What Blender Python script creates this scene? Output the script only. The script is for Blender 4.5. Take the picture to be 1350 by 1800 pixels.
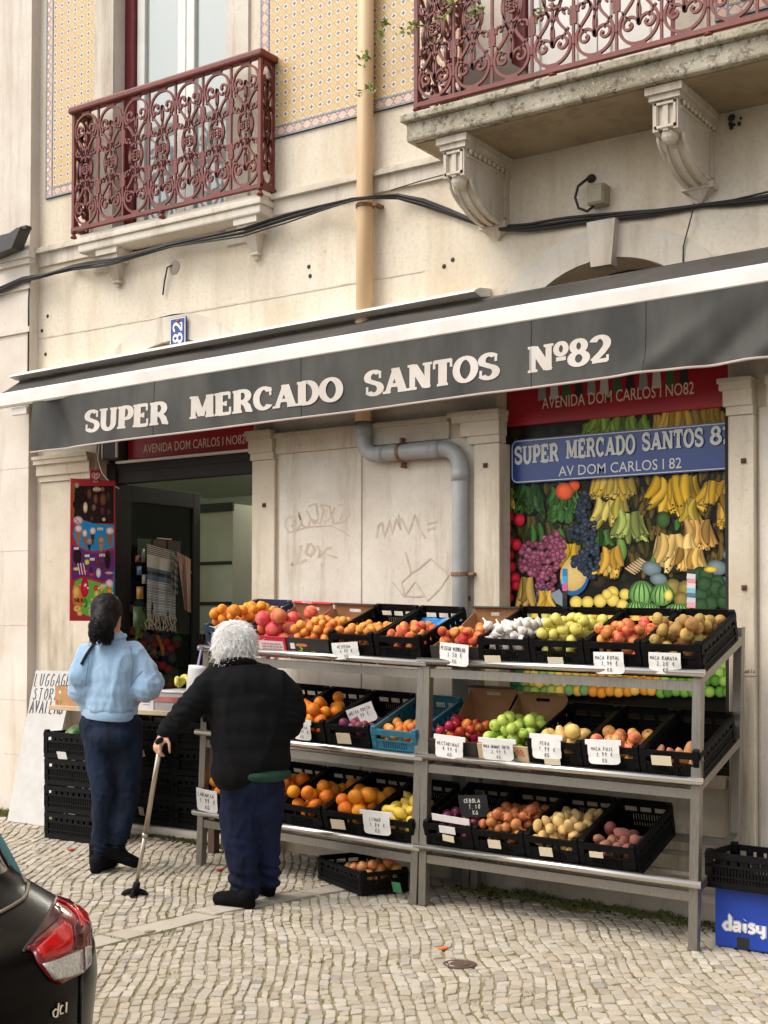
import bpy, bmesh, math, random
from math import sin, cos, pi, radians
from mathutils import Vector, Matrix, Euler, noise as mnoise

for _o in list(bpy.data.objects): bpy.data.objects.remove(_o)
R = random.Random(7)
scene = bpy.context.scene
COL = scene.collection

# ------------------------------------------------------------------ camera
TH = radians(34.4); PI_ = radians(1.2); RO = radians(0.1)
FPX = 2350.0; CAMY = -6.7; CAMZ = 1.5
CY0 = 1100 - FPX*math.tan(PI_); CX0 = 675.0
fw = Vector((-sin(TH)*cos(PI_), cos(TH)*cos(PI_), sin(PI_)))
_rt = Vector((cos(TH), sin(TH), 0)); _up = _rt.cross(fw)
rt = _rt*cos(RO) + _up*sin(RO); up = -_rt*sin(RO) + _up*cos(RO)
CAM = Vector((0, CAMY, CAMZ))
cd = bpy.data.cameras.new('camera'); cam = bpy.data.objects.new('camera', cd); COL.objects.link(cam)
m = Matrix((rt, up, -fw)).transposed().to_4x4(); m.translation = CAM; cam.matrix_world = m
cd.sensor_fit = 'VERTICAL'; cd.sensor_height = 36.0; cd.lens = 36.0*FPX/1800.0
cd.shift_y = (CY0-900)/1800.0; cd.clip_start = 0.05; cd.clip_end = 500
scene.camera = cam

# ------------------------------------------------------------------ light
SUN_EL, SUN_AZ = radians(52), radians(215)      # azimuth measured clockwise from +Y
SUN_E, SKY_E, EXPO = 0.55, 0.15, 0.90
w = bpy.data.worlds.new('World'); scene.world = w; w.use_nodes = True
nt = w.node_tree; nt.nodes.clear()
sky = nt.nodes.new('ShaderNodeTexSky'); sky.sky_type = 'NISHITA'; sky.sun_disc = False
sky.sun_elevation = SUN_EL; sky.sun_rotation = SUN_AZ; sky.air_density = 1.0; sky.dust_density = 4.0; sky.ozone_density = 0.6
hs = nt.nodes.new('ShaderNodeHueSaturation'); hs.inputs['Saturation'].default_value = 0.35
bg = nt.nodes.new('ShaderNodeBackground'); bg.inputs['Strength'].default_value = SKY_E
ow = nt.nodes.new('ShaderNodeOutputWorld')
nt.links.new(sky.outputs[0], hs.inputs['Color']); nt.links.new(hs.outputs[0], bg.inputs['Color']); nt.links.new(bg.outputs[0], ow.inputs['Surface'])
sl = bpy.data.lights.new('sun', 'SUN'); sl.energy = SUN_E; sl.angle = radians(32); sl.color = (1.0, .93, .82)
so = bpy.data.objects.new('sun', sl); COL.objects.link(so)
_d = Vector((sin(SUN_AZ)*cos(SUN_EL), cos(SUN_AZ)*cos(SUN_EL), sin(SUN_EL)))
so.rotation_euler = _d.to_track_quat('Z', 'Y').to_euler(); so.location = (0, -8, 12)
vs = scene.view_settings; vs.view_transform = 'Standard'; vs.look = 'None'; vs.exposure = EXPO; vs.gamma = 1.0; vs.use_curve_mapping = False

# ------------------------------------------------------------------ pixel of the photograph -> place in the world
def ray(x, y): return fw + rt*((x-CX0)/FPX) - up*((y-CY0)/FPX)
def P(x, y, Y=0.0):
    d = ray(x, y); return CAM + d*((Y-CAM.y)/d.y)
def PX(x, y, X):
    d = ray(x, y); return CAM + d*((X-CAM.x)/d.x)
def PD(x, y, dep):
    return CAM + ray(x, y)*dep
def gz(x, y=0):
    if x > -3.94: z = -.0205*(x+2.34)
    elif x > -6: z = .0328-.036*(x+3.94)
    else: z = .107
    return z
def PG(x, y):
    z = 0
    for i in range(25):
        d = ray(x, y); p = CAM + d*((z-CAM.z)/d.z); z = gz(p.x, p.y)
    return p

# ------------------------------------------------------------------ materials
def S(r, g, b):
    f = lambda c: c/12.92 if c <= .04045 else ((c+.055)/1.055)**2.4
    return (f(r/255), f(g/255), f(b/255), 1)
def newmat(name):
    m = bpy.data.materials.new(name); m.use_nodes = True
    t = m.node_tree; b = t.nodes['Principled BSDF']
    return m, t, b
def N(t, typ, **kw):
    n = t.nodes.new('ShaderNode'+typ)
    for k, v in kw.items():
        if k in n.inputs: n.inputs[k].default_value = v
        else: setattr(n, k, v)
    return n
def mix(t, fac, a, b, mode='MIX'):
    n = t.nodes.new('ShaderNodeMix'); n.data_type = 'RGBA'; n.blend_type = mode
    for sock, v in ((n.inputs[0], fac), (n.inputs[6], a), (n.inputs[7], b)):
        if hasattr(v, 'default_value') or hasattr(v, 'is_linked'): t.links.new(v, sock)
        else: sock.default_value = v
    return n.outputs[2]
def ramp(t, sock, lo, hi):
    n = N(t, 'MapRange'); n.inputs[1].default_value = lo; n.inputs[2].default_value = hi
    t.links.new(sock, n.inputs[0]); return n.outputs[0]
def mth(t, op, a, b=None):
    n = t.nodes.new('ShaderNodeMath'); n.operation = op
    for i, v in enumerate((a, b)):
        if v is None: continue
        if hasattr(v, 'is_linked'): t.links.new(v, n.inputs[i])
        else: n.inputs[i].default_value = v
    return n.outputs[0]
def coords(t, which='Object'):
    return N(t, 'TexCoord').outputs[which]
def nz(t, vec, scale, detail=4, rough=.6, stretch=None):
    n = N(t, 'TexNoise'); n.inputs['Scale'].default_value = scale; n.inputs['Detail'].default_value = detail; n.inputs['Roughness'].default_value = rough
    if stretch:
        mp = N(t, 'Mapping'); mp.inputs['Scale'].default_value = stretch; t.links.new(vec, mp.inputs[0]); vec = mp.outputs[0]
    t.links.new(vec, n.inputs['Vector']); return n.outputs['Fac']
def bump(t, b, h, strength, dist=.01):
    n = N(t, 'Bump'); n.inputs['Strength'].default_value = strength; n.inputs['Distance'].default_value = dist
    t.links.new(h, n.inputs['Height']); t.links.new(n.outputs[0], b.inputs['Normal'])
def M(name, c, c2=None, rough=.6, metal=0, scale=8, spec=.5, bmp=0, bscale=None, bdist=.004, coat=0, lo=.35, hi=.7, rnd=0, stretch=None, attr=None, sheen=0):
    """painted, printed or plain surface: a colour, an optional second colour in soft patches, roughness and fine bump"""
    m, t, b = newmat(name)
    co = coords(t)
    b.inputs['Roughness'].default_value = rough; b.inputs['Metallic'].default_value = metal
    b.inputs['Specular IOR Level'].default_value = spec
    if coat: b.inputs['Coat Weight'].default_value = coat; b.inputs['Coat Roughness'].default_value = .05
    if sheen: b.inputs['Sheen Weight'].default_value = sheen
    base = None
    if attr:
        base = N(t, 'Attribute', attribute_name=attr).outputs['Color']
    if c2 is not None:
        f = ramp(t, nz(t, co, scale, stretch=stretch), lo, hi)
        base = mix(t, f, base if base is not None else c, c2)
    if rnd:
        oi = N(t, 'ObjectInfo')
        h = N(t, 'HueSaturation')
        hv = N(t, 'MapRange'); hv.inputs[3].default_value = .5-rnd*.12; hv.inputs[4].default_value = .5+rnd*.12
        vv = N(t, 'MapRange'); vv.inputs[3].default_value = 1-rnd; vv.inputs[4].default_value = 1+rnd*.7
        t.links.new(oi.outputs['Random'], hv.inputs[0])
        fr = mth(t, 'FRACT', mth(t, 'MULTIPLY', oi.outputs['Random'], 17.3)); t.links.new(fr, vv.inputs[0])
        t.links.new(hv.outputs[0], h.inputs['Hue']); t.links.new(vv.outputs[0], h.inputs['Value'])
        if base is None: h.inputs['Color'].default_value = c
        else: t.links.new(base, h.inputs['Color'])
        base = h.outputs[0]
    if base is None: b.inputs['Base Color'].default_value = c
    else: t.links.new(base, b.inputs['Base Color'])
    if bmp: bump(t, b, nz(t, co, bscale or scale*6, 5), bmp, bdist)
    return m

# ------------------------------------------------------------------ mesh building
class MB:
    def __init__(s): s.v = []; s.f = []; s.mi = []; s.c = []; s.xf = None; s.m = 0; s.col = None; s.sm = []; s.smooth = False
    def add(s, vs, fs):
        o = len(s.v)
        for p in vs:
            p = Vector(p); s.v.append(s.xf @ p if s.xf else p)
            s.c.append(s.col or (1, 1, 1, 1))
        for f in fs: s.f.append([o+i for i in f]); s.mi.append(s.m); s.sm.append(s.smooth)
        return o
    def box(s, a, b):
        x0, y0, z0 = a; x1, y1, z1 = b
        vs = [(x0,y0,z0),(x1,y0,z0),(x1,y1,z0),(x0,y1,z0),(x0,y0,z1),(x1,y0,z1),(x1,y1,z1),(x0,y1,z1)]
        s.add(vs, [(3,2,1,0),(4,5,6,7),(0,1,5,4),(1,2,6,5),(2,3,7,6),(3,0,4,7)])
    def bbox(s, a, b, r=.005):
        """box with chamfered edges"""
        bm = bmesh.new(); x0,y0,z0 = a; x1,y1,z1 = b
        bmesh.ops.create_cube(bm, size=1, matrix=Matrix.Translation(((x0+x1)/2,(y0+y1)/2,(z0+z1)/2)) @ Matrix.Diagonal((x1-x0,y1-y0,z1-z0,1)))
        bmesh.ops.bevel(bm, geom=bm.edges[:], offset=r, segments=2, affect='EDGES', profile=.5)
        s.bm(bm)
    def bm(s, bm):
        bm.verts.index_update(); s.add([v.co for v in bm.verts], [[v.index for v in f.verts] for f in bm.faces]); bm.free()
    def obox(s, c, ax, ay, az, hx, hy, hz):
        c = Vector(c); ax = Vector(ax)*hx; ay = Vector(ay)*hy; az = Vector(az)*hz
        vs = [c-ax-ay-az, c+ax-ay-az, c+ax+ay-az, c-ax+ay-az, c-ax-ay+az, c+ax-ay+az, c+ax+ay+az, c-ax+ay+az]
        s.add(vs, [(3,2,1,0),(4,5,6,7),(0,1,5,4),(1,2,6,5),(2,3,7,6),(3,0,4,7)])
    def bar(s, p, q, w, h, upv=(0,0,1)):
        p = Vector(p); q = Vector(q); d = q-p; L = d.length; d.normalize(); u = Vector(upv)
        x = d.cross(u)
        if x.length < 1e-4: x = d.cross(Vector((0,1,0)))
        x.normalize(); z = x.cross(d)
        s.obox((p+q)/2, d, x, z, L/2, w/2, h/2)
    def tube(s, pts, r, n=6, caps=True, rot=0, flat=1.0, closed=False):
        pts = [Vector(p) for p in pts]; k = len(pts)
        rr = r if isinstance(r, (list, tuple)) else [r]*k
        T = []
        for i in range(k):
            if closed: a, b = pts[i-1], pts[(i+1) % k]
            else: a, b = pts[max(0, i-1)], pts[min(k-1, i+1)]
            d = (b-a); T.append(d.normalized() if d.length > 1e-9 else Vector((0,0,1)))
        u = Vector((0,0,1)) if abs(T[0].z) < .9 else Vector((1,0,0))
        u = (u-T[0]*u.dot(T[0])).normalized(); vs = []
        for i in range(k):
            u = u-T[i]*u.dot(T[i]); u = u.normalized() if u.length > 1e-6 else T[i].orthogonal().normalized()
            v = T[i].cross(u)
            for j in range(n):
                a = 2*pi*j/n+rot; vs.append(pts[i]+(u*cos(a)+v*sin(a)*flat)*rr[i])
        fs = []
        for i in range(k if closed else k-1):
            i2 = (i+1) % k
            for j in range(n): fs.append((i*n+j, i*n+(j+1) % n, i2*n+(j+1) % n, i2*n+j))
        if caps and not closed: fs.append(tuple(range(n-1, -1, -1))); fs.append(tuple((k-1)*n+j for j in range(n)))
        s.add(vs, fs)
    def rib(s, pts, wv, th):
        """rectangular-section sweep: points lie in a plane with normal th direction; wv=(half in-plane width, half depth)"""
        pts = [Vector(p) for p in pts]; nrm = Vector(th).normalized(); k = len(pts); vs = []
        for i in range(k):
            d = (pts[min(k-1, i+1)]-pts[max(0, i-1)]).normalized(); x = nrm.cross(d).normalized()
            hw = wv[0] if not callable(wv[0]) else wv[0](i/(k-1))
            for a, b in ((-1,-1),(1,-1),(1,1),(-1,1)): vs.append(pts[i]+x*a*hw+nrm*b*wv[1])
        fs = [(i*4+j, i*4+(j+1) % 4, i*4+4+(j+1) % 4, i*4+4+j) for i in range(k-1) for j in range(4)]
        fs += [(3,2,1,0), tuple((k-1)*4+j for j in range(4))]
        s.add(vs, fs)
    def prism(s, poly, d):
        """extrude a polygon (list of 3-D points) by vector d"""
        poly = [Vector(p) for p in poly]; n = len(poly); d = Vector(d)
        s.add(poly+[p+d for p in poly], [tuple(range(n-1,-1,-1)), tuple(range(n, 2*n))]+[(i, (i+1) % n, n+(i+1) % n, n+i) for i in range(n)])
    def lathe(s, prof, n=16, c=(0,0,0)):
        vs = []; fs = []; k = len(prof)
        for r, z in prof:
            for j in range(n): a = 2*pi*j/n; vs.append((c[0]+r*cos(a), c[1]+r*sin(a), c[2]+z))
        for i in range(k-1):
            for j in range(n): fs.append((i*n+j, i*n+(j+1) % n, (i+1)*n+(j+1) % n, (i+1)*n+j))
        fs.append(tuple(range(n-1,-1,-1))); fs.append(tuple((k-1)*n+j for j in range(n)))
        s.add(vs, fs)
    def ell(s, c, r, nu=12, nv=8, xf=None, dimple=0):
        c = Vector(c); r = Vector(r) if not isinstance(r, (int, float)) else Vector((r, r, r)); vs = []; fs = []
        for i in range(1, nv):
            t = pi*i/nv
            for j in range(nu):
                a = 2*pi*j/nu; p = Vector((r.x*sin(t)*cos(a), r.y*sin(t)*sin(a), r.z*cos(t)))
                if dimple: p.z -= dimple*math.exp(-(sin(t)/.45)**2)*(1 if cos(t) > 0 else -.6)*r.z
                vs.append(c+(xf @ p if xf else p))
        tz = r.z*(1-dimple); bz = -r.z*(1-.6*dimple)
        top = Vector((0,0,tz)); bot = Vector((0,0,bz))
        vs += [c+(xf @ top if xf else top), c+(xf @ bot if xf else bot)]
        for i in range(nv-2):
            for j in range(nu): fs.append((i*nu+j, (i+1)*nu+j, (i+1)*nu+(j+1) % nu, i*nu+(j+1) % nu))
        a, b = len(vs)-2, len(vs)-1
        for j in range(nu): fs.append((a, j, (j+1) % nu)); fs.append((b, (nv-2)*nu+(j+1) % nu, (nv-2)*nu+j))
        s.add(vs, fs)
    def mesh(s, name, mats, smooth=None):
        me = bpy.data.meshes.new(name); me.from_pydata([tuple(v) for v in s.v], [], s.f)
        if not isinstance(mats, (list, tuple)): mats = [mats]
        for mm in mats: me.materials.append(mm)
        me.polygons.foreach_set('material_index', s.mi)
        sm = [True]*len(s.f) if smooth else s.sm
        me.polygons.foreach_set('use_smooth', sm)
        if any(c != (1,1,1,1) for c in s.c):
            at = me.color_attributes.new('Col', 'FLOAT_COLOR', 'POINT')
            at.data.foreach_set('color', [x for c in s.c for x in c])
        me.update(); return me
    def build(s, name, mats, parent=None, smooth=None, recalc=False):
        me = s.mesh(name, mats, smooth)
        if recalc:
            b = bmesh.new(); b.from_mesh(me); bmesh.ops.recalc_face_normals(b, faces=b.faces[:]); b.to_mesh(me); b.free()
        return link(name, me, parent)
def link(name, me, parent=None):
    o = bpy.data.objects.new(name, me); COL.objects.link(o)
    if parent is not None:
        o.parent = parent
        if parent.type == 'EMPTY' or parent.matrix_basis != Matrix():
            pm = wm(parent); o.matrix_parent_inverse = pm.inverted()
    return o
def wm(o):
    m = o.matrix_basis.copy()
    if o.parent is not None: m = wm(o.parent) @ o.matrix_parent_inverse @ m
    return m
def tag(o, label=None, cat=None, group=None, kind=None):
    if label: o['label'] = label
    if cat: o['category'] = cat
    if group: o['group'] = group
    if kind: o['kind'] = kind
    return o
def thing(name, label, cat, loc=(0,0,0), group=None):
    o = bpy.data.objects.new(name, None); COL.objects.link(o); o.location = loc; o.empty_display_size = .1
    return tag(o, label, cat, group)
def tree(o, loc=None, label=None, group=None, mat=None):
    """copy of a thing, its parts and their sub-parts"""
    kids = {}
    for x in list(COL.objects):
        if x.parent is not None: kids.setdefault(x.parent.name, []).append(x)
    def rec(a, par):
        c = a.copy(); COL.objects.link(c)
        if par is not None: c.parent = par; c.matrix_parent_inverse = a.matrix_parent_inverse
        for k in kids.get(a.name, []): rec(k, c)
        return c
    c = rec(o, None)
    if mat is not None: c.matrix_basis = mat
    elif loc is not None: c.location = loc
    if label: c['label'] = label
    if group: c['group'] = group
    return c
def baked(o, mods):
    """apply modifiers to an object's mesh"""
    for typ, kw in mods:
        md = o.modifiers.new(typ, typ)
        for k, v in kw.items(): setattr(md, k, v)
    bpy.context.view_layer.update()
    dg = bpy.context.evaluated_depsgraph_get()
    me = bpy.data.meshes.new_from_object(o.evaluated_get(dg)); old = o.data
    o.modifiers.clear(); o.data = me; me.name = o.name; bpy.data.meshes.remove(old)
    return o
def arc(cx, cz, r, a0, a1, n=14, rz=None):
    rz = rz or r
    return [(cx+r*cos(radians(a0+(a1-a0)*i/n)), cz+rz*sin(radians(a0+(a1-a0)*i/n))) for i in range(n+1)]
# ------------------------------------------------------------------ lettering
def text(name, s, mat, parent, A, B, U, H, off=(0,0,0), bold=0, place=None):
    """words set in the built-in typeface, fitted between A and B, cap height H along U"""
    cu = bpy.data.curves.new(name, 'FONT'); cu.body = s; cu.size = 1; cu.offset = bold; cu.resolution_u = 3
    o = bpy.data.objects.new(name, cu); COL.objects.link(o); bpy.context.view_layer.update()
    me = bpy.data.meshes.new_from_object(o.evaluated_get(bpy.context.evaluated_depsgraph_get()))
    bpy.data.objects.remove(o); bpy.data.curves.remove(cu)
    xs = [v.co.x for v in me.vertices]; x0, x1 = min(xs), max(xs)
    xo = list(xs); A = Vector(A); B = Vector(B); U = Vector(U).normalized(); off = Vector(off); cap = .70
    for v in me.vertices:
        u = (v.co.x-x0)/(x1-x0); h = v.co.y/cap*H
        v.co = place(u, h) if place else A+(B-A)*u+U*h+off
    me.materials.clear(); me.materials.append(mat)
    # one mesh per word
    iv = sorted((min(xo[i] for i in p.vertices), max(xo[i] for i in p.vertices), k) for k, p in enumerate(me.polygons)); words = []; end = -9
    for a_, c_, k in iv:
        if a_ > end+.16: words.append([])
        words[-1].append(k); end = max(end, c_)
    out = None
    for wd in words:
        b = MB(); b.add([v.co for v in me.vertices], [list(me.polygons[k].vertices) for k in wd]); m2 = b.mesh(name, mat)
        bm = bmesh.new(); bm.from_mesh(m2); bmesh.ops.delete(bm, geom=[v for v in bm.verts if not v.link_faces], context='VERTS'); bm.to_mesh(m2); bm.free(); out = link(name, m2, parent)
    return out
def cv(*p): return list(p)
# serif skeletons: (strokes, serifs, width); stroke = (points, weight); serif = (x, z, half length)
def _A(a0, a1, cx, cz, rx, rz, n=12): return [(cx+rx*cos(radians(a0+(a1-a0)*i/n)), cz+rz*sin(radians(a0+(a1-a0)*i/n))) for i in range(n+1)]
SER = {
 'S': ([(_A(35,270,.36,.725,.24,.225)[:10]+[(.36,.51)]+_A(80,-150,.36,.265,.25,.225), 1)], [('v',.60,.80,.14),('v',.10,.22,.14)], .72),
 'U': ([([(.2,1),(.2,.35)]+_A(180,360,.44,.32,.24,.29)+[(.68,.35),(.68,1)], 1)], [(.2,.955,.19),(.68,.955,.17)], .88),
 'P': ([([(.2,0),(.2,1)],1.15),([(.2,.95),(.42,.95)]+_A(90,-90,.42,.69,.2,.26)+[(.2,.43)],1)], [(.2,.045,.2),(.12,.955,.11)], .72),
 'E': ([([(.2,0),(.2,1)],1.15),([(.2,.95),(.62,.95)],1),([(.2,.5),(.5,.5)],1),([(.2,.05),(.64,.05)],1)], [(.12,.045,.11),(.12,.955,.11),('v',.63,.84,.15),('v',.66,.17,.16),('v',.48,.5,.11)], .76),
 'R': ([([(.2,0),(.2,1)],1.15),([(.2,.95),(.44,.95)]+_A(90,-90,.44,.72,.2,.23)+[(.2,.49)],1),([(.42,.49),(.6,.3),(.68,.05),(.82,.05)],1.05)], [(.2,.045,.2),(.12,.955,.11)], .86),
 'M': ([([(.16,0),(.18,1)],.75),([(.22,.98),(.52,.08)],1.15),([(.52,.08),(.84,.98)],.7),([(.86,0),(.86,1)],1.15)], [(.16,.045,.15),(.86,.045,.18),(.14,.955,.12),(.9,.955,.13)], 1.06),
 'C': ([(_A(40,320,.42,.5,.3,.45,20),1)], [('v',.68,.78,.17)], .80),
 'A': ([([(.46,.97),(.15,.03)],.7),([(.46,.97),(.74,.03)],1.2),([(.24,.3),(.64,.3)],.9)], [(.13,.045,.15),(.74,.045,.19)], .92),
 'D': ([([(.2,0),(.2,1)],1.15),([(.2,.95),(.4,.95)]+_A(90,-90,.4,.5,.32,.45)+[(.2,.05)],1)], [(.12,.045,.11),(.12,.955,.11)], .84),
 'O': ([(_A(90,455,.44,.5,.32,.45,28),1)], [], .88),
 'N': ([([(.18,0),(.18,1)],.8),([(.2,.97),(.72,.04)],1.25),([(.74,0),(.74,1)],.8)], [(.18,.045,.17),(.74,.955,.17),(.13,.955,.12)], .92),
 'T': ([([(.38,0),(.38,1)],1.2),([(.06,.95),(.70,.95)],1)], [(.38,.045,.2),('v',.07,.84,.15),('v',.69,.84,.15)], .76),
 'o': ([(_A(90,455,.25,.74,.17,.22,22),.75),([(.08,.36),(.42,.36)],.9)], [], .50),
 '8': ([(_A(90,455,.36,.74,.2,.22,20),.9),(_A(90,455,.36,.27,.26,.24,20),1)], [], .72),
 '2': ([(_A(160,-35,.36,.7,.24,.26,12)+[(.42,.36),(.14,.09)],1),([(.1,.06),(.62,.06)],1.2)], [('v',.62,.14,.12)], .74),
}
class Ink:
    """flat lettering drawn with a broad nib; every stroke sits a hair in front of the last"""
    def __init__(s, place): s.mb = MB(); s.place = place; s.k = 0
    def lay(s): s.k += 1; return s.k*.00012
    def stroke(s, pts, wx, wz):
        d = s.lay(); n = len(pts); vs = []
        for i in range(n):
            a = pts[max(0, i-1)]; b = pts[min(n-1, i+1)]; dx, dz = b[0]-a[0], b[1]-a[1]; L = math.hypot(dx, dz) or 1; nx, nz_ = -dz/L, dx/L
            q = math.hypot(wx*nx, wz*nz_) or 1; ox, oz = wx*wx*nx/q, wz*wz*nz_/q
            vs.append(s.place(pts[i][0]+ox, pts[i][1]+oz, d)); vs.append(s.place(pts[i][0]-ox, pts[i][1]-oz, d))
        s.mb.add(vs, [(2*i, 2*i+1, 2*i+3, 2*i+2) for i in range(n-1)])
    def rect(s, x0, z0, x1, z1):
        d = s.lay(); s.mb.add([s.place(*p, d) for p in ((x0,z0),(x1,z0),(x1,z1),(x0,z1))], [(0,1,2,3)])
    def poly(s, pts):
        d = s.lay(); s.mb.add([s.place(*p, d) for p in pts], [tuple(range(len(pts)))])
    def disc(s, x, z, rx, rz=None, n=14): s.poly([(x+rx*cos(2*pi*i/n), z+(rz or rx)*sin(2*pi*i/n)) for i in range(n)])
def serif_word(ink, s, x0, x1, z0, H, wx=.115, wz=.06):
    W = sum(SER[c][2] for c in s); k = (x1-x0)/W; x = x0
    for c in s:
        st, sf, wd = SER[c]
        for pts, wt in st:
            pp = []
            for i in range(len(pts)-1):
                m_ = 4 if len(pts) < 4 else 1
                for j in range(m_): pp.append((pts[i][0]+(pts[i+1][0]-pts[i][0])*j/m_, pts[i][1]+(pts[i+1][1]-pts[i][1])*j/m_))
            pp.append(pts[-1])
            ink.stroke([(x+p[0]*k, z0+p[1]*H) for p in pp], wx*wt*k, wz*H)
        for q in sf:
            if q[0] == 'v': ink.rect(x+(q[1]-.045)*k, z0+(q[2]-q[3])*H, x+(q[1]+.045)*k, z0+(q[2]+q[3])*H)
            else: ink.rect(x+(q[0]-q[2])*k, z0+(q[1]-.05)*H, x+(q[0]+q[2])*k, z0+(q[1]+.05)*H)
        x += wd*k
# pen strokes for handwriting, unit box
_H = {
 'A':[[(0,0),(.4,1),(.8,0)],[(.15,.35),(.65,.35)]], 'B':[[(0,0),(0,1),(.5,.95),(.55,.7),(.1,.52),(.6,.4),(.6,.1),(0,0)]], 'C':[[(.65,.85),(.35,1),(.05,.6),(.1,.15),(.4,0),(.7,.15)]],
 'D':[[(0,0),(0,1),(.5,.85),(.65,.4),(.4,.05),(0,0)]], 'E':[[(.6,1),(0,1),(0,0),(.6,0)],[(0,.5),(.5,.5)]], 'F':[[(.6,1),(0,1),(0,0)],[(0,.5),(.5,.5)]], 'G':[[(.65,.85),(.35,1),(.05,.6),(.1,.1),(.45,0),(.7,.2),(.7,.45),(.4,.45)]],
 'H':[[(0,0),(0,1)],[(.6,0),(.6,1)],[(0,.5),(.6,.5)]], 'I':[[(.2,0),(.2,1)]], 'J':[[(.5,1),(.5,.2),(.3,0),(.05,.15)]], 'K':[[(0,0),(0,1)],[(.6,1),(0,.45),(.65,0)]], 'L':[[(0,1),(0,0),(.6,0)]],
 'M':[[(0,0),(.08,1),(.4,.4),(.72,1),(.8,0)]], 'N':[[(0,0),(0,1),(.6,0),(.6,1)]], 'O':[[(.35,1),(.05,.6),(.15,.1),(.45,0),(.7,.4),(.6,.9),(.35,1)]], 'P':[[(0,0),(0,1),(.5,.95),(.55,.6),(0,.45)]],
 'R':[[(0,0),(0,1),(.5,.95),(.55,.6),(0,.48),(.6,0)]], 'S':[[(.6,.9),(.3,1),(.1,.75),(.5,.45),(.55,.12),(.25,0),(.02,.15)]], 'T':[[(0,1),(.7,1)],[(.35,1),(.35,0)]], 'U':[[(0,1),(.05,.2),(.3,0),(.55,.2),(.6,1)]],
 'V':[[(0,1),(.35,0),(.7,1)]], 'X':[[(0,0),(.6,1)],[(0,1),(.6,0)]], 'Y':[[(0,1),(.3,.5),(.3,0)],[(.3,.5),(.6,1)]], 'Z':[[(0,1),(.6,1),(0,0),(.6,0)]],
 '0':[[(.3,1),(.03,.6),(.1,.1),(.35,0),(.55,.4),(.5,.9),(.3,1)]], '1':[[(.1,.75),(.3,1),(.3,0)]], '2':[[(.05,.8),(.3,1),(.5,.75),(.3,.4),(.02,0),(.6,.02)]], '3':[[(.05,.95),(.45,.95),(.25,.55),(.5,.35),(.4,.05),(.02,.03)]],
 '4':[[(.4,0),(.4,1),(.02,.35),(.6,.35)]], '5':[[(.5,1),(.1,1),(.08,.6),(.45,.55),(.5,.2),(.3,0),(.02,.08)]], '6':[[(.45,1),(.1,.55),(.05,.15),(.3,0),(.5,.2),(.4,.45),(.08,.35)]], '7':[[(.03,1),(.55,1),(.2,0)]],
 '8':[[(.3,1),(.08,.8),(.45,.3),(.3,0),(.08,.25),(.48,.75),(.3,1)]], '9':[[(.5,.7),(.25,.5),(.08,.75),(.3,1),(.5,.8),(.4,.2),(.2,0)]], '.':[[(.08,0),(.14,.06)]], ',':[[(.14,.1),(.06,-.1)]], '€':[[(.6,.85),(.35,1),(.1,.5),(.35,0),(.6,.12)],[(0,.58),(.45,.58)],[(0,.42),(.42,.42)]],
 '-':[[(.05,.5),(.5,.5)]], '=':[[(.05,.6),(.6,.65)],[(.05,.35),(.6,.4)]],
}
def hand(ink, s, x0, x1, z0, H, pen=.004, wob=.06, rr=None):
    rr = rr or R; n = len(s); k = (x1-x0)/n
    for i, c in enumerate(s):
        if c not in _H: continue
        jz = rr.uniform(-wob, wob)*H; sc = rr.uniform(.9, 1.08); sl = rr.uniform(-.02, .16)
        for st in _H[c]:
            pts = [(x0+i*k+(p[0]*.9+p[1]*sl)*k, z0+jz+p[1]*H*sc) for p in st]; q = []
            for j in range(len(pts)-1):
                for t in (0, .5): q.append((pts[j][0]+(pts[j+1][0]-pts[j][0])*t, pts[j][1]+(pts[j+1][1]-pts[j][1])*t))
            q.append(pts[-1]); ink.stroke(q, pen, pen)

# ------------------------------------------------------------------ setting materials
def mat_plaster():
    m, t, b = newmat('plaster'); co = coords(t)
    big = nz(t, co, .9, 5, .6); fine = nz(t, co, 38, 5, .65); strk = nz(t, co, 3.0, 4, .6, stretch=(1, 1, .18))
    c = mix(t, ramp(t, big, .35, .7), S(226,215,196), S(213,199,175))
    c = mix(t, mth(t, 'MULTIPLY', ramp(t, strk, .48, .72), .7), c, S(184,164,134))
    c = mix(t, mth(t, 'MULTIPLY', ramp(t, fine, .48, .7), .42), c, S(184,168,142))
    sp = nz(t, co, 9, 6, .7); c = mix(t, mth(t, 'MULTIPLY', ramp(t, sp, .66, .72), .5), c, S(150,124,92))
    t.links.new(c, b.inputs['Base Color']); b.inputs['Roughness'].default_value = .9; b.inputs['Specular IOR Level'].default_value = .2
    bump(t, b, fine, .5, .004); return m
def mat_stone(name='limestone', a=(216,207,192), d=(196,184,166), dirt=(142,124,100), amt=.6):
    m, t, b = newmat(name); co = coords(t)
    big = nz(t, co, 2.2, 5, .6); fine = nz(t, co, 60, 4, .7); strk = nz(t, co, 5, 5, .7, stretch=(1, 1, .12)); pit = nz(t, co, 22, 5, .75)
    c = mix(t, ramp(t, big, .35, .7), S(*a), S(*d))
    c = mix(t, mth(t, 'MULTIPLY', ramp(t, strk, .52, .72), amt), c, S(*dirt))
    c = mix(t, mth(t, 'MULTIPLY', ramp(t, pit, .62, .72), .5), c, S(*dirt))
    c = mix(t, mth(t, 'MULTIPLY', ramp(t, fine, .5, .8), .25), c, S(150,134,110))
    t.links.new(c, b.inputs['Base Color']); b.inputs['Roughness'].default_value = .85; b.inputs['Specular IOR Level'].default_value = .25
    bump(t, b, mix(t, .5, fine, pit), .5, .005); return m
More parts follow.
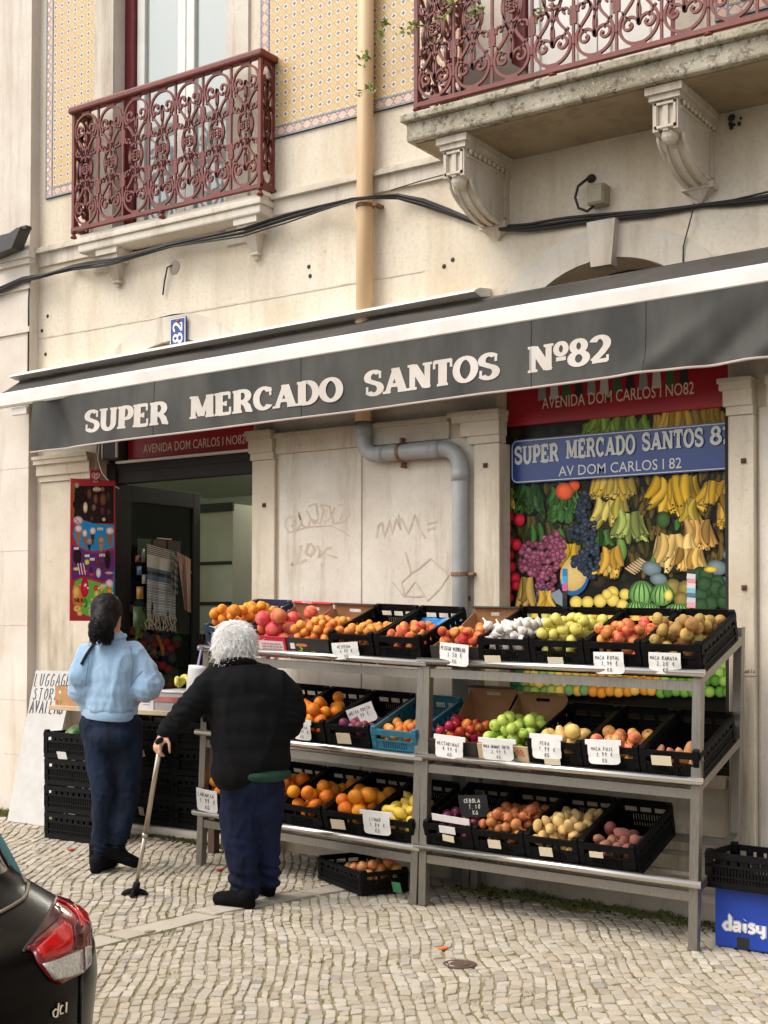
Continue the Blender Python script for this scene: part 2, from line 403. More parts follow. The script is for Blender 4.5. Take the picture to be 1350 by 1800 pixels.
def mat_lichen():
    m, t, b = newmat('lichen_stone'); co = coords(t)
    sp = nz(t, co, 26, 6, .75); big = nz(t, co, 3, 4, .6); v = nz(t, co, 60, 4, .7)
    c = mix(t, ramp(t, big, .4, .65), S(184,175,156), S(150,139,116))
    c = mix(t, ramp(t, sp, .50, .64), c, S(92,87,74))
    c = mix(t, ramp(t, v, .58, .66), c, S(206,200,186))
    t.links.new(c, b.inputs['Base Color']); b.inputs['Roughness'].default_value = .95; bump(t, b, sp, .7, .008); return m
def mat_tiles(border=False):
    m, t, b = newmat('azulejo_border' if border else 'azulejo'); co = coords(t)
    sx = N(t, 'SeparateXYZ'); t.links.new(co, sx.inputs[0]); X, Z = sx.outputs[0], sx.outputs[2]
    def cell(v, s, o=0): return mth(t, 'SUBTRACT', mth(t, 'FRACT', mth(t, 'ADD', mth(t, 'MULTIPLY', v, 1/s), 100.0+o)), .5)
    lt = lambda a, k: mth(t, 'LESS_THAN', a, k)
    ab = lambda a: mth(t, 'ABSOLUTE', a)
    wear = ramp(t, nz(t, co, 16, 5, .7), .35, .75)
    if border:
        u, v = ab(cell(X, .07)), ab(cell(Z, .07))
        c = mix(t, wear, S(214,186,162), S(196,160,134))
        dia = mth(t, 'ADD', u, v)
        c = mix(t, lt(ab(mth(t, 'SUBTRACT', dia, .42)), .08), c, S(140,122,132))
        c = mix(t, lt(dia, .14), c, S(238,228,214))
    else:
        u, v = ab(cell(X, .07)), ab(cell(Z, .07)); dia = mth(t, 'ADD', u, v); mx = mth(t, 'MAXIMUM', u, v); mn = mth(t, 'MINIMUM', u, v)
        c = mix(t, wear, S(198,168,116), S(186,152,98))
        ring = lt(ab(mth(t, 'SUBTRACT', dia, .72)), .07); c = mix(t, ring, c, S(206,182,136))
        c = mix(t, lt(ab(mth(t, 'SUBTRACT', u, v)), .03), c, S(204,178,130))
        d2 = mth(t, 'SQRT', mth(t, 'ADD', mth(t, 'MULTIPLY', u, u), mth(t, 'MULTIPLY', v, v)))
        c = mix(t, lt(dia, .35), c, S(222,210,188)); c = mix(t, lt(d2, .22), c, S(222,210,188))
        star = mth(t, 'ADD', mth(t, 'MULTIPLY', mn, 2.4), mx); c = mix(t, lt(star, .27), c, S(88,94,126))
        gx = ab(cell(X, .14, .25)); gzz = ab(cell(Z, .14, .25)); g = mth(t, 'GREATER_THAN', mth(t, 'MAXIMUM', gx, gzz), .488)
        c = mix(t, mth(t, 'MULTIPLY', g, .55), c, S(170,128,74))
    st = nz(t, co, 2.2, 5, .7); c = mix(t, mth(t, 'MULTIPLY', ramp(t, st, .55, .8), .35), c, S(186,130,70))
    t.links.new(c, b.inputs['Base Color']); b.inputs['Roughness'].default_value = .28; b.inputs['Specular IOR Level'].default_value = .5
    bump(t, b, nz(t, co, 30, 3), .15, .003); return m
PLA = mat_plaster(); STO = mat_stone(); STD = mat_stone('grimy_limestone', (210,199,180), (188,172,148), (128,108,82), .7); LIC = mat_lichen()
PIL = mat_stone('pale_painted_stone', (220,210,197), (206,193,177), (178,158,134), .6)
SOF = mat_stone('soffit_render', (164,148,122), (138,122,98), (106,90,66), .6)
TIL = mat_tiles(); TIB = mat_tiles(True)
TBL = M('border_blue_glaze', S(116,120,132), S(146,146,148), .3, scale=30)
RED = M('oxide_red_paint', S(120,49,36), S(97,38,28), .45, scale=14, bmp=.15, bscale=60)
RDK = M('oxide_red_frame', S(112,28,30), S(96,24,26), .5, scale=10)
WHT = M('white_window_paint', S(226,224,216), S(214,210,200), .4, scale=5)
BLK = M('black_frame', S(26,25,23), S(34,32,29), .5, scale=9)
def mat_glass(name='window_glass', tint=(150,158,150)):
    m, t, b = newmat(name); b.inputs['Base Color'].default_value = S(*tint); b.inputs['Roughness'].default_value = .06
    b.inputs['Specular IOR Level'].default_value = 1.0; b.inputs['Coat Weight'].default_value = 1; return m
GLS = mat_glass()

# ------------------------------------------------------------------ the building
bld = thing('building', 'old cream corner house with tiled upper walls above the grocery', 'building', (-5, .2, 0))
WX0, WX1, WZ1, TH_ = -13.0, 4.0, 8.2, .34
DOOR = (-7.08, -5.62, .10, 2.83, .62); SHOPW = (-3.80, -2.43, .72, 2.83, .68)
UP1 = (-6.92, -5.85, 4.12, 8.3, 0); UP2 = (-3.76, -2.70, 4.34, 8.3, 0)
OPEN = [DOOR, SHOPW, UP1, UP2]
mb = MB()
xs = sorted({WX0, WX1} | {o[0] for o in OPEN} | {o[1] for o in OPEN}); zs = sorted({-.5, 3.6, WZ1} | {o[2] for o in OPEN} | {min(o[3], WZ1) for o in OPEN})
for i in range(len(xs)-1):
    for j in range(len(zs)-1):
        x, z = (xs[i]+xs[i+1])/2, (zs[j]+zs[j+1])/2; a0, a1, b0, b1 = xs[i], xs[i+1], zs[j], zs[j+1]
        op = None; ar = None
        for o in OPEN:
            if o[0] < x < o[1]:
                if o[2] < z < o[3]: op = o
                elif o[4] and o[3] < z < 3.6: ar = o
        if op: continue
        if ar:
            continue
        mb.add([(a0,0,b0),(a1,0,b0),(a1,0,b1),(a0,0,b1)], [(0,1,2,3)])
for ar in (DOOR, SHOPW):
    cx = (ar[0]+ar[1])/2; a = (ar[1]-ar[0])/2; n = 24
    ps = [(cx+a*cos(pi*k/n), ar[3]+ar[4]*sin(pi*k/n)) for k in range(n+1)]
    for k in range(n):
        p, q = ps[k], ps[k+1]
        mb.add([(p[0],0,p[1]),(p[0],0,3.6),(q[0],0,3.6),(q[0],0,q[1])], [(3,2,1,0)])
        mb.add([(p[0],0,p[1]),(q[0],0,q[1]),(q[0],TH_,q[1]),(p[0],TH_,p[1])], [(0,1,2,3)])
for o in OPEN:
    x0, x1, z0, z1, h = o; z1 = min(z1, WZ1)
    mb.add([(x0,0,z0),(x0,0,z1),(x0,TH_,z1),(x0,TH_,z0)], [(0,1,2,3)]); mb.add([(x1,0,z0),(x1,TH_,z0),(x1,TH_,z1),(x1,0,z1)], [(0,1,2,3)])
    mb.add([(x0,0,z0),(x0,TH_,z0),(x1,TH_,z0),(x1,0,z0)], [(0,1,2,3)])
# return walls, roof and back so that the house is closed
mb.add([(WX0,0,-.5),(WX0,6,-.5),(WX0,6,WZ1),(WX0,0,WZ1)], [(0,1,2,3)]); mb.add([(WX1,0,-.5),(WX1,0,WZ1),(WX1,6,WZ1),(WX1,6,-.5)], [(0,1,2,3)])
mb.add([(WX0,6,-.5),(WX1,6,-.5),(WX1,6,WZ1),(WX0,6,WZ1)], [(0,1,2,3)]); mb.add([(WX0,0,WZ1),(WX0,6,WZ1),(WX1,6,WZ1),(WX1,0,WZ1)], [(0,1,2,3)])
mb.build('wall', PLA, bld)

def part(name, mats, fn, parent=bld, smooth=None, label=None):
    b = MB(); fn(b); o = b.build(name, mats, parent, smooth)
    if label: o['label'] = label
    return o
# tiled panels with their borders
def panel(x0, x1, z0, left=True, right=True):
    def f(b):
        y = -.012; bw = .075; zt = WZ1
        xa = x0+(bw if left else 0); xb = x1-(bw if right else 0)
        b.m = 0; b.box((xa, y, z0+bw), (xb, -.0005, zt))
        b.m = 1; e = -.0135
        b.box((x0, e, z0), (x1, -.0007, z0+bw))
        if left: b.box((x0, e, z0+bw), (xa, -.0007, zt))
        if right: b.box((xb, e, z0+bw), (x1, -.0007, zt))
        b.m = 2; q = -.0155
        for (p0, p1) in ([(x0, x0+.012), (xa-.012, xa)] if left else [])+([(x1-.012, x1), (xb, xb+.012)] if right else []): b.box((p0, q, z0+.012), (p1, -.001, zt))
        b.box((x0, q-.0004, z0), (x1, -.001, z0+.012)); b.box((xa, q-.0004, z0+bw-.012), (xb, -.001, z0+bw))
    return part('tile_panel', [TIL, TIB, TBL], f)
panel(-7.62, -7.03, 4.65, True, True); panel(-5.565, -3.93, 4.655, True, True); panel(-2.49, 3.9, 4.66, True, False)
# stone surrounds of the upper doors
for (a, b_) in ((UP1, .185), (UP2, .17)):
    part('stone_surround', STO, lambda b: b.box((a[0]-b_, -.02, a[2]-.1), (a[0]+.004, .09, WZ1))); part('stone_surround', STO, lambda b: b.box((a[1]-.004, -.02, a[2]-.1), (a[1]+b_, .09, WZ1)))
# string course
def course(b, x0, x1, y=0):
    b.box((x0, y-.022, 4.15), (x1, y+.01, 4.247)); b.box((x0, y-.05, 4.247), (x1, y+.01, 4.272)); b.box((x0, y-.034, 4.272), (x1, y+.01, 4.29))
part('string_course', STO, lambda b: (course(b, -7.70, -7.127), course(b, -5.448, -4.02), b.box((-7.7, -.004, 3.62), (-4.3, .01, 3.63))))
# projecting corner pilaster at the left
def cpil(b):
    b.box((WX0, -.085, -.5), (-7.70, .01, 3.80)); b.box((WX0, -.085, 3.80), (-7.70, .01, WZ1))
    for z0, z1, y in ((3.66, 3.70, -.1), (3.98, 4.04, -.105), (4.04, 4.16, -.1), (4.16, 4.2, -.125), (4.2, 4.25, -.145), (4.25, 4.29, -.12)):
        b.box((WX0, y, z0), (-7.70+(-.085-y)*.9, -.084, z1))
    for z in (.55, .95, 1.5, 2.05, 2.66): b.box((WX0, -.0872, z), (-7.70, -.084, z+.006))
part('corner_pilaster', PIL, cpil)
# ground-floor pilasters with capitals
def capital(b, x0, x1, zb, y, l=.05, r=.05):
    for z0, z1, d in ((zb, zb+.045, .014), (zb+.045, zb+.125, .03), (zb+.125, zb+.16, .05), (zb+.16, zb+.185, .06)):
        b.box((x0-d*l/.05, y-d, z0), (x1+d*r/.05, .02, z1))
def pilaster(x0, x1, y, zb, l=.05, r=.05, zbase=0., label=None, depth=0):
    p = part('pilaster', STD, lambda b: (b.bbox((x0, y, zbase-.1), (x1, .005+depth, zb), .006)), label=label)
    c = MB(); capital(c, x0, x1, zb, y, l, r); c.build('capital', STD, p)
    g = MB()
    for z in (1.8, 1.06, 2.3, .55): 
        g.lathe([(.008, 0), (.018, .001), (.016, .004), (.004, .0045)], 10, (0,0,0))
    return p
pilaster(-7.64, -7.10, -.02, 2.55, .03, .0)
pilaster(-5.61, -5.42, -.03, 2.57, .012, 0)
pilaster(-3.93, -3.76, -.045, 2.55, .12, .02, depth=.08)
pilaster(-2.405, -2.275, -.06, 2.58, .035, .0, depth=.08)
for a_, c_ in (((-5.395, -.012, .12), (-4.75, .004, 2.60)), ((-4.742, -.012, .12), (-3.935, .004, 2.60)), ((-2.262, -.02, -.1), (1.5, .004, 2.62)), ((-7.7, -.006, .1), (-7.645, .004, 2.7))): part('wall_panel', STO, lambda b: b.bbox(a_, c_, .004))
part('lintel_band', STD, lambda b: (b.box((-5.415, -.03, 2.60), (-4.11, .004, 2.701)), b.box((-5.415, -.05, 2.70), (-4.11, .004, 2.73))))
part('lintel_band', STD, lambda b: (b.box((-2.2, -.08, 2.6), (1.5, .004, 2.721)), b.box((-2.2, -.11, 2.72), (1.5, .004, 2.765))))
# stone under the shop window, base ledge, door step
part('window_apron', STD, lambda b: (b.box((-3.755, -.005, -.1), (-3.12, .3, .66)), b.box((-3.112, -.005, -.1), (-2.435, .3, .66)), b.bbox((-3.755, -.05, .66), (-2.435, .3, .722), .012)))
part('base_ledge', STD, lambda b: (b.bbox((-3.93, -.10, -.1), (1.5, .002, .115), .03), b.bbox((-5.6, -.07, -.1), (-3.95, .002, .2), .03)))
part('door_step', STO, lambda b: b.bbox((-7.09, -.19, -.1), (-5.61, .3, .165), .035))
# arches
def archring(cx, zs_, ai, bi, ao, bo, y, key=None):
    def f(b):
        n = 24; a0, a1 = 8, 172
        for k in range(n):
            t0, t1 = radians(a0+(a1-a0)*k/n), radians(a0+(a1-a0)*(k+1)/n)
            pi0, pi1 = (cx+ai*cos(t0), zs_+bi*sin(t0)), (cx+ai*cos(t1), zs_+bi*sin(t1)); po0, po1 = (cx+ao*cos(t0), zs_+bo*sin(t0)), (cx+ao*cos(t1), zs_+bo*sin(t1))
            b.add([(p[0], y, p[1]) for p in (pi0, po0, po1, pi1)]+[(p[0], .03, p[1]) for p in (pi0, po0, po1, pi1)], [(0,1,2,3),(1,5,6,2),(0,3,7,4)])
    r = part('stone_arch', STO, f)
    if key:
        b = MB(); z0, z1, w0, w1 = key
        b.prism([(cx-w0, y-.05, z0), (cx+w0, y-.05, z0), (cx+w1, y-.05, z1), (cx-w1, y-.05, z1)], (0, .08, 0)); b.build('keystone', STO, r)
archring(-3.115, 2.83, .687, .682, .86, .86, -.02, (3.46, 3.71, .06, .085))
archring(-6.35, 2.83, .732, .622, .86, .80, -.004)
part('fanlight', [BLK, M('dark_fanlight_glass', S(70,48,36), S(40,30,24), .25, scale=4)], lambda b: (b.box((-3.8, .22, 2.83), (-2.43, .26, 2.9)), setattr(b, 'm', 1), b.box((-3.85, .27, 2.75), (-2.4, .28, 3.58)), b.box((-7.1, .2, 2.95), (-5.6, .22, 3.5))))
# ------------------------------------------------------------------ wrought-iron railings
def spiral(cx, cz, r0, r1, a0, a1, n=22):
    return [(cx+(r0+(r1-r0)*i/n)*cos(radians(a0+(a1-a0)*i/n)), cz+(r0+(r1-r0)*i/n)*sin(radians(a0+(a1-a0)*i/n))) for i in range(n+1)]
def bez(p0, p1, p2, p3, n=8):
    return [tuple((1-t)**3*a+3*(1-t)**2*t*b+3*(1-t)*t*t*c+t**3*d for a, b, c, d in zip(p0, p1, p2, p3)) for t in [i/n for i in range(1, n+1)]]
def iron_module(w, h):
    """strokes of one bay, x in [-w/2, w/2], z in [0, h]"""
    st = []; k = w/.24
    for end in (0, 1):
        s = 1 if end else -1; zc = h/2
        def T(p): return (p[0]*k, zc+s*p[1]*h/.82)
        for sd in (-1, 1):
            def Q(pts): return [T((sd*p[0], p[1])) for p in pts]
            # small scroll that swings out into the wide hoop and back to the neighbour bar
            a = spiral(.052, .288, .011, .049, 230, -190, 28)
            a += bez(a[-1], (a[-1][0]-.004, .25), (.012, .225), (.0, .185), 8)
            st.append((Q(a), .0068))
            b = [(0, .392)]+[(x, z) for x, z in arc(0, .29, .104, 88, -42, 14)]
            b += bez(b[-1], (.055, .19), (.02, .16), (.022, .12), 8) + bez((.022, .12), (.024, .095), (.06, .085), (.066, .115), 8)
            st.append((Q(b), .0072))
            st.append((Q(spiral(.073, .118, .008, .024, 90, 400, 14)+[(.105, .13)]), .006))
            st.append((Q([(.05, .262), (.072, .238), (.092, .208)]), .005))
            # curve that runs to the rosette ring
            st.append((Q([(.108, .20)]+bez((.108, .20), (.10, .15), (.115, .12), (.108, .10), 5)), .006))
            st.append((Q([(.0, .16)]+bez((.0, .16), (.03, .12), (.055, .06), (.047, .0), 10)), .006))
        st.append(([T((0, .20)), T((0, .165)), T((0, .12)), T((0, .05))], .0055))
    zc = h/2
    st.append(([(x*k, z+zc) for x, z in arc(0, 0, .034, 0, 360, 16)], .006))
    st.append(([(x*k, z+zc) for x, z in arc(0, 0, .060, 0, 360, 20, .088)], .0055))
    for a in (45, 135, 225, 315, 0, 180): st.append(([(.010*cos(radians(a))*k, zc+.01*sin(radians(a))), (.040*cos(radians(a))*k, zc+.04*sin(radians(a)))], .004))
    return st
def iron_bay(b, O, U, w, h, Nn):
    """O: foot of the bay's middle; U: unit direction along the rail; Nn: rail normal"""
    O = Vector(O); U = Vector(U); Z = Vector((0,0,1))
    for pts, r in iron_module(w, h):
        b.rib([O+U*x+Z*z for x, z in pts], (r*1.0, .0075), Nn)
    for z0, z1, w0, w1 in ((-.002, .024, .045, .03), (h-.024, h+.002, .03, .045)):
        q = [O+U*(-w0)+Z*z0, O+U*w0+Z*z0, O+U*w1+Z*z1, O-U*w1+Z*z1]; n = Vector(Nn)*.008
        b.prism([p-n for p in q], n*2)
    for z in (.10, h-.10):
        for sx in (-1, 1): b.ell(O+U*(sx*w*.5)+Z*z, .011, 6, 4)
    for sx in (-.045, .045):
        for z in (.118, h-.118): b.ell(O+U*(sx*w/.24)+Z*z, .011, 6, 4)
def railing(parent, x0, x1, yf, z0, z1, nb, nside):
    h = z1-.05-(z0+.012)
    def front(b):
        w = (x1-x0)/nb
        for i in range(nb): iron_bay(b, (x0+w*(i+.5), yf, z0+.012), (1,0,0), w, h, (0,1,0))
        for i in range(nb+1): b.box((x0+w*i-.007, yf-.007, z0), (x0+w*i+.007, yf+.007, z1-.04))
    def side(x):
        def f(b):
            w = (-yf-.02)/nside
            for i in range(nside): iron_bay(b, (x, yf+w*(i+.5), z0+.012), (0,1,0), w, h, (1,0,0))
            b.box((x-.008, -.03, z0-.02), (x+.008, -.012, z1-.03))
        return f
    part('railing_panel', RED, front, parent)
    for x in (x0, x1): part('railing_panel', RED, side(x), parent)
    def hr(b):
        b.bbox((x0-.035, yf-.035, z1-.042), (x1+.035, yf+.035, z1+.008), .014)
        for x in (x0, x1): b.bbox((x-.034, yf+.02, z1-.0415), (x+.034, -.002, z1+.0075), .014)
    part('handrail', RED, hr, parent)
    def br(b):
        b.box((x0-.012, yf-.016, z0-.012), (x1+.012, yf+.016, z0+.012))
        for x in (x0, x1): b.box((x-.0155, yf+.01, z0-.0122), (x+.0155, -.002, z0+.0118))
        for x in (x0, x1):
            b.box((x-.012, yf-.012, z0), (x+.012, yf+.012, z1-.03))
        k = 3 if nb < 9 else 5
        for i in range(k):
            x = x0+(x1-x0)*i/(k-1); b.lathe([(.012,-.012),(.022,-.016),(.022,-.022),(.012,-.03),(.018,-.045),(.024,-.052),(.02,-.06),(.008,-.064)], 10, (x, yf, z0))
    part('bottom_rail', RED, br, parent)

def slab1(b):
    b.bbox((-7.125, -.15, 4.137), (-5.45, .02, 4.20), .012); b.bbox((-7.14, -.165, 4.196), (-5.435, .02, 4.232), .006); b.bbox((-7.12, -.135, 4.229), (-5.455, .02, 4.272), .01)
bal1 = part('balcony', STO, slab1, label='narrow balcony with red scrolled iron railing left of the drainpipe')
railing(bal1, -7.165, -5.45, -.15, 4.308, 5.178, 7, 1)
for x0, x1 in ((-6.945, -6.765), (-5.675, -5.505)):
    def f(b, x0=x0, x1=x1):
        xm = (x0+x1)/2; w = (x1-x0)/2
        b.box((x0-.012, -.135, 4.095), (x1+.012, .02, 4.138)); b.box((x0, -.115, 4.045), (x1, .02, 4.0952))
        vs = [(xm-w*.62,-.10,4.046),(xm+w*.62,-.10,4.046),(xm+w*.62,.01,4.046),(xm-w*.62,.01,4.046),(xm-w*.28,-.035,3.925),(xm+w*.28,-.035,3.925),(xm+w*.28,.01,3.925),(xm-w*.28,.01,3.925)]
        b.add(vs, [(0,4,5,1),(1,5,6,2),(3,7,4,0),(4,7,6,5)]); b.box((xm-w*.45, -.05, 3.912), (xm+w*.45, .01, 3.926))
        b.box((xm-w*.2, -.03, 3.885), (xm+w*.2, .01, 3.913))
    part('bracket', STO, f, bal1)

def slab2(b):
    b.m = 0; b.bbox((-4.06, -.565, 4.178), (-.6, .02, 4.29), .014); b.bbox((-4.08, -.60, 4.283), (-.58, .02, 4.325), .008)
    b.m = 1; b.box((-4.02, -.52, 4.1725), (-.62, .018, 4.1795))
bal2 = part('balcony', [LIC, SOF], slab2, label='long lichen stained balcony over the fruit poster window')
railing(bal2, -4.03, -.65, -.50, 4.395, 5.25, 14, 2)
def console(x0, x1):
    def f(b):
        xm = (x0+x1)/2
        b.box((x0-.03, -.53, 4.135), (x1+.03, .01, 4.173)); b.box((x0-.015, -.515, 4.105), (x1+.015, .01, 4.1352))
        # side profile: block in front, then a quarter sweep down to the wall
        def side(ofs): 
            pr = [(-.50+ofs, 4.106), (-.50+ofs, 3.955+ofs), (-.40, 3.945+ofs)]
            pr += [(-.05-.34*cos(radians(a))**1.0, 3.945+ofs-.0-(.16)*sin(radians(a))) for a in range(8, 90, 9)]
            pr += [(-.05, 3.80+ofs*.5), (.008, 3.80+ofs*.5), (.008, 4.106)]; return pr
        def pol(x, ofs): return [(x, y, z) for y, z in side(ofs)]
        w3 = (x1-x0)/5
        for i in range(5):
            ofs = 0 if i % 2 == 0 else .014
            b.prism(pol(x0+w3*i, ofs), (w3, 0, 0))
        b.ell((xm, -.44, 3.945), (.045, .05, .045), 12, 8)
        b.box((x0-.02, -.085, 3.775), (x1+.02, .008, 3.806)); b.prism([(x0, -.07, 3.776), (x1, -.07, 3.776), (xm, -.02, 3.72)], (0, .08, 0))
        # raised frame on the front block and ribs on the cheeks
        for (a, c, d, e) in ((x0+.01, x0+.022, 3.968, 4.095), (x1-.022, x1-.01, 3.968, 4.095)): b.box((a, -.507, d), (c, -.498, e))
        b.box((x0+.01, -.507, 4.083), (x1-.01, -.4981, 4.095)); b.box((x0+.01, -.507, 3.968), (x1-.01, -.4981, 3.98))
        for s, x in ((-1, x0), (1, x1)):
            q = x+s*.008
            b.box((min(x, q), -.47, 4.06), (max(x, q), .005, 4.075))
            b.box((min(x, q), -.06, 3.83), (max(x, q), -.03, 4.06))
            b.tube([(x, -.05-.385*cos(radians(a)), 3.965-.15*sin(radians(a))) for a in range(5, 90, 8)], .01, 6)
        for i in range(9):
            y = -.45+i*.05; b.ell((x1+.012, y, 4.092), (.012, .018, .016), 8, 5)
    return f
for x0 in (-3.855, -2.63, -1.40): part('bracket', STO, console(x0, x0+.133), bal2)

# ------------------------------------------------------------------ upper doors
def up_door(o, solid):
    x0, x1, z0, z1, _ = o; y = .16
    fr = part('balcony_door', RDK, lambda b: (b.box((x0, y-.06, z0), (x0+.085, y+.03, WZ1)), b.box((x1-.03 if not solid else x1-.08, y-.06, z0), (x1, y+.03, WZ1)), b.box((x0, y-.06, z0), (x1, y+.03, z0+.05))))
    xa, xb = x0+.09, x1-(.035 if not solid else .085); xm = (xa+xb)/2
    def leaf(a, c):
        def f(b):
            s = .075
            for p0, p1 in (((a, y-.03, z0+.05), (a+s, y+.02, WZ1)), ((c-s, y-.03, z0+.05), (c, y+.02, WZ1)), ((a+s, y-.03, z0+.05), (c-s, y+.02, z0+.17))): b.bbox(p0, p1, .005)
            if solid:
                b.box((a+s, y-.01, z0+.17), (c-s, y+.015, z0+.95)); b.bbox((a+s+.05, y-.022, z0+.24), (c-s-.05, y, z0+.86), .01); b.bbox((a+s, y-.03, z0+.95), (c-s, y+.02, z0+1.03), .005)
            else: b.bbox((a+s, y-.03, z0+.17), (c-s, y+.02, z0+.2), .004)
        l = part('door_leaf', WHT, f, fr)
        return l
    for a, c in ((xa, xm-.003), (xm+.003, xb)):
        l = leaf(a, c)
    part('glass_pane', GLS, lambda b: b.box((xa+.07, y-.004, z0+(1.03 if solid else .2)), (xb-.07, y+.004, WZ1)), fr)
    part('dark_room', BLK, lambda b: b.box((x0-.02, .5, z0), (x1+.02, .52, WZ1)), fr)
    part('curtain', M('net_curtain', S(186,190,184), S(160,166,160), .9, scale=4, stretch=(14,1,.4)), lambda b: b.box((xa, .24, z0), (xb, .245, WZ1)), fr)
up_door(UP1, False); up_door(UP2, True)

# ------------------------------------------------------------------ shop interior, seen through the open door
ROOM = M('shop_wall_green', S(176,184,164), S(162,172,152), .8, scale=2); CEI = M('shop_ceiling', S(190,194,178), None, .8); FLO = M('shop_floor_tiles', S(120,108,92), S(100,90,78), .5, scale=5)
def room(b):
    x0, x1, y0, y1, z0, z1 = -10.5, -4.3, TH_+.01, 5.0, .16, 2.98
    b.m = 0; b.add([(x0,y1,z0),(x1,y1,z0),(x1,y1,z1),(x0,y1,z1)], [(0,1,2,3)]); b.add([(x0,y0,z0),(x0,y1,z0),(x0,y1,z1),(x0,y0,z1)], [(0,1,2,3)]); b.add([(x1,y1,z0),(x1,y0,z0),(x1,y0,z1),(x1,y1,z1)], [(0,1,2,3)])
    b.add([(x0,y0,z0),(-7.08,y0,z0),(-7.08,y0,z1),(x0,y0,z1)], [(3,2,1,0)]); b.add([(-5.62,y0,z0),(x1,y0,z0),(x1,y0,z1),(-5.62,y0,z1)], [(3,2,1,0)])
    b.m = 1; b.add([(x0,y0,z1),(x0,y1,z1),(x1,y1,z1),(x1,y0,z1)], [(0,1,2,3)]); b.m = 2; b.add([(x0,y0,z0),(x1,y0,z0),(x1,y1,z0),(x0,y1,z0)], [(0,1,2,3)])
part('shop_room', [ROOM, CEI, FLO], room)
DWD = M('dark_door_wood', S(30,26,23), S(42,36,30), .75, scale=10, stretch=(1,1,.2))
def dframe(b):
    b.box((-7.08, .10, .16), (-7.0, .22, 2.66)); b.box((-5.68, .14, .16), (-5.62, .22, 2.52)); b.box((-7.0, .13, 2.52), (-5.62, .22, 2.60)); b.box((-7.08, .12, 2.60), (-5.62, .2, 2.66)); b.box((-7.08, .2, 2.66), (-5.62, .24, 3.0))
drf = part('door_frame', DWD, dframe)
def leaf(b):
    b.m = 0; x = -7.03
    for y0, y1, z0, z1 in ((.2, .28, .18, 2.52), (.94, 1.02, .18, 2.52), (.28, .94, .18, .34), (.28, .94, 2.40, 2.52)): b.bbox((x-.022, y0, z0), (x+.022, y1, z1), .004)
    b.m = 1; b.box((x-.004, .28, .34), (x+.004, .94, 2.40))
DGL = M('dark_door_glass', S(22,24,22), None, .08, spec=.8)
dl = part('door', [DWD, DGL], leaf, label='dark glazed door standing open into the shop')
part('door_handle', M('brass', S(170,140,80), None, .3, metal=1), lambda b: (b.tube([(-7.0, .97, 1.18), (-6.96, .97, 1.18), (-6.955, .86, 1.18)], .009, 8), b.box((-7.008, .955, 1.1), (-7.0, .985, 1.26))), dl)
for m_, p0, p1 in ((M('no_entry_sticker', S(120,60,50), S(90,84,76), .5, scale=40), (.52, 2.0), (.66, 2.14)), (M('brown_sticker', S(96,66,54), S(80,72,62), .5, scale=40), (.68, 2.0), (.82, 2.14)), (M('green_sticker', S(60,90,50), None, .5), (.36, 2.0), (.5, 2.14)), (M('white_sticker', S(200,190,170), None, .5), (.56, 2.145), (.72, 2.155)), (M('pale_sticker', S(196,186,168), None, .5), (.86, 1.90), (.98, 1.915))):
    part('sticker', m_, lambda b: b.box((-7.0255, p0[0], p0[1]), (-7.0243, p1[0], p1[1])), dl)
# white cabinet, dark shelf unit and wire of the shop
cab = thing('cabinet', 'tall pale cabinet with dark seams inside the shop doorway', 'cabinet', (-7.1, 1.5, .16))
part('cabinet_body', M('cabinet_white', S(206,206,190), S(190,190,172), .5, scale=2), lambda b: b.box((-7.36, 1.3, .16), (-6.92, 1.75, 2.46)), cab)
part('seam', BLK, lambda b: [b.box((-7.35, 1.285, z), (-6.93, 1.3005, z+.028)) for z in (1.98, 1.66, 1.32)]+[b.box((-7.37, 1.28, 2.40), (-6.91, 1.3006, 2.47))], cab)
shf = thing('shop_shelf', 'dark shelf unit full of goods deep inside the shop', 'shelf', (-6.9, 2.2, .16))
SHM = M('shelf_metal', S(60,58,54), None, .5, metal=.3)
part('shelf_back', M('shelf_back_panel', S(40,36,32), None, .7), lambda b: b.box((-8.6, 2.25, .16), (-6.2, 2.3, 2.42)), shf)
for z in (.5, .95, 1.4, 1.72, 2.05): part('shelf_board', M('shelf_edge', S(170,168,160), None, .5), lambda b: b.box((-8.6, 1.9, z), (-6.2, 2.25, z+.03)), shf)
GOODS = [M('pack_'+n, S(*c), None, .5) for n, c in (('red',(150,40,36)),('green',(50,96,50)),('white',(190,186,176)),('blue',(50,70,120)),('amber',(170,110,50)))]
for z in (.53, .98, 1.43, 1.75, 2.08):
    x = -7.9
    while x < -6.3:
        wdt = R.uniform(.06, .12); h = R.uniform(.12, .24); b = MB()
        if R.random() < .5: b.bbox((x, 1.96, z), (x+wdt, 2.1, z+h), .006)
        else: b.lathe([(wdt*.42,0),(wdt*.45,.01),(wdt*.45,h*.65),(wdt*.2,h*.8),(wdt*.18,h),(0.01,h)], 10, (x+wdt/2, 2.02, z))
        o = b.build('grocery_pack', R.choice(GOODS)); tag(o, 'small grocery packet on the dark shelves inside the shop', 'packet', 'groceries on the shop shelves'); x += wdt+R.uniform(.01, .05)
